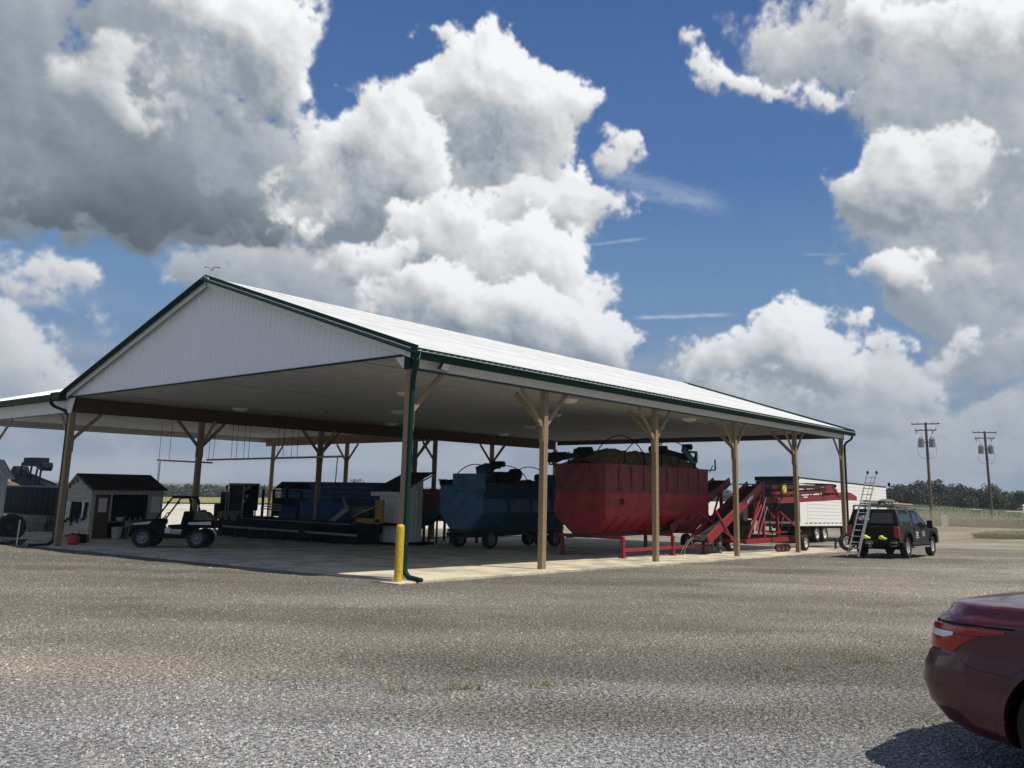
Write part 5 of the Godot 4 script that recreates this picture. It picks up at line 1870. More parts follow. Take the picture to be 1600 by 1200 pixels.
	for row in 2:
		for i in 11:
			var x := -43.2 + i * 0.86 + row * 0.2
			var kb := MB.new()
			kb.box(Vector3(x, gy(x, -5.9) + 0.2 + row * 0.415, -5.9 + 0.01 * sin(i * 5.0)), Vector3(0.85, 0.41, 0.5), Basis(), 0.02)
			put(bw, "block", kb, M.block)
	var mound := thing("soil_mound", "brown mound rising behind the dark container", "mound")
	var mm := MB.new()
	mm.lump(Vector3(-80.5, -1.2, -20.0), Vector3(3.2, 3.2, 2.6), 3, 0.10, 12)
	put(mound, "soil", mm, M.potato)
	# --- white shed cut by the left edge of the view
	var ws := thing("white_shed", "white metal shed with a bright roof, cut by the left edge", "shed", ground(-32.1, -0.9), 0.0)
	for s in [[Vector3(1.5, 0, 1.5), Vector3(0, 0, -1), 3.0, Vector3(1, 0, 0)], [Vector3(-1.5, 0, 1.5), Vector3(1, 0, 0), 3.0, Vector3(0, 0, 1)], [Vector3(-1.5, 0, -1.5), Vector3(0, 0, 1), 3.0, Vector3(-1, 0, 0)], [Vector3(1.5, 0, -1.5), Vector3(-1, 0, 0), 3.0, Vector3(0, 0, -1)]]:
		panel(ws, "wall_panel", s[0], s[1], 2.65, Vector3.UP, s[2], s[3], 0.016, M.siding)
	for s in [-1.0, 1.0]:
		var r := MB.new()
		r.ribbed(Vector3(0, 3.55, 1.75), Vector3(0, 0, -1), 2.0, Vector3(s * 1.85, -1.0, 0).normalized(), 3.5, Vector3(s, 1.85, 0).normalized(), 0.3, 0.02)
		put(ws, "roof_panel", r, M.roof)
	for z in [1.5, -1.5]:
		var g := MB.new()
		g.prism([v2(-1.5, 2.65), v2(1.5, 2.65), v2(0, 3.46)], z - 0.02, z)
		put(ws, "gable", g, M.siding)
	# --- dark conveyor reaching up beyond the wing
	var fc := thing("tall_conveyor", "dark outdoor conveyor boom rising against the sky at the far left", "conveyor")
	var f1 := MB.new()
	f1.bar(Vector3(-67.0, 2.55, -16.0), Vector3(-50.0, -0.4, -16.0), 0.9, 0.95, Vector3.UP, 0.05)
	put(fc, "boom", f1, M.container)
	var f2 := MB.new()
	f2.cyl(Vector3(-66.9, 2.75, -16.5), Vector3(-66.9, 2.75, -15.5), 0.68, 0.68, 18)
	put(fc, "head_drum", f2, M.container)
	var f3 := MB.new()
	f3.box(Vector3(-63.7, 3.75, -16.0), Vector3(2.2, 0.7, 1.2), Basis(), 0.04)
	put(fc, "hood", f3, M.container)
	var f4 := MB.new()
	f4.cyl(Vector3(-61.6, 3.35, -16.4), Vector3(-61.6, 3.35, -15.6), 0.36, 0.36, 14)
	put(fc, "motor", f4, M.container)
	var f5 := MB.new()
	for x in [-65.4, -63.4, -62.2, -61.4]:
		var yy: float = 2.55 + (-67.0 - x) * 0.1735 + 0.3
		f5.bar(Vector3(x, yy, -15.5), Vector3(x + 0.2, yy + 1.15, -15.5), 0.12, 0.12)
	f5.bar(Vector3(-65.0, 3.0, -15.5), Vector3(-58.0, 1.9, -15.5), 0.12, 0.12)
	f5.bar(Vector3(-62.2, 3.35, -15.5), Vector3(-61.2, 3.1, -15.5), 0.12, 0.12)
	put(fc, "guard_rail", f5, M.container)
	for x in [-56.0, -52.0]:
		var lg := MB.new()
		for s in [-1.0, 1.0]:
			lg.bar(Vector3(x, 2.55 + (-67.0 - x) * 0.1735 - 0.4, -16.0 + s * 0.4), ground(x, -16.0 + s), 0.14, 0.14)
		put(fc, "leg", lg, M.container)
	# --- bird gliding above the ridge
	var bd := thing("gull", "tan gull with dark wing tips gliding just above the barn ridge", "bird", Vector3(-40.1, 17.35, -17.0), 0.67)
	var bm := MB.new()
	var rings := []
	for i in 9:
		var t := i / 8.0
		var r := 0.085 * sin(PI * clampf(t * 0.94 + 0.03, 0.0, 1.0)) + 0.008
		var row := []
		for k in 8:
			var a := TAU * k / 8.0
			row.append(Vector3(cos(a) * r, sin(a) * r * 0.95 - 0.12 + 0.02 * t, 0.26 - t * 0.56))
		rings.append(row)
	bm.loft(rings, true, true, true, true)
	for s in [-1.0, 1.0]:
		var lead := [Vector3(0.05 * s, -0.06, 0.10), Vector3(0.25 * s, 0.03, 0.15), Vector3(0.40 * s, 0.05, 0.08), Vector3(0.56 * s, 0.05, -0.08)]
		var trail := [Vector3(0.05 * s, -0.07, -0.10), Vector3(0.25 * s, 0.02, -0.03), Vector3(0.40 * s, 0.04, -0.06), Vector3(0.57 * s, 0.05, -0.12)]
		for i in 3:
			for up in [0.012, -0.012]:
				var o := Vector3(0, up, 0)
				if (up > 0.0) == (s > 0.0): bm.quad(lead[i] + o, trail[i] + o, trail[i + 1] + o, lead[i + 1] + o)
				else: bm.quad(lead[i] + o, lead[i + 1] + o, trail[i + 1] + o, trail[i] + o)
	bm.prism([v2(-0.07, -0.42), v2(0.07, -0.42), v2(0.03, -0.26), v2(-0.03, -0.26)], -0.012, 0.0, Transform3D(Basis(Vector3.RIGHT, PI * 0.5), Vector3(0, -0.10, 0)))
	put(bd, "body", bm, M.gull)
	for s in [-1.0, 1.0]:
		var tp := MB.new()
		tp.prism([v2(0.42 * s, 0.07), v2(0.57 * s, -0.08), v2(0.585 * s, -0.125), v2(0.42 * s, -0.062)], -0.02, 0.02, Transform3D(Basis(Vector3(1, 0, 0), Vector3(0, 0, 1), Vector3(0, -1, 0)), Vector3(0, 0.047, 0)))
		put(bd, "wing_tip", tp, M.black_plastic)

func build_shed() -> void:
	var s := thing("packing_shed", "small tan shed with dark shingle roof, brown door and an open counter", "shed")
	var xf := -24.5     # front wall, facing the viewer's side
	var xb := -27.0
	var z0 := -3.72     # gable end towards the yard
	var z1 := -6.95
	var y0 := -0.40
	var eave := 1.82
	var ridge := 2.44
	var xm := (xf + xb) * 0.5 - 0.35
	var gb := MB.new()
	# gable end with lap siding boards
	var n := 13
	for i in n:
		var ya := y0 + 0.12 + (ridge - y0 - 0.12) * i / n
		var yb := y0 + 0.12 + (ridge - y0 - 0.12) * (i + 1) / n
		var xa := xf
		var xc := xb
		if yb > eave:
			var t := clampf((yb - eave) / (ridge - eave), 0.0, 0.96)
			xa = lerpf(xf, xm, t); xc = lerpf(xb, xm, t)
		var b := MB.new()
		b.box(Vector3((xa + xc) * 0.5, (ya + yb) * 0.5, z0), Vector3(xa - xc, yb - ya - 0.006, 0.05), Basis(Vector3.RIGHT, -0.06))
		put(s, "lap_board", b, M.tan_siding)
	for w in [[Vector3(xb, (y0 + eave) * 0.5, (z0 + z1) * 0.5), Vector3(0.08, eave - y0, z0 - z1 - 0.1)], [Vector3((xf + xb) * 0.5, (y0 + eave) * 0.5, z1), Vector3(xf - xb - 0.1, eave - y0, 0.08)], [Vector3(xf, 1.70, (z0 + z1) * 0.5 - 0.02), Vector3(0.08, 0.26, z0 - z1 - 0.1)], [Vector3(xf, (y0 + 1.58) * 0.5, -3.80), Vector3(0.08, 1.58 - y0, 0.10)], [Vector3(xf, (y0 + 1.58) * 0.5, -6.62), Vector3(0.08, 1.58 - y0, 0.64)]]:
		var b := MB.new()
		b.box(w[0], w[1])
		put(s, "wall", b, M.tan_siding)
	var back := MB.new()
	back.prism([v2(xb, eave), v2(xf, eave), v2(xm, ridge)], z1 - 0.02, z1 + 0.02)
	put(s, "gable_back", back, M.tan_siding)
	for q in [[Vector3(xm, ridge + 0.05, 0), Vector3(xf + 0.22, eave - 0.04, 0)], [Vector3(xm, ridge + 0.05, 0), Vector3(xb - 0.22, eave - 0.04, 0)]]:
		var d: Vector3 = (q[1] - q[0])
		for k in 6:
			var a: Vector3 = q[0] + d * (k / 6.0)
			var e: Vector3 = q[0] + d * ((k + 1.15) / 6.0)
			var r := MB.new()
			r.bar(a + Vector3(0, 0.0, (z0 + z1) * 0.5), e + Vector3(0, 0.016, (z0 + z1) * 0.5), z0 - z1 + 0.18, 0.025, d.cross(Vector3(0, 0, 1)))
			put(s, "shingle_course", r, M.shingle)
	for t in [[Vector3(xm, ridge - 0.03, z0 + 0.065), Vector3(xf + 0.2, eave - 0.12, z0 + 0.065)], [Vector3(xm, ridge - 0.03, z0 + 0.065), Vector3(xb - 0.2, eave - 0.12, z0 + 0.065)]]:
		var r := MB.new()
		r.bar(t[0], t[1], 0.16, 0.03, Vector3(0, 0, 1).cross(t[1] - t[0]))
		put(s, "barge_board", r, M.tan_siding)
	var lv := MB.new()
	lv.cyl(Vector3(xm, 2.16, z0 + 0.02), Vector3(xm, 2.16, z0 + 0.06), 0.10, 0.10, 14)
	put(s, "vent", lv, M.block)
	# door with a pane
	var dz := -4.18
	var d := MB.new()
	d.box(Vector3(xf + 0.01, 0.60, dz), Vector3(0.05, 1.94, 0.62), Basis(), 0.008)
	var dn := put(s, "door", d, M.brown_door)
	var df := MB.new()
	df.box(Vector3(xf + 0.035, 1.10, dz), Vector3(0.03, 0.76, 0.50), Basis(), 0.005)
	put(dn, "window_frame", df, M.brown_door)
	var dp := MB.new()
	dp.box(Vector3(xf + 0.045, 1.10, dz), Vector3(0.02, 0.62, 0.36))
	put(dn, "pane", dp, M.clear_lens)
	var sheet := MB.new()
	sheet.box(Vector3(xf + 0.058, 1.12, dz), Vector3(0.004, 0.50, 0.30))
	put(dn, "notice", sheet, M.white_paint)
	for y in [0.0, 0.36]:
		var pn := MB.new()
		pn.box(Vector3(xf + 0.036, y, dz), Vector3(0.02, 0.28, 0.46), Basis(), 0.008)
		put(dn, "door_panel", pn, M.brown_door)
	var kn := MB.new()
	kn.lump(Vector3(xf + 0.07, 0.56, dz - 0.25), Vector3(0.03, 0.03, 0.03), 2, 0.0, 6)
	put(dn, "handle", kn, M.steel)
	# open counter
	for z in [-4.54, -6.28]:
		var j := MB.new()
		j.box(Vector3(xf + 0.03, 0.95, z), Vector3(0.08, 1.26, 0.07))
		put(s, "jamb", j, M.tan_siding)
	var ct := MB.new()
	ct.box(Vector3(xf + 0.10, 0.36, -5.4), Vector3(0.5, 0.05, 1.8), Basis(), 0.01)
	put(s, "counter", ct, M.block)
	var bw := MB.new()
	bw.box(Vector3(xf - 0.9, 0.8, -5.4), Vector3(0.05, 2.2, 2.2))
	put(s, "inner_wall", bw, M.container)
	var fl := MB.new()
	fl.box(Vector3((xf + xb) * 0.5, y0 + 0.03, (z0 + z1) * 0.5), Vector3(xf - xb - 0.12, 0.06, z0 - z1 - 0.12))
	put(s, "floor", fl, M.block)
	var nb := MB.new()
	nb.box(Vector3(xf + 0.05, 1.12, -6.62), Vector3(0.02, 0.72, 0.46))
	put(s, "notice_board", nb, M.grey_siding)
	# work apron / gloves row on the gable wall: each hangs by itself
	var r := RandomNumberGenerator.new()
	r.seed = 2
	for i in 9:
		var x := -27.0 + i * 0.27
		var g := thing("hanging_glove", ["long dark rubber glove, outermost left in the row on the shed gable", "long pale rubber glove, left of the pale pair on the shed gable", "long pale rubber glove, right of the pale pair on the shed gable", "long dark rubber glove just right of the pale pair on the shed gable", "long dark rubber glove in the middle of the shed gable row", "long dark rubber glove left of the shorter ones on the shed gable", "shorter dark rubber glove left of the single pale one on the shed gable", "single short pale rubber glove towards the right of the shed gable row", "short dark rubber glove nearest the shed corner in the gable row"][i], "glove", Vector3.ZERO, 0.0, "gloves hung on the shed wall")
		var l := 0.66 + r.randf() * 0.28 - (0.12 if i > 5 else 0.0)
		var mb := MB.new()
		var rr := []
		for k in 8:
			var t := k / 7.0
			var wd := lerpf(0.10, 0.075, t) * (1.0 + 0.25 * sin(t * 5.0 + i))
			var row := []
			for q in 8:
				var a := TAU * q / 8.0
				row.append(Vector3(x + cos(a) * wd + 0.03 * sin(t * 3.0 + i), 1.22 - l * t, z0 + 0.09 - sin(a) * 0.04))
			rr.push_front(row)
		mb.loft(rr, true, true, true, true)
		put(g, "sleeve", mb, M.grey_siding if (i == 1 or i == 2 or i == 7) else M.black_plastic)
		var fg := MB.new()
		for k in 4:
			var bx := x - 0.055 + k * 0.035 + 0.03 * sin(3.0 + i)
			fg.cyl(Vector3(bx, 1.22 - l - 0.02, z0 + 0.09), Vector3(bx + 0.006 * (k - 1.5), 1.22 - l - 0.12 - 0.02 * (k % 2), z0 + 0.09), 0.018, 0.013, 6)
		fg.cyl(Vector3(x + 0.08 + 0.03 * sin(3.0 + i), 1.22 - l + 0.06, z0 + 0.09), Vector3(x + 0.13 + 0.03 * sin(3.0 + i), 1.22 - l - 0.03, z0 + 0.09), 0.018, 0.013, 6)
		put(g, "fingers", fg, M.black_plastic)
	var bk := thing("bucket", "white plastic bucket standing left of the wooden bin", "bucket", Vector3(-24.0, gy(-24.0, -4.75) + 0.02, -4.72))
	var b1 := MB.new()
	b1.lathe(Vector3.ZERO, Vector3.UP, [v2(0.0, 0.01), v2(0.19, 0.01), v2(0.225, 0.46), v2(0.24, 0.46), v2(0.24, 0.52), v2(0.215, 0.52), v2(0.18, 0.05), v2(0.0, 0.05)], 20)
	put(bk, "pail", b1, M.tan_siding)
	var b2 := MB.new()
	var hp := []
	for i in 9: hp.append(Vector3(0.235 * cos(PI * i / 8.0), 0.49 - 0.16 * sin(PI * i / 8.0), 0.16 * sin(PI * i / 8.0) + 0.06))
	b2.tube(hp, 0.008, 5)
	put(bk, "handle", b2, M.steel)
	var wb := thing("wooden_bin", "tan slatted wooden bin standing under the shed's counter", "bin", Vector3(-23.95, gy(-24.0, -5.5) + 0.02, -5.55))
	for i in 7:
		var p := MB.new()
		p.box(Vector3(0.28, 0.40, 0.36 - i * 0.12), Vector3(0.03, 0.78, 0.112), Basis(), 0.004)
		put(wb, "slat", p, M.lumber)
	for q in [Vector3(0, 0.39, 0.42), Vector3(0, 0.39, -0.42)]:
		var p := MB.new()
		p.box(q, Vector3(0.52, 0.76, 0.03))
		put(wb, "side", p, M.lumber)
	var lid := MB.new()
	lid.box(Vector3(0, 0.80, 0), Vector3(0.6, 0.03, 0.9))
	put(wb, "top", lid, M.block)
	var bo := thing("bowl", "pale bowl on the shed's counter above the white bucket", "bowl", Vector3(-24.3, 0.39, -4.95))
	var o1 := MB.new()
	o1.lathe(Vector3.ZERO, Vector3.UP, [v2(0.0, 0.0), v2(0.10, 0.0), v2(0.20, 0.16), v2(0.21, 0.17), v2(0.19, 0.17), v2(0.09, 0.02), v2(0.0, 0.02)], 18)
	put(bo, "dish", o1, M.white_paint)
	for i in 3:
		var jr := thing("jar", ["small jar on the shed counter, just right of the pale bowl", "small jar on the shed counter, middle of three", "small jar on the shed counter, nearest the right jamb"][i], "jar", Vector3(-24.35, 0.39, -5.4 - i * 0.26))
		var j := MB.new()
		j.lathe(Vector3.ZERO, Vector3.UP, [v2(0.0, 0.0), v2(0.05, 0.0), v2(0.055, 0.12), v2(0.035, 0.15), v2(0.035, 0.17)], 12)
		put(jr, "glass", j, M.grey_metal)
		var jl := MB.new()
		jl.cyl(Vector3(0, 0.165, 0), Vector3(0, 0.195, 0), 0.04, 0.04, 12)
		put(jr, "lid", jl, M.black_plastic)

func build_utv() -> void:
	var u := thing("utility_vehicle", "dark side by side utility vehicle with roll cage and cargo bed, facing left", "utility vehicle", ground(-15.95, -3.1) + Vector3(0, 0.02, 0), deg_to_rad(-133.0))
	# local: x forward, y up, z right
	for w in [[0.95, -0.62], [0.95, 0.62], [-0.95, -0.62], [-0.95, 0.62]]:
		wheel(u, Vector3(w[0], 0.34, w[1]), Vector3(0, 0, signf(w[1])), 0.34, 0.27, M.grey_metal, true, 16)
	var b := MB.new()
	b.prism([v2(-0.62, 0.34), v2(0.62, 0.34), v2(0.72, 0.70), v2(0.55, 0.78), v2(0.30, 0.46), v2(-0.36, 0.46), v2(-0.40, 0.86), v2(-0.62, 0.86)], -0.66, 0.66)
	put(u, "tub", b, M.utv_paint)
	var h := MB.new()
	var rr := []
	for q in [[0.50, 0.80, 1.04, 0.62], [0.95, 0.66, 1.00, 0.64], [1.25, 0.58, 0.92, 0.58], [1.48, 0.50, 0.74, 0.44], [1.52, 0.50, 0.66, 0.36]]:
		rr.append([Vector3(q[0], q[1], q[3]), Vector3(q[0], q[1], -q[3]), Vector3(q[0], q[2] - 0.05, -q[3]), Vector3(q[0], q[2], -q[3] * 0.75), Vector3(q[0], q[2], q[3] * 0.75), Vector3(q[0], q[2] - 0.05, q[3])])
	for r in rr: r.reverse()
	h.loft(rr)
	put(u, "hood", h, M.utv_paint)
	for s in [-1.0, 1.0]:
		var f := MB.new()
		var pts := []
		for i in 9:
			var a := PI * (0.02 + 0.92 * i / 8.0)
			pts.append(Vector3(0.95 + cos(a) * 0.44, 0.36 + sin(a) * 0.43, s * 0.66))
		for i in 8: f.bar(pts[i], pts[i + 1] + (pts[i + 1] - pts[i]) * 0.05, 0.26, 0.025, Vector3(0, 0, 1).cross(pts[i + 1] - pts[i]))
		put(u, "fender", f, M.utv_paint)
		var f2 := MB.new()
		var p2 := []
		for i in 9:
			var a := PI * (0.10 + 0.86 * i / 8.0)
			p2.append(Vector3(-0.95 + cos(a) * 0.45, 0.36 + sin(a) * 0.42, s * 0.66))
		for i in 8: f2.bar(p2[i], p2[i + 1] + (p2[i + 1] - p2[i]) * 0.05, 0.24, 0.02, Vector3(0, 0, 1).cross(p2[i + 1] - p2[i]))
		put(u, "fender", f2, M.black_plastic)
		var st := MB.new()
		st.prism([v2(0.70, 0.94), v2(1.28, 0.86), v2(1.36, 0.80), v2(0.78, 0.84)], s * 0.655 - 0.012, s * 0.655 + 0.012)
		put(u, "hood_decal", st, M.white_paint)
		var bd := MB.new()
		bd.prism([v2(-0.60, 0.92), v2(-1.38, 0.96), v2(-1.42, 0.84), v2(-0.62, 0.84)], s * 0.70 - 0.008, s * 0.70 + 0.008)
		put(u, "bed_decal", bd, M.white_paint)
		var hl := MB.new()
		hl.box(Vector3(1.44, 0.68, s * 0.34), Vector3(0.08, 0.08, 0.16), Basis(), 0.02)
		put(u, "headlight", hl, M.clear_lens)
		# roll cage, one side
		var c := MB.new()
		c.tube([Vector3(0.62, 0.92, s * 0.64), Vector3(0.08, 1.80, s * 0.58), Vector3(-0.52, 1.84, s * 0.58), Vector3(-0.60, 1.70, s * 0.60), Vector3(-0.62, 0.70, s * 0.64)], 0.032, 8)
		c.tube([Vector3(-0.52, 1.78, s * 0.58), Vector3(-0.72, 1.20, s * 0.60), Vector3(-0.66, 0.80, s * 0.64)], 0.024, 6)
		put(u, "roll_bar", c, M.black_plastic)
		var se := MB.new()
		se.box(Vector3(-0.12, 0.74, s * 0.32), Vector3(0.52, 0.16, 0.52), Basis(), 0.05)
		se.box(Vector3(-0.40, 1.06, s * 0.32), Vector3(0.14, 0.52, 0.50), Basis(Vector3(0, 0, 1), 0.18), 0.05)
		put(u, "seat", se, M.black_plastic)
		var mi := MB.new()
		mi.box(Vector3(0.18, 1.62, s * 0.70), Vector3(0.05, 0.10, 0.16), Basis(), 0.02)
		put(u, "mirror", mi, M.black_plastic)
	var rf := MB.new()
	for x in [0.06, -0.50]:
		rf.tube([Vector3(x, 1.82, -0.58), Vector3(x, 1.82, 0.58)], 0.03, 8)
	rf.box(Vector3(-0.22, 1.86, 0), Vector3(0.72, 0.035, 1.2), Basis(), 0.012)
	put(u, "roof", rf, M.black_plastic)
	var bed := MB.new()
	bed.box(Vector3(-1.05, 0.74, 0), Vector3(0.92, 0.05, 1.36))
	for s in [-1.0, 1.0]: bed.box(Vector3(-1.05, 0.87, s * 0.68), Vector3(0.94, 0.26, 0.03), Basis(), 0.008)
	bed.box(Vector3(-0.60, 0.90, 0), Vector3(0.03, 0.30, 1.32))
	bed.box(Vector3(-1.51, 0.87, 0), Vector3(0.03, 0.24, 1.32))
	put(u, "cargo_bed", bed, M.utv_paint)
	var sw := MB.new()
	var sp := []
	for i in 17:
		var a := TAU * i / 16.0
		sp.append(Vector3(0.30 - sin(a) * 0.06, 1.12 + sin(a) * 0.15, -0.32 + cos(a) * 0.17))
	sw.tube(sp, 0.016, 6)
	sw.bar(Vector3(0.30, 1.12, -0.32), Vector3(0.52, 0.96, -0.32), 0.04, 0.04)
	put(u, "steering_wheel", sw, M.black_plastic)
	var ds := MB.new()
	ds.box(Vector3(0.56, 0.92, 0), Vector3(0.20, 0.20, 1.24), Basis(), 0.04)
	put(u, "dashboard", ds, M.black_plastic)
	var bu := MB.new()
	bu.tube([Vector3(1.40, 0.42, -0.42), Vector3(1.60, 0.48, -0.40), Vector3(1.60, 0.70, -0.38), Vector3(1.60, 0.70, 0.38), Vector3(1.60, 0.48, 0.40), Vector3(1.40, 0.42, 0.42)], 0.025, 6)
	put(u, "bumper_bar", bu, M.black_plastic)
	var pp := MB.new()
	pp.box(Vector3(0.10, 0.62, -0.672), Vector3(0.20, 0.20, 0.02), Basis(), 0.005)
	put(u, "side_plate", pp, M.white_paint)
	var cl := thing("white_tank", "pale tank lying in the utility vehicle's cargo bed", "tank", u.position, u.rotation.y)
	var cm := MB.new()
	cm.prism([v2(-0.70, 0.78), v2(-1.45, 0.78), v2(-1.40, 1.02), v2(-1.10, 1.30), v2(-0.82, 1.34), v2(-0.70, 1.2)], -0.45, 0.35)
	put(cl, "shell", cm, M.block)
	var cc := MB.new()
	cc.lathe(Vector3(-0.95, 1.32, -0.05), Vector3.UP, [v2(0.10, -0.02), v2(0.10, 0.05), v2(0.0, 0.06)], 14)
	put(cl, "cap", cc, M.black_plastic)
	tilt(u); tilt(cl)

# ------------------------------------------------------------------ vehicles
# outline of the car's body at one height: a runs 0..1 along the tail from the middle, 1..2 round the corner, 2..3 along the flank to the front corner, 3..4 round it, 4..5 along the nose
func car_outline(a: float, xr: float, xf: float, hw: float, rr: float, rf: float) -> Vector2:
	if a < 1.0: return Vector2(xr - 0.05 * (1.0 - pow(a * (hw - rr) / hw, 2.0)) + 0.05 * (1.0 - pow((hw - rr) / hw, 2.0)), a * (hw - rr))
	if a < 2.0:
		var t := (a - 1.0) * PI * 0.5
		return Vector2(xr + rr * 1.25 * (1.0 - cos(t)), hw - rr + rr * sin(t))
	if a < 3.0:
		var t := a - 2.0
		return Vector2(lerpf(xr + rr * 1.25, xf - rf * 1.5, t), hw)
	if a < 4.0:
		var t := (a - 3.0) * PI * 0.5
		return Vector2(xf - rf * 1.5 + rf * 1.5 * sin(t), hw - rf + rf * cos(t))
	return Vector2(xf, (5.0 - a) * (hw - rf))

const CAR_LEVELS := [[0.20, 0.34, 4.55, 0.78, 0.30], [0.235, 0.22, 4.68, 0.85, 0.32], [0.29, 0.13, 4.78, 0.893, 0.33], [0.40, 0.035, 4.84, 0.912, 0.33], [0.52, 0.0, 4.85, 0.917, 0.33], [0.63, 0.012, 4.84, 0.915, 0.33], [0.70, 0.045, 4.80, 0.908, 0.33], [0.74, 0.075, 4.74, 0.905, 0.33], [0.82, 0.085, 4.60, 0.905, 0.33], [0.89, 0.10, 4.40, 0.905, 0.33], [0.925, 0.125, 4.20, 0.898, 0.33], [0.955, 0.145, 4.0, 0.880, 0.33], [0.965, 0.165, 3.9, 0.862, 0.33], [1.00, 0.19, 3.75, 0.845, 0.33], [1.03, 0.205, 3.45, 0.83, 0.33], [1.045, 0.225, 3.35, 0.81, 0.32], [1.054, 0.30, 3.30, 0.74, 0.32], [1.058, 0.42, 3.2, 0.60, 0.28]]

func car_level(y: float) -> Array:
	for i in CAR_LEVELS.size() - 1:
		var p: Array = CAR_LEVELS[i]
		var q: Array = CAR_LEVELS[i + 1]
		if y <= q[0]:
			var t := clampf((y - p[0]) / (q[0] - p[0]), 0.0, 1.0)
			return [y, lerpf(p[1], q[1], t), lerpf(p[2], q[2], t), lerpf(p[3], q[3], t), lerpf(p[4], q[4], t)]
	return CAR_LEVELS[-1]

func car_at(a: float, y: float, off: float, side := 1.0) -> Vector3:
	var l := car_level(y)
	var p := car_outline(a, l[1], l[2], l[3], l[4], 0.45)
	var q := car_outline(a + 0.02, l[1], l[2], l[3], l[4], 0.45)
	var t := (q - p).normalized()
	var n := Vector2(-t.x * 0.0 - t.y, t.x)
	return Vector3(p.x + n.x * off, y, (p.y + n.y * off) * side)

func car_patch(a0: float, a1: float, top: Callable, bot: Callable, off: float, n := 14, rows := 4) -> MB:
	var mb := MB.new()
	var g := []
	for i in n + 1:
		var a := lerpf(a0, a1, float(i) / n)
		var col := []
		for j in rows + 1:
			var y: float = lerpf(bot.call(a), top.call(a), float(j) / rows)
			col.append(car_at(a, y, off))
		g.append(col)
	for i in n:
		for j in rows:
			mb.quad(g[i + 1][j], g[i][j], g[i][j + 1], g[i + 1][j + 1])
	# rim down to the body
	for i in n:
		for e in [0, rows]:
			var p: Vector3 = g[i][e]
			var q: Vector3 = g[i + 1][e]
			var a := lerpf(a0, a1, float(i) / n)
			var b := lerpf(a0, a1, float(i + 1) / n)
			mb.quad(p, q, car_at(b, q.y, -0.02), car_at(a, p.y, -0.02))
	return mb

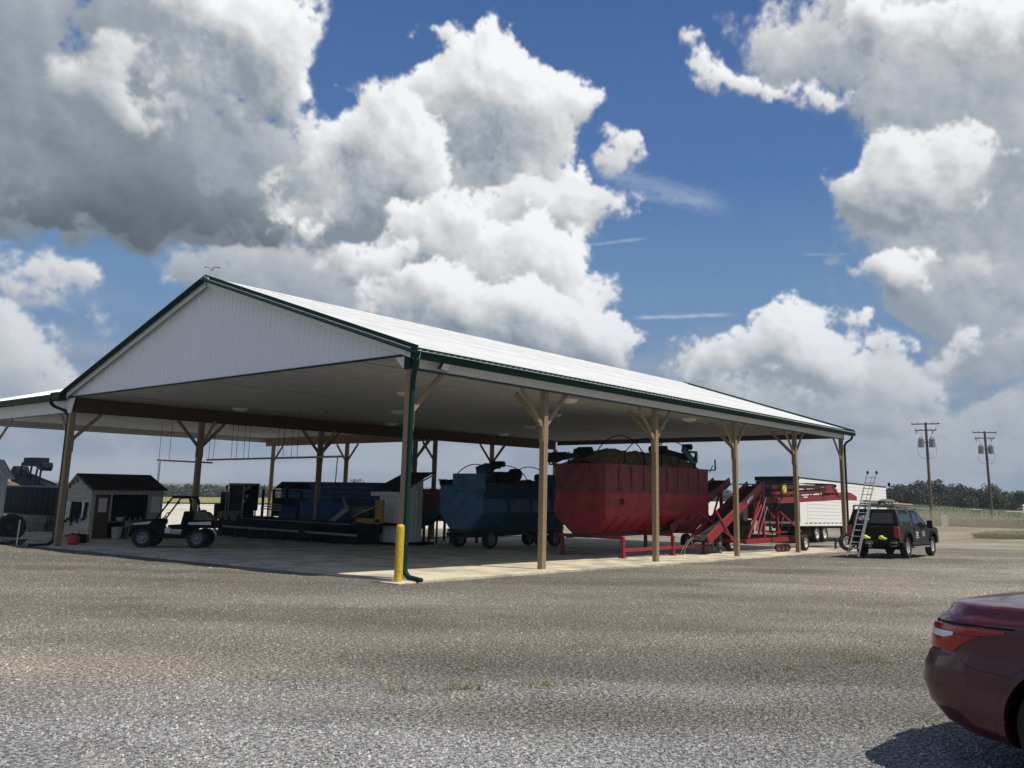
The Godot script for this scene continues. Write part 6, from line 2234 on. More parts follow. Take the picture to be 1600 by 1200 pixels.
func build_sedan() -> void:
	var c := thing("sedan", "dark red sedan cut by the right edge, its tail light towards the yard", "car", Vector3(13.324, gy(13.4, 6.5), 6.487), deg_to_rad(-10.0))
	var mb := MB.new()
	var av := []          # places along the outline, dense round the wheel openings
	for i in 10: av.append(i * 0.08)
	for i in 40: av.append(0.8 + i * 0.03)
	for i in 110: av.append(2.0 + i / 110.0)
	for i in 41: av.append(3.0 + i * 0.05)
	var yv := []
	for i in CAR_LEVELS.size() - 1:
		var n := 5 if CAR_LEVELS[i + 1][0] - CAR_LEVELS[i][0] > 0.05 else 2
		for k in n: yv.append(lerpf(CAR_LEVELS[i][0], CAR_LEVELS[i + 1][0], float(k) / n))
	yv.append(CAR_LEVELS[-1][0])
	for side in [1.0, -1.0]:
		var g := []
		var nn := []
		for y in yv:
			var row := []
			var nrow := []
			for q in av:
				var p := car_at(q, y, 0.0)
				var tu := car_at(minf(q + 0.03, 5.0), y, 0.0) - car_at(maxf(q - 0.03, 0.0), y, 0.0)
				var tv := car_at(q, minf(y + 0.012, 1.058), 0.0) - car_at(q, maxf(y - 0.012, 0.2), 0.0)
				var n3 := tv.cross(tu).normalized()
				if n3.length() < 0.5: n3 = Vector3.UP
				row.append(Vector3(p.x, p.y, p.z * side))
				nrow.append(Vector3(n3.x, n3.y, n3.z * side))
			g.append(row); nn.append(nrow)
		for j in yv.size() - 1:
			for i in av.size() - 1:
				var m: Vector3 = (g[j][i] + g[j + 1][i + 1]) * 0.5
				var cut := false
				for x in [0.99, 3.84]:
					if Vector2(m.x - x, m.y - 0.34).length() < 0.398 and absf(m.z) > 0.6: cut = true
				if cut: continue
				if side > 0.0: mb.quadn(g[j][i + 1], g[j][i], g[j + 1][i], g[j + 1][i + 1], nn[j][i + 1], nn[j][i], nn[j + 1][i], nn[j + 1][i + 1])
				else: mb.quadn(g[j][i], g[j][i + 1], g[j + 1][i + 1], g[j + 1][i], nn[j][i], nn[j][i + 1], nn[j + 1][i + 1], nn[j + 1][i])
		# deck and floor
		for e in [0, yv.size() - 1]:
			for i in av.size() - 1:
				var p: Vector3 = g[e][i]
				var q: Vector3 = g[e][i + 1]
				var p0 := Vector3(p.x, p.y + (0.004 if e > 0 else 0.0), 0)
				var q0 := Vector3(q.x, q.y + (0.004 if e > 0 else 0.0), 0)
				if (e > 0) == (side > 0.0): mb.quad(p, q, q0, p0)
				else: mb.quad(p0, q0, q, p)
	put(c, "body", mb, M.car_paint)
	for x in [0.99, 3.84]:
		for s in [-1.0, 1.0]:
			var lip := MB.new()
			var rows := []
			for i in 49:
				var t := -0.30 + (PI + 0.60) * i / 48.0
				var col := []
				for q in [[0.385, -0.06], [0.385, 0.004], [0.392, 0.007], [0.428, 0.007], [0.436, -0.004]]:
					var y: float = 0.34 + sin(t) * q[0]
					col.append(Vector3(x + cos(t) * q[0], y, s * (car_level(clampf(y, 0.2, 1.0))[3] + q[1])))
				rows.append(col)
			for i in 48:
				for k in 4:
					if s > 0.0: lip.quad(rows[i][k], rows[i][k + 1], rows[i + 1][k + 1], rows[i + 1][k])
					else: lip.quad(rows[i + 1][k], rows[i + 1][k + 1], rows[i][k + 1], rows[i][k])
			put(c, "arch_lip", lip, M.car_paint)
			var ln := MB.new()
			for i in 24:
				var t0 := PI * i / 24.0 - 0.2
				var t1 := PI * (i + 1) / 24.0 - 0.18
				ln.quad(Vector3(x + cos(t0) * 0.41, 0.34 + sin(t0) * 0.41, s * 0.90), Vector3(x + cos(t1) * 0.41, 0.34 + sin(t1) * 0.41, s * 0.90), Vector3(x + cos(t1) * 0.41, 0.34 + sin(t1) * 0.41, s * 0.45), Vector3(x + cos(t0) * 0.41, 0.34 + sin(t0) * 0.41, s * 0.45))
			ln.cyl(Vector3(x, 0.34, s * 0.45), Vector3(x, 0.34, s * 0.44), 0.41, 0.41, 24)
			put(c, "wheel_well", ln, M.black_plastic)
	for x in [0.99, 3.84]:
		for s in [-1.0, 1.0]:
			var w := MB.new()
			wheel(c, Vector3(x, 0.335, s * 0.78), Vector3(0, 0, s), 0.335, 0.22, M.grey_metal, true)
	# cabin
	var cab := MB.new()
	var rr := []
	for l in [[1.02, 0.62, 3.45, 0.80], [1.10, 0.80, 3.22, 0.765], [1.24, 1.10, 2.88, 0.70], [1.36, 1.40, 2.58, 0.635], [1.43, 1.68, 2.30, 0.57], [1.455, 1.85, 2.15, 0.46]]:
		var r := []
		var half := []
		for i in 31:
			var a := 5.0 * i / 30.0
			half.append(car_outline(a, l[1], l[2], l[3], 0.22, 0.22))
		for p in half: r.append(Vector3(p.x, l[0], p.y))
		for i in range(29, 0, -1): r.append(Vector3(half[i].x, l[0], -half[i].y))
		rr.append(r)
	cab.loft(rr, true, true, true, true)
	put(c, "cabin", cab, M.car_paint)
	for s in [-1.0, 1.0]:
		var gl := MB.new()
		var o := [Vector3(1.18, 1.08, 0.785), Vector3(3.0, 1.08, 0.785), Vector3(2.55, 1.37, 0.645), Vector3(1.52, 1.37, 0.645)]
		var q := []
		for p in o: q.append(Vector3(p.x, p.y, p.z * s))
		if s > 0: gl.quad(q[0], q[1], q[2], q[3])
		else: gl.quad(q[3], q[2], q[1], q[0])
		put(c, "side_window", gl, M.dark_glass)
		var mi := MB.new()
		mi.lump(Vector3(3.0, 1.04, s * 0.98), Vector3(0.09, 0.08, 0.11), 4, 0.0, 8)
		put(c, "mirror", mi, M.car_paint)
	var rw := MB.new()
	rw.quad(Vector3(0.76, 1.075, -0.62), Vector3(0.76, 1.075, 0.62), Vector3(1.36, 1.385, 0.50), Vector3(1.36, 1.385, -0.50))
	put(c, "rear_window", rw, M.dark_glass)
	# tail light wrapping round the right rear corner, white strip set in it
	var top := func(a: float) -> float: return 0.905 - 0.012 * maxf(0.0, a - 1.6)
	var bot := func(a: float) -> float: return 0.745 if a < 1.78 else lerpf(0.775, 0.888, clampf((a - 1.78) / 0.27, 0.0, 1.0))
	var tl := put(c, "tail_light", car_patch(0.42, 2.045, top, bot, 0.010, 26, 5), M.red_lens)
	put(tl, "reversing_lens", car_patch(0.95, 1.72, func(a: float) -> float: return 0.866, func(a: float) -> float: return 0.824 + 0.036 * clampf((a - 1.60) / 0.20, 0.0, 1.0), 0.014, 16, 2), M.clear_lens)
	put(tl, "lens_edge", car_patch(0.42, 2.0, func(a: float) -> float: return 0.822 + 0.036 * clampf((a - 1.40) / 0.35, 0.0, 1.0), func(a: float) -> float: return 0.815 + 0.036 * clampf((a - 1.40) / 0.35, 0.0, 1.0), 0.013, 18, 1), M.red_dark)
	# gaps between lid, lamp and bumper
	put(c, "lid_gap", car_patch(0.0, 2.06, func(a: float) -> float: return 0.924, func(a: float) -> float: return 0.913, 0.003, 20, 1), M.black_plastic)
	put(c, "bumper_gap", car_patch(1.85, 2.13, func(a: float) -> float: return lerpf(0.700, 0.640, clampf((a - 1.85) / 0.2, 0.0, 1.0)), func(a: float) -> float: return lerpf(0.697, 0.637, clampf((a - 1.85) / 0.2, 0.0, 1.0)), 0.001, 14, 1), M.black_plastic)
	var pl := MB.new()
	pl.box(Vector3(0.03, 0.80, 0), Vector3(0.02, 0.15, 0.34), Basis(), 0.006)
	put(c, "number_plate", pl, M.white_paint)
	tilt(c)

func build_truck() -> void:
	var t := thing("pickup_truck", "black crew cab pickup truck with a canopy and loaded roof rack", "truck", ground(3.85, -21.65) + Vector3(0, 0.01, 0), PI * 0.5)
	var hw := 1.0
	var b := MB.new()
	# body sides with arches cut out of the profile
	var prof := [v2(0.02, 0.62), v2(0.75, 0.60)]
	for i in 9:
		var a := PI - PI * i / 8.0
		prof.append(v2(1.25 + cos(a) * 0.50, 0.62 + sin(a) * 0.40))
	prof.append(v2(1.78, 0.50)); prof.append(v2(4.42, 0.50))
	for i in 9:
		var a := PI - PI * i / 8.0
		prof.append(v2(4.95 + cos(a) * 0.50, 0.62 + sin(a) * 0.40))
	prof.append_array([v2(5.50, 0.52), v2(5.86, 0.56), v2(5.90, 0.80), v2(5.82, 1.14), v2(5.4, 1.22), v2(4.15, 1.27), v2(0.02, 1.26), v2(0.0, 1.2)])
	b.prism(prof, -hw, hw)
	put(t, "body", b, M.truck_paint)
	var sh := MB.new()
	for s in [-1.0, 1.0]:
		sh.box(Vector3(2.95, 1.10, s * hw), Vector3(5.5, 0.05, 0.03), Basis(), 0.01)
		sh.box(Vector3(3.0, 0.72, s * hw), Vector3(2.4, 0.06, 0.03), Basis(), 0.01)
	put(t, "body_crease", sh, M.truck_paint)
	# cab and canopy
	var cab := MB.new()
	var r0 := []
	for q in [[1.27, 0.97, 2.02, 4.22], [1.40, 0.95, 2.04, 4.05], [1.80, 0.82, 2.12, 3.45], [1.90, 0.74, 2.2, 3.28], [1.925, 0.62, 2.35, 3.15]]:
		r0.append([Vector3(q[2], q[0], q[1]), Vector3(q[3], q[0], q[1]), Vector3(q[3], q[0], -q[1]), Vector3(q[2], q[0], -q[1])])
	cab.loft(r0)
	put(t, "cab", cab, M.truck_paint)
	var can := MB.new()
	var r1 := []
	for q in [[1.265, 0.98, 0.02, 1.98], [1.40, 0.965, 0.05, 1.98], [1.82, 0.85, 0.20, 1.97], [1.90, 0.78, 0.26, 1.95], [1.925, 0.66, 0.34, 1.9]]:
		r1.append([Vector3(q[2], q[0], q[1]), Vector3(q[3], q[0], q[1]), Vector3(q[3], q[0], -q[1]), Vector3(q[2], q[0], -q[1])])
	can.loft(r1)
	put(t, "canopy", can, M.truck_paint)
	for s in [-1.0, 1.0]:
		for w in [[2.30, 2.98, 1.36, 1.78, 2.36, 2.95], [3.05, 3.92, 1.36, 1.78, 3.05, 3.42], [0.40, 1.75, 1.40, 1.74, 0.50, 1.72]]:
			var g := MB.new()
			var z0: float = 0.962 * s
			var z1: float = 0.842 * s if w[0] > 2.0 else 0.892 * s
			var q := [Vector3(w[0], w[2], z0), Vector3(w[1], w[2], z0), Vector3(w[5], w[3], z1), Vector3(w[4], w[3], z1)]
			if s > 0: g.quad(q[0], q[1], q[2], q[3])
			else: g.quad(q[3], q[2], q[1], q[0])
			put(t, "window", g, M.dark_glass)
		var tl := MB.new()
		tl.box(Vector3(0.03, 1.02, s * 0.90), Vector3(0.10, 0.46, 0.22), Basis(), 0.03)
		put(t, "tail_light", tl, M.red_lens)
		var mi := MB.new()
		mi.box(Vector3(3.95, 1.34, s * 1.16), Vector3(0.12, 0.34, 0.22), Basis(), 0.04)
		mi.bar(Vector3(3.95, 1.28, s * 0.95), Vector3(3.95, 1.28, s * 1.08), 0.05, 0.05)
		put(t, "mirror", mi, M.black_plastic)
		for x in [1.25, 4.95]:
			var fl := MB.new()
			for i in 10:
				var a := PI * i / 10.0
				var e := PI * (i + 1) / 10.0
				fl.bar(Vector3(x + cos(a) * 0.51, 0.62 + sin(a) * 0.41, s * 1.0), Vector3(x + cos(e) * 0.51, 0.62 + sin(e) * 0.41, s * 1.0), 0.10, 0.05, Vector3(0, 0, 1).cross(Vector3(-sin(a), cos(a), 0)))
			put(t, "wheel_flare", fl, M.black_plastic)
			wheel(t, Vector3(x, 0.41, s * 0.86), Vector3(0, 0, s), 0.41, 0.28, M.chrome, true)
		var stp := MB.new()
		stp.box(Vector3(3.05, 0.42, s * 0.98), Vector3(2.3, 0.06, 0.16), Basis(), 0.02)
		put(t, "side_step", stp, M.grey_metal)
		for x in [2.98, 2.08, 4.0]:
			var gp := MB.new()
			gp.box(Vector3(x, 0.94, s * 1.0), Vector3(0.012, 0.60, 0.006))
			put(t, "door_gap", gp, M.black_plastic)
		for x in [2.2, 3.1]:
			var hd := MB.new()
			hd.box(Vector3(x, 1.14, s * 1.015), Vector3(0.16, 0.035, 0.03), Basis(), 0.01)
			put(t, "door_handle", hd, M.black_plastic)
		# small print on the doors: unreadable lines of lettering
		for i in 5:
			var pr := MB.new()
			pr.box(Vector3(2.55, 1.02 - i * 0.07, s * 1.003), Vector3(0.44 - 0.06 * (i % 3), 0.025, 0.004))
			put(t, "door_lettering", pr, M.grey_siding)
		var emb := MB.new()
		emb.box(Vector3(3.5, 0.96, s * 1.003), Vector3(0.42, 0.24, 0.004))
		put(t, "door_emblem", emb, M.grey_metal)
	var rg := MB.new()
	rg.quad(Vector3(0.03, 1.36, -0.80), Vector3(0.03, 1.36, 0.80), Vector3(0.17, 1.76, 0.72), Vector3(0.17, 1.76, -0.72))
	put(t, "rear_glass", rg, M.dark_glass)
	text_on(t, "rear_lettering", "ERS", 0.26, Vector3(0.09, 1.56, -0.36), Basis(Vector3.UP, -PI * 0.5) * Basis(Vector3.RIGHT, -0.33), M.grey_siding)
	var tg := MB.new()
	tg.box(Vector3(-0.005, 1.0, 0), Vector3(0.04, 0.46, 1.52), Basis(), 0.012)
	var tgo := put(t, "tailgate", tg, M.truck_paint)
	var th := MB.new()
	th.box(Vector3(-0.03, 1.16, 0), Vector3(0.02, 0.07, 0.26), Basis(), 0.008)
	put(tgo, "handle", th, M.black_plastic)
	var bp := MB.new()
	bp.box(Vector3(-0.10, 0.60, 0), Vector3(0.26, 0.22, 1.96), Basis(), 0.05)
	var bpo := put(t, "bumper", bp, M.black_plastic)
	var bt := MB.new()
	bt.box(Vector3(-0.10, 0.715, 0), Vector3(0.22, 0.012, 1.7))
	put(bpo, "step_pad", bt, M.rubber)
	var np := MB.new()
	np.box(Vector3(-0.235, 0.60, -0.1), Vector3(0.012, 0.13, 0.30))
	put(t, "number_plate", np, M.grey_metal)
	for s in [-1.0, 1.0]:
		var ck := MB.new()
		ck.box(Vector3(-0.20, 0.62, s * 0.84), Vector3(0.08, 0.05, 0.24), Basis(), 0.01)
		ck.box(Vector3(-0.20, 0.50, s * 0.82), Vector3(0.08, 0.04, 0.24), Basis(), 0.01)
		put(t, "bumper_step", ck, M.grey_metal)
	var ht := MB.new()
	ht.bar(Vector3(0.0, 0.46, -0.06), Vector3(-0.36, 0.46, -0.06), 0.07, 0.07)
	ht.lump(Vector3(-0.36, 0.54, -0.06), Vector3(0.035, 0.04, 0.035), 1, 0.0, 6)
	put(t, "tow_ball", ht, M.steel)
	var ax := MB.new()
	ax.cyl(Vector3(1.25, 0.40, -0.8), Vector3(1.25, 0.40, 0.8), 0.09, 0.09, 8)
	ax.box(Vector3(2.9, 0.46, 0), Vector3(5.2, 0.18, 1.0))
	put(t, "chassis", ax, M.black_plastic)
	# rack over the canopy and its posts along the sides
	var rk := MB.new()
	for x in [0.30, 1.75]:
		rk.bar(Vector3(x, 2.06, -0.82), Vector3(x, 2.06, 0.82), 0.05, 0.05)
		for s in [-1.0, 1.0]:
			rk.bar(Vector3(x + 0.1, 1.28, s * 0.99), Vector3(x, 2.06, s * 0.80), 0.045, 0.06)
	for s in [-1.0, 1.0]:
		rk.bar(Vector3(0.30, 2.06, s * 0.82), Vector3(3.3, 2.04, s * 0.80), 0.045, 0.045)
	rk.bar(Vector3(3.3, 2.04, -0.80), Vector3(3.3, 2.04, 0.80), 0.045, 0.045)
	for s in [-1.0, 1.0]: rk.bar(Vector3(3.3, 2.04, s * 0.80), Vector3(3.25, 1.90, s * 0.72), 0.04, 0.04)
	put(t, "roof_rack", rk, M.grey_metal)
	var an := MB.new()
	an.cyl(Vector3(2.5, 1.92, 0.0), Vector3(2.5, 3.0, 0.0), 0.014, 0.010, 6)
	an.lump(Vector3(2.5, 2.98, 0.0), Vector3(0.06, 0.09, 0.06), 3, 0.0, 6)
	put(t, "antenna", an, M.black_plastic)
	tilt(t)
	# load on the rack
	var ld := thing("ladder_bundle", "bundle of grey pipes and folded ladders lying on the black pickup's roof rack", "ladder bundle", t.position, t.rotation.y)
	for k in 2:
		var l := MB.new()
		for s in [-0.2, 0.2]:
			l.box(Vector3(1.75, 2.14 + k * 0.09, -0.25 + s + k * 0.1), Vector3(3.4, 0.07, 0.03))
		for i in 11: l.cyl(Vector3(0.2 + i * 0.31, 2.14 + k * 0.09, -0.45 + k * 0.1), Vector3(0.2 + i * 0.31, 2.14 + k * 0.09, -0.05 + k * 0.1), 0.016, 0.016, 6)
		put(ld, "folded_ladder", l, M.alu)
	for k in 4:
		var l := MB.new()
		l.cyl(Vector3(0.3 + 0.1 * k, 2.12 + 0.02 * (k % 2), 0.30 + k * 0.11), Vector3(3.0 + 0.15 * k, 2.12 + 0.02 * (k % 2), 0.32 + k * 0.10), 0.045, 0.045, 8)
		put(ld, "pipe", l, M.canvas if k % 2 else M.alu)
	var lb := MB.new()
	lb.lump(Vector3(1.2, 2.22, 0.25), Vector3(0.75, 0.12, 0.3), 9, 0.12, 8)
	put(ld, "tied_bundle", lb, M.hose)
	tilt(ld)
	for i in 2:
		var z := 4.0 - i * 0.62
		var v := thing("safety_vest", ["bright yellow green vest on the truck bumper, right one", "bright yellow green vest on the truck bumper, next to the ladder"][i], "vest", Vector3(z - 0.02 + 0.25, gy(3.9, -21.5) + 0.78, -21.53))
		var m := MB.new()
		var g := RandomNumberGenerator.new()
		g.seed = 8 + i
		m.lump(Vector3.ZERO, Vector3(0.17 - i * 0.02, 0.06, 0.08), 12 + i, 0.22, 10)
		m.lump(Vector3(-0.04, 0.07, -0.01), Vector3(0.08, 0.05, 0.06), 22 + i, 0.2, 8)
		put(v, "cloth", m, M.hi_vis)
		var rs := MB.new()
		rs.lump(Vector3(0.05, 0.02, 0.075), Vector3(0.10, 0.022, 0.03), 3, 0.1, 6)
		put(v, "reflective_band", rs, M.alu)
	# extension ladder leaning on the truck
	var el := thing("extension_ladder", "tall aluminium extension ladder leaning against the black pickup's rear", "ladder")
	var fa := Vector3(2.93, gy(2.9, -21.12), -21.12)
	var ta := Vector3(3.55, 2.98, -22.2)
	var wv := Vector3(0.44, 0, 0)
	for s in [0.0, 1.0]:
		var ra := MB.new()
		ra.bar(fa + wv * s, fa.lerp(ta, 0.62) + wv * s, 0.035, 0.085, Vector3(1, 0, 0).cross(ta - fa), 0.006)
		put(el, "rail", ra, M.alu)
		var rb := MB.new()
		var o := Vector3(0.04 * (1.0 - 2.0 * s), 0.03, 0.06)
		rb.bar(fa.lerp(ta, 0.10) + wv * s + o, ta + wv * s + o, 0.03, 0.075, Vector3(1, 0, 0).cross(ta - fa), 0.006)
		put(el, "fly_rail", rb, M.alu)
		var cap := MB.new()
		cap.lump(ta + wv * s + o, Vector3(0.05, 0.075, 0.05), 5, 0.05, 8)
		put(el, "rubber_cap", cap, M.black_plastic)
		var ft := MB.new()
		ft.box(fa + wv * s + Vector3(0, 0.03, 0), Vector3(0.07, 0.05, 0.12), Basis(), 0.01)
		put(el, "foot", ft, M.black_plastic)
	for i in 14:
		var f := (i + 0.6) / 14.4
		var p := fa.lerp(ta, f) + (Vector3(0, 0.03, 0.06) if f > 0.6 else Vector3.ZERO)
		var rg2 := MB.new()
		rg2.cyl(p, p + wv, 0.017, 0.017, 8)
		put(el, "rung", rg2, M.alu)
	var rope := MB.new()
	rope.tube([fa.lerp(ta, 0.96) + wv * 0.5, fa.lerp(ta, 0.75) + wv * 0.52 + Vector3(0, -0.02, 0.05), fa.lerp(ta, 0.55) + wv * 0.48 + Vector3(0, 0, 0.05)], 0.009, 5)
	put(el, "rope", rope, M.hose)
	# single wheel of a small implement behind the last barn post
	var jw := thing("implement_wheel", "small implement wheel with pale hub beside the ladder's foot", "wheel", ground(0.74, -27.6) + Vector3(0, 0.02, 0))
	wheel(jw, Vector3(0, 0.42, 0), Vector3(0.75, 0, 0.66), 0.42, 0.22, M.white_rim)
	var jf := MB.new()
	jf.bar(Vector3(0, 0.38, 0), Vector3(-0.9, 0.38, -0.9), 0.09, 0.09)
	jf.bar(Vector3(-0.9, 0.0, -0.9), Vector3(-0.9, 0.5, -0.9), 0.08, 0.08)
	put(jw, "axle", jf, M.dark_steel)

func build_trailer() -> void:
	var t := thing("semi_trailer", "long white semi trailer with black rear end, parked beyond the barn", "trailer", ground(-6.4, -36.3) + Vector3(0, 0.02, 0), PI * 0.5)
	# local: x forward from the rear, y up, z right (towards the lane)
	var len := 17.2
	var y0 := 1.14
	var y1 := 3.86
	var core := MB.new()
	core.box(Vector3(len * 0.5, (y0 + y1) * 0.5, 0), Vector3(len - 0.06, y1 - y0 - 0.04, 2.66))
	put(t, "box", core, M.trailer_white)
	for i in 12:
		var h := (y1 - y0 - 0.12) / 12.0
		var p := MB.new()
		p.box(Vector3(1.25 + (len - 1.3) * 0.5, y0 + 0.06 + (i + 0.5) * h, 1.345), Vector3(len - 1.3, h - 0.022, 0.03), Basis(), 0.006)
		put(t, "side_plank", p, M.trailer_white)
	var rp := MB.new()
	rp.box(Vector3(0.62, (y0 + y1) * 0.5, 1.345), Vector3(1.2, y1 - y0 - 0.08, 0.035), Basis(), 0.008)
	put(t, "corner_panel", rp, M.trailer_white)
	var tr := MB.new()
	tr.box(Vector3(len * 0.5, y1 + 0.0, 1.34), Vector3(len, 0.09, 0.07), Basis(), 0.01)
	put(t, "top_rail", tr, M.dark_steel)
	var br := MB.new()
	br.box(Vector3(len * 0.5, y0 - 0.06, 1.33), Vector3(len, 0.20, 0.06), Basis(), 0.01)
	put(t, "bottom_rail", br, M.grey_siding)
	for i in 22:
		var sl := MB.new()
		sl.box(Vector3(1.0 + i * 0.74, y0 + 0.01, 1.365), Vector3(0.40, 0.04, 0.012))
		put(t, "rail_slot", sl, M.dark_steel)
	# rear end in black: doors, tarp roll along the top, lower board
	for s in [-1.0, 1.0]:
		var d := MB.new()
		d.box(Vector3(-0.03, (y0 + y1) * 0.5 - 0.05, s * 0.70), Vector3(0.06, y1 - y0 - 0.30, 1.38), Basis(), 0.01)
		var dn := put(t, "rear_door", d, M.trailer_black)
		for z in [0.35, 0.95]:
			var lb := MB.new()
			lb.cyl(Vector3(-0.08, y0 + 0.1, s * z), Vector3(-0.08, y1 - 0.3, s * z), 0.02, 0.02, 6)
			put(dn, "lock_rod", lb, M.dark_steel)
	var tp := MB.new()
	tp.box(Vector3(-0.05, y1 - 0.05, 0), Vector3(0.16, 0.26, 2.86), Basis(), 0.06)
	put(t, "tarp_roll", tp, M.black_plastic)
	var lo := MB.new()
	lo.box(Vector3(0.0, y0 - 0.12, 0), Vector3(0.16, 0.22, 2.7), Basis(), 0.02)
	lo.box(Vector3(0.05, 0.62, 0), Vector3(0.10, 0.10, 2.3), Basis(), 0.02)
	for s in [-0.6, 0.6]: lo.bar(Vector3(0.05, 0.62, s), Vector3(0.1, y0 - 0.1, s), 0.08, 0.08)
	put(t, "rear_frame", lo, M.dark_steel)
	for x in [3.0, 4.3]:
		for s in [-1.0, 1.0]:
			wheel(t, Vector3(x, 0.51, s * 1.12), Vector3(0, 0, s), 0.51, 0.32, M.white_rim)
			wheel(t, Vector3(x, 0.51, s * 0.76), Vector3(0, 0, s), 0.51, 0.30, M.white_rim, false)
	var ch := MB.new()
	for s in [-0.45, 0.45]: ch.box(Vector3(len * 0.5, y0 - 0.22, s), Vector3(len - 0.4, 0.22, 0.10))
	for x in [3.0, 4.3]: ch.cyl(Vector3(x, 0.51, -1.1), Vector3(x, 0.51, 1.1), 0.07, 0.07, 8)
	ch.box(Vector3(1.6, 0.72, 0.9), Vector3(1.6, 0.75, 0.5))
	put(t, "chassis", ch, M.black_plastic)
	var bx := MB.new()
	bx.box(Vector3(9.6, 0.62, 1.0), Vector3(2.2, 0.66, 0.5), Basis(), 0.02)
	put(t, "belly_box", bx, M.trailer_black)
	var lg := MB.new()
	for s in [-0.8, 0.8]:
		lg.box(Vector3(13.6, 0.55, s), Vector3(0.14, 1.0, 0.14))
		lg.box(Vector3(13.6, 0.03, s), Vector3(0.34, 0.05, 0.3))
	put(t, "landing_gear", lg, M.dark_steel)
	tilt(t)

# ------------------------------------------------------------------ poles, boxes, crops and woods
func pix(px: float, py: float, depth: float) -> Vector3:
	return CAM + cam_basis * Vector3((px - PP.x) / FOCAL, -(py - PP.y) / FOCAL, -1.0) * depth

func utility_pole(label: String, at: Vector3, h: float, lean: float, arms: Vector3, w0: float, w1: float) -> void:
	var p := thing("utility_pole", label, "utility pole", at, 0.0, "utility poles beside the lane")
	var top := Vector3(lean, h, 0)
	var on := func(t: float) -> Vector3: return top * t
	var m := MB.new()
	m.cyl(Vector3(0, -0.4, 0), top, 0.19, 0.13, 14)
	put(p, "pole", m, M.pole_wood)
	for q in [[0.985, w0], [0.925, w1]]:
		var c: Vector3 = on.call(q[0])
		var a := MB.new()
		var d: Vector3 = arms * (q[1] * 0.5)
		a.bar(c - d + Vector3(0, 0, 0.18), c + d + Vector3(0, 0, 0.18), 0.10, 0.12)
		var ar := put(p, "crossarm", a, M.pole_wood)
		for k in [-0.95, -0.5, 0.5, 0.95]:
			var i := MB.new()
			var o: Vector3 = c + d * k + Vector3(0, 0.06, 0.18)
			i.lathe(o, Vector3.UP, [v2(0.03, 0.0), v2(0.03, 0.06), v2(0.07, 0.08), v2(0.045, 0.12), v2(0.06, 0.14), v2(0.03, 0.19), v2(0.0, 0.2)], 8)
			put(ar, "insulator", i, M.grey_metal)
		if q[1] == w1:
			for k in [-0.9, 0.62]:
				var f := MB.new()
				var o: Vector3 = c + d * k + Vector3(0, -0.05, 0.3)
				f.bar(o, o + Vector3(0.08, -0.38, 0.05), 0.06, 0.06)
				put(ar, "cutout_fuse", f, M.dark_steel)
	for s in [-1.0, 1.0]:
		var c: Vector3 = on.call(0.80)
		var o: Vector3 = c + arms * s * 0.58 + Vector3(0, 0, 0.1)
		var t := MB.new()
		t.lathe(o, Vector3.UP, [v2(0.0, -0.46), v2(0.30, -0.46), v2(0.33, -0.42), v2(0.33, 0.38), v2(0.36, 0.40), v2(0.36, 0.45), v2(0.25, 0.50), v2(0.0, 0.52)], 16)
		var tr := put(p, "transformer", t, M.grey_metal)
		var bu := MB.new()
		for k in [-0.12, 0.12]: bu.lathe(o + Vector3(k, 0.48, 0), Vector3.UP, [v2(0.05, 0.0), v2(0.07, 0.06), v2(0.05, 0.1), v2(0.07, 0.15), v2(0.04, 0.2), v2(0.0, 0.28)], 8)
		put(tr, "bushing", bu, M.dark_steel)
		var br := MB.new()
		br.bar(c + Vector3(0, 0.1, 0), o + Vector3(0, 0.1, 0), 0.08, 0.08)
		put(tr, "bracket", br, M.dark_steel)
		# drop wires looping down from arm to transformer to pole
		var w := MB.new()
		var a: Vector3 = on.call(0.925) + arms * s * w1 * 0.46 + Vector3(0, 0, 0.2)
		var pts := []
		for i in 9:
			var u := i / 8.0
			pts.append(a.lerp(o + Vector3(0, 0.6, 0), u) + arms * s * 0.25 * sin(PI * u) * -1.0)
		w.tube(pts, 0.014, 4)
		var p2 := []
		var e: Vector3 = on.call(0.655)
		for i in 11:
			var u := i / 10.0
			p2.append((o + arms * s * 0.36).lerp(e, u) + arms * s * 0.42 * sin(PI * u) + Vector3(0, -0.5 * sin(PI * u), 0))
		w.tube(p2, 0.014, 4)
		put(p, "drop_wire", w, M.black_plastic)
	var cl := MB.new()
	for t in [0.655, 0.68, 0.705]:
		var c: Vector3 = on.call(t)
		cl.cyl(c, c + arms * 0.55 + Vector3(0, 0.05, 0), 0.02, 0.02, 5)
	put(p, "standoff", cl, M.alu)

func leaf_tuft(sd: int, n: int, h: float) -> ArrayMesh:   # arching maize-like blades
	var g := RandomNumberGenerator.new()
	g.seed = sd
	var mb := MB.new()
	for i in n:
		var a := g.randf() * TAU
		var d := Vector3(cos(a), 0, sin(a))
		var s := Vector3(-sin(a), 0, cos(a)) * (0.035 + g.randf() * 0.02)
		var y := h * (0.15 + 0.75 * g.randf())
		var l := h * (0.35 + 0.25 * g.randf())
		var p0 := Vector3(0, y, 0)
		var p1 := p0 + d * l * 0.5 + Vector3(0, l * 0.45, 0)
		var p2 := p0 + d * l + Vector3(0, l * (0.05 + 0.3 * g.randf()), 0)
		mb.quad(p0 - s, p0 + s, p1 + s, p1 - s)
		mb.tri(p1 - s, p1 + s, p2)
	mb.bar(Vector3.ZERO, Vector3(0, h, 0), 0.03, 0.03)
	return mb.mesh()

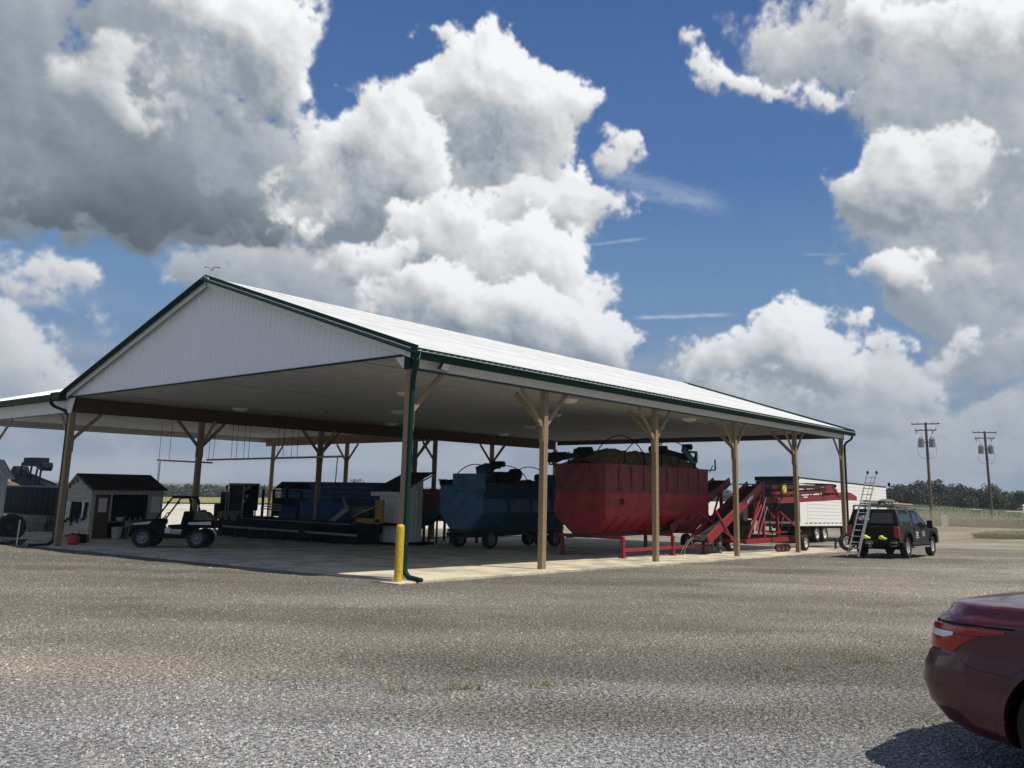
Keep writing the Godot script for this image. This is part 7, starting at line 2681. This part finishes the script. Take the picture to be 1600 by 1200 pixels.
func scatter(called: String, label: String, mesh: Mesh, m: Material, xfs: Array, cols: Array) -> void:
	var mm := MultiMesh.new()
	mm.transform_format = MultiMesh.TRANSFORM_3D
	mm.use_colors = true
	mm.mesh = mesh
	mm.instance_count = xfs.size()
	for i in xfs.size():
		mm.set_instance_transform(i, xfs[i])
		mm.set_instance_color(i, cols[i])
	var o := MultiMeshInstance3D.new()
	o.name = numbered(called)
	o.multimesh = mm
	o.material_override = m
	add_child(o)
	tag(o, label, "", "", "stuff")

func crown_mesh(sd: int, w: float, h: float, n: int, leaf: float) -> ArrayMesh:   # leaf clumps spread through an uneven crown
	var g := RandomNumberGenerator.new()
	g.seed = sd
	var lobes := []
	for i in 9:
		var a := g.randf() * TAU
		var t := g.randf()
		lobes.append([Vector3(cos(a) * w * 0.30 * g.randf(), h * (0.15 + 0.68 * t), sin(a) * w * 0.30 * g.randf()) + Vector3(cos(a), 0, sin(a)) * w * 0.14, w * (0.20 + 0.16 * g.randf())])
	var mb := MB.new()
	mb.use_col = true
	for i in n:
		var l: Array = lobes[g.randi() % 9]
		var d := Vector3(g.randfn(), g.randfn() * 0.8, g.randfn()).normalized()
		var p: Vector3 = l[0] + d * l[1] * pow(g.randf(), 0.4)
		if p.y < 0.02 * h: p.y = h * 0.05 * g.randf()
		var s := leaf * (0.6 + 0.8 * g.randf())
		var b := Basis.from_euler(Vector3(g.randf() * TAU, g.randf() * TAU, g.randf() * TAU))
		var k := 0.75 + 0.5 * g.randf()
		mb.col = Color(0.036 * k, 0.052 * k, 0.026 * k)
		var x := b.x * s
		var y := b.y * s * 0.7
		mb.tri(p - x, p + y, p + x); mb.tri(p - x, p + x, p - y)
	return mb.mesh()

func build_far() -> void:
	utility_pole("nearer tall utility pole with two grey transformers, behind the pickup", pix(1457, 826, 95), 12.0, 0.0, Vector3(0.97, 0, -0.22), 3.0, 2.3)
	utility_pole("farther utility pole with two grey transformers, right of the grey utility cabinet", pix(1552, 824, 105), 12.0, -0.15, Vector3(0.86, 0, -0.5), 2.9, 2.4)
	# cabinet on legs between the poles
	var cb := thing("utility_cabinet", "grey and white electrical cabinet on legs between the two utility poles", "cabinet", pix(1527, 824, 108), 0.55)
	var b := MB.new()
	b.box(Vector3(0, 1.45, 0), Vector3(0.95, 1.55, 0.9), Basis(), 0.03)
	put(cb, "body", b, M.grey_metal)
	var d := MB.new()
	d.box(Vector3(0.49, 1.42, 0.0), Vector3(0.04, 1.40, 0.80), Basis(), 0.01)
	put(cb, "door", d, M.white_paint)
	var rf := MB.new()
	rf.box(Vector3(0, 2.25, 0), Vector3(1.15, 0.06, 1.05), Basis(), 0.01)
	put(cb, "roof", rf, M.white_paint)
	for q in [Vector3(-0.42, 0, 0.4), Vector3(0.42, 0, 0.4), Vector3(-0.42, 0, -0.4), Vector3(0.42, 0, -0.4)]:
		var l := MB.new()
		l.bar(q + Vector3(0, -0.4, 0), q + Vector3(0, 0.7, 0), 0.08, 0.08)
		put(cb, "leg", l, M.grey_metal)
	var mt := MB.new()
	mt.box(Vector3(0.56, 1.55, -0.2), Vector3(0.12, 0.3, 0.26), Basis(), 0.03)
	put(cb, "meter", mt, M.grey_metal)
	var pp := thing("cabinet_post", "pale timber post standing left of the utility cabinet", "post", pix(1519, 824, 107))
	var pm := MB.new()
	pm.bar(Vector3(0, -0.4, 0), Vector3(0, 2.1, 0), 0.13, 0.13, Vector3.FORWARD, 0.01)
	put(pp, "shaft", pm, M.canvas)
	var pc := MB.new()
	pc.box(Vector3(0, 2.12, 0), Vector3(0.17, 0.05, 0.17), Basis(), 0.01)
	put(pp, "cap", pc, M.canvas)
	var wk := thing("white_pedestal", "small white utility pedestal right of the nearer utility pole", "pedestal", pix(1476, 822, 98), 0.3)
	var wm := MB.new()
	wm.box(Vector3(0, 0.42, 0), Vector3(0.62, 1.0, 0.5), Basis(), 0.04)
	put(wk, "body", wm, M.white_paint)
	var wl := MB.new()
	wl.prism([v2(-0.34, 0.92), v2(0.34, 0.92), v2(0.20, 1.25), v2(-0.2, 1.25)], -0.27, 0.27)
	put(wk, "cap", wl, M.white_paint)
	for q in [[1467, 1.9, "thin pale stake just right of the nearer utility pole"], [1474, 2.0, "thin pale stake rising behind the white pedestal"], [1499, 1.6, "thin pale stake halfway between the two utility poles"]]:
		var st := thing("stake", q[2], "stake", pix(q[0], 821, 100))
		var s := MB.new()
		s.bar(Vector3(0, -0.4, 0), Vector3(0.08, q[1], 0), 0.06, 0.06)
		put(st, "rod", s, M.canvas)
		var s2 := MB.new()
		s2.box(Vector3(0.08, q[1] + 0.03, 0), Vector3(0.09, 0.08, 0.09), Basis(), 0.01)
		put(st, "cap", s2, M.white_paint)
	var pg := thing("pipe_barrier", "long pale pipe barrier beside the nearer utility pole", "barrier")
	var a0 := pix(1405, 818, 104)
	var a1 := pix(1456, 819, 99)
	var pgm := MB.new()
	pgm.cyl(a0 + Vector3(0, 1.9, 0), a1 + Vector3(0, 1.72, 0), 0.13, 0.13, 10)
	put(pg, "pipe", pgm, M.alu)
	for t in [0.05, 0.5, 0.95]:
		var q: Vector3 = a0.lerp(a1, t)
		var s := MB.new()
		s.bar(q + Vector3(0, -0.5, 0), q + Vector3(0, 1.8, 0), 0.08, 0.08)
		put(pg, "support", s, M.grey_metal)
	# crop field to the right: soil sheet and rows of leafy plants
	var r := RandomNumberGenerator.new()
	r.seed = 6
	var e0 := pix(1380, 822, 102)
	var e1 := pix(1760, 829, 92)
	var along := Vector3(e1.x - e0.x, 0, e1.z - e0.z)
	var deep := Vector3(-0.42, 0, -0.907)
	var fm := MB.new()
	var c0 := e0 - along * 0.6
	var c1 := e1 + along * 0.2
	var far := 165.0
	var fp := [c0, c1, c1 + deep * far, c0 + deep * far]
	var lift := func(p: Vector3) -> Vector3: return Vector3(p.x, gy(p.x, p.z) + 0.10, p.z)
	for i in 12:
		for j in 12:
			var q := []
			for k in [[i, j], [i + 1, j], [i + 1, j + 1], [i, j + 1]]:
				q.append(lift.call(c0.lerp(c1, k[0] / 12.0) + deep * far * (k[1] / 12.0)))
			fm.quad(q[0], q[1], q[2], q[3])
	var cf := struct_("crop_field", fm, M.crop_soil)
	var xf := []
	var cols := []
	for i in 15000:
		var u := r.randf()
		var v := pow(r.randf(), 1.9)
		var p: Vector3 = c0.lerp(c1, u) + deep * far * v
		# rows
		var row := 0.76
		var t := p.dot(deep)
		p += deep * (round(t / row) * row - t) * 0.85
		var s := (0.75 + 0.4 * r.randf()) * (1.0 + v * 0.5)
		xf.append(Transform3D(Basis(Vector3.UP, r.randf() * TAU).scaled(Vector3(s * 1.5, s, s * 1.5)), Vector3(p.x, gy(p.x, p.z) + 0.05, p.z)))
		var k := 0.75 + 0.5 * r.randf()
		var dry := 0.3 * r.randf()
		cols.append(Color((0.066 + dry * 0.08) * k, (0.105 + dry * 0.04) * k, 0.036 * k))
	scatter("crop_leaves", "rows of leafy green crop in the field beyond the lane", leaf_tuft(4, 11, 0.85), M.leaf, xf, cols)
	# verge of grass at the right edge and tufts on the yard
	xf = []; cols = []
	for i in 2600:
		var p := pix(1560 + r.randf() * 150.0, 834, 74.0)
		p = Vector3(p.x + (r.randf() - 0.5) * 2.0, 0, p.z + (r.randf() - 0.3) * 9.0)
		xf.append(Transform3D(Basis(Vector3.UP, r.randf() * TAU).scaled(Vector3(1.6, 0.34 + 0.2 * r.randf(), 1.6)), ground(p.x, p.z)))
		var k := 0.7 + 0.6 * r.randf()
		cols.append(Color(0.085 * k, 0.115 * k, 0.040 * k))
	scatter("grass", "low grass verge at the right edge beside the lane", leaf_tuft(9, 12, 0.8), M.leaf, xf, cols)
	xf = []; cols = []
	for spot in [[620, 1078, 24, 26], [730, 1074, 40, 60], [680, 1078, 50, 30], [840, 1072, 30, 60], [900, 1070, 26, 20], [735, 1044, 14, 14], [1190, 1050, 12, 10], [1240, 1045, 14, 30], [1330, 1034, 26, 40], [1370, 1030, 26, 40], [1375, 1005, 10, 10], [1350, 990, 12, 10], [1290, 1040, 30, 14], [990, 1062, 60, 10]]:
		for i in spot[3]:
			var px: float = spot[0] + r.randfn() * spot[2] * 0.6
			var py: float = spot[1] + r.randfn() * 3.5
			var dr := cam_basis * Vector3((px - PP.x) / FOCAL, -(py - PP.y) / FOCAL, -1.0)
			var t := (0.0128 * CAM.x + 0.0203 * CAM.z - CAM.y) / (dr.y - 0.0128 * dr.x - 0.0203 * dr.z)
			var p := CAM + dr * t
			var s := 0.016 + 0.030 * r.randf()
			xf.append(Transform3D(Basis(Vector3.UP, r.randf() * TAU).scaled(Vector3(s * 1.3, s, s * 1.3)), ground(p.x, p.z) - Vector3(0, 0.012, 0)))
			var k := 0.8 + 0.5 * r.randf()
			var dry := r.randf()
			cols.append(Color(lerpf(0.11, 0.26, dry) * k, lerpf(0.13, 0.21, dry) * k, lerpf(0.045, 0.10, dry) * k))
	scatter("weeds", "thin tufts of weeds growing through the gravel", leaf_tuft(12, 12, 1.0), M.leaf, xf, cols)
	# woods across the field: single trees along the edge
	var protos := []
	for i in 5:
		var t := thing("field_tree", "dark green tree in the wood across the crop field", "tree", Vector3.ZERO, 0.0, "trees across the crop field")
		put_mesh(t, "crown", crown_mesh(30 + i, 8.0, 6.4 + i * 0.4, 3000, 0.30), M.leaf)
		var tr := MB.new()
		tr.cyl(Vector3(0, -0.6, 0), Vector3(0.1, 4.2, 0), 0.24, 0.10, 8)
		for k in 5:
			var a := TAU * k / 5.0 + i
			tr.cyl(Vector3(0.05, 2.0 + 0.3 * k, 0), Vector3(cos(a) * 2.0, 4.0 + 0.3 * k, sin(a) * 2.0), 0.09, 0.03, 6)
		put(t, "trunk", tr, M.bark)
		protos.append(t)
	var n := 0
	for row in 2:
		for i in 30 - row * 8:
			var px := 1372.0 + i * (7.4 + row * 2.4) + (r.randf() - 0.5) * 4.0
			var p := pix(px, 795, 236.0 + row * 12.0 + r.randf() * 9.0)
			p.y = gy(p.x, p.z) - 0.1
			var s := (0.56 + 0.40 * r.randf()) * (1.0 if px < 1560.0 else 0.72)
			if px > 1440 and px < 1530: s *= 1.08
			var o: Node3D
			if n < 5: o = protos[n]
			else:
				o = dup(protos[n % 5], p, r.randf() * TAU, "", "field_tree")
			o.position = p
			o.rotation.y = r.randf() * TAU
			o.scale = Vector3(s * (0.85 + 0.4 * r.randf()), s * (0.85 + 0.35 * r.randf()), s)
			n += 1
	var sg := dup(protos[1], Vector3.ZERO, 1.0, "lone round tree rising over the long navy hopper", "lone_tree")
	sg.remove_meta("group")
	sg.position = Vector3(-146.0, -2.2, -118.0)
	sg.scale = Vector3(0.62, 0.82, 0.62)
	# far woods that read as one mass
	var clump := crown_mesh(50, 10.0, 6.0, 420, 0.75)
	xf = []; cols = []
	for i in 330:
		var px := -120.0 + 800.0 * r.randf()
		var p := pix(px, 772, 480.0 + 60.0 * r.randf())
		var s := 0.75 + 0.5 * r.randf()
		xf.append(Transform3D(Basis(Vector3.UP, r.randf() * TAU).scaled(Vector3(s * 1.3, s, s * 1.3)), Vector3(p.x, gy(p.x, p.z) - 0.5, p.z)))
		cols.append(Color(1, 1, 1))
	for i in 260:
		var px := 660.0 + 1200.0 * r.randf()
		var p := pix(px, 785, 520.0 + 80.0 * r.randf())
		var s := 0.75 + 0.5 * r.randf()
		xf.append(Transform3D(Basis(Vector3.UP, r.randf() * TAU).scaled(Vector3(s * 1.3, s, s * 1.3)), Vector3(p.x, gy(p.x, p.z) - 0.5, p.z)))
		cols.append(Color(1, 1, 1))
	scatter("woods", "far belt of dark woods along the horizon", clump, M.leaf, xf, cols)
	# field behind the barn on the left
	var lf := MB.new()
	var la := pix(-160, 790, 215)
	var lb := pix(900, 798, 190)
	for i in 14:
		for j in 8:
			var q := []
			for k in [[i, j], [i + 1, j], [i + 1, j + 1], [i, j + 1]]:
				var s0 := la.lerp(lb, k[0] / 14.0)
				var away := Vector3(s0.x - CAM.x, 0, s0.z - CAM.z).normalized()
				var p: Vector3 = s0 + away * (270.0 * k[1] / 8.0)
				q.append(Vector3(p.x, gy(p.x, p.z) + 0.3, p.z))
			lf.quad(q[0], q[1], q[2], q[3])
	struct_("far_field", lf, M.dry_crop)
	# dust hanging over the lane where a vehicle has passed
	for q in [[1505.0, 818.0, 88.0, Vector3(24, 3.4, 12), 0.028], [1470.0, 830.0, 62.0, Vector3(16, 3.0, 14), 0.030]]:
		var fv := FogVolume.new()
		fv.name = numbered("dust")
		fv.shape = RenderingServer.FOG_VOLUME_SHAPE_ELLIPSOID
		fv.size = q[3]
		add_child(fv)
		fv.position = pix(q[0], q[1], q[2])
		var fm2 := FogMaterial.new()
		fm2.density = q[4]
		fm2.albedo = Color(0.90, 0.85, 0.76)
		fm2.edge_fade = 0.6
		fv.material = fm2
		tag(fv, "pale dust hanging over the lane", "", "", "stuff")

func setup() -> void:
	rng.seed = 4
	var cam := Camera3D.new()
	cam.name = "camera"
	add_child(cam)
	cam.position = CAM
	cam_basis = Basis.from_euler(Vector3(PITCH, YAW, ROLL))
	cam.basis = cam_basis
	cam.near = 0.1
	cam.far = 3000.0
	cam.projection = Camera3D.PROJECTION_FRUSTUM
	cam.size = 0.1 * 1200.0 / FOCAL
	cam.frustum_offset = Vector2((800.0 - PP.x) / FOCAL * 0.1, -(600.0 - PP.y) / FOCAL * 0.1)
	cam.current = true
	var env := Environment.new()
	env.background_mode = Environment.BG_SKY
	env.sky = build_sky()
	env.background_energy_multiplier = 0.87
	env.tonemap_mode = Environment.TONE_MAPPER_LINEAR
	env.tonemap_exposure = 1.15
	env.sdfgi_enabled = true
	env.ssao_enabled = true
	env.ssil_enabled = true
	env.volumetric_fog_enabled = true
	env.volumetric_fog_density = 0.0
	env.fog_enabled = true
	env.fog_density = 0.00022
	env.fog_light_color = Color(0.72, 0.77, 0.83)
	var we := WorldEnvironment.new()
	we.name = "world_environment"
	we.environment = env
	add_child(we)
	var sun := DirectionalLight3D.new()
	sun.name = "sun"
	add_child(sun)
	sun.look_at_from_position(-SUN_TRAVEL * 50.0, Vector3.ZERO, Vector3(0, 0, 1))
	sun.light_energy = 1.45
	sun.light_color = Color(1.0, 0.955, 0.88)
	sun.light_angular_distance = 0.53
	sun.shadow_enabled = true

func _ready() -> void:
	setup()
	build_materials()
	build_ground()
	build_barn()
	build_hoppers()
	build_grader()
	build_loader()
	build_trailer()
	build_truck()
	build_sedan()
	build_utv()
	build_small()
	build_far()
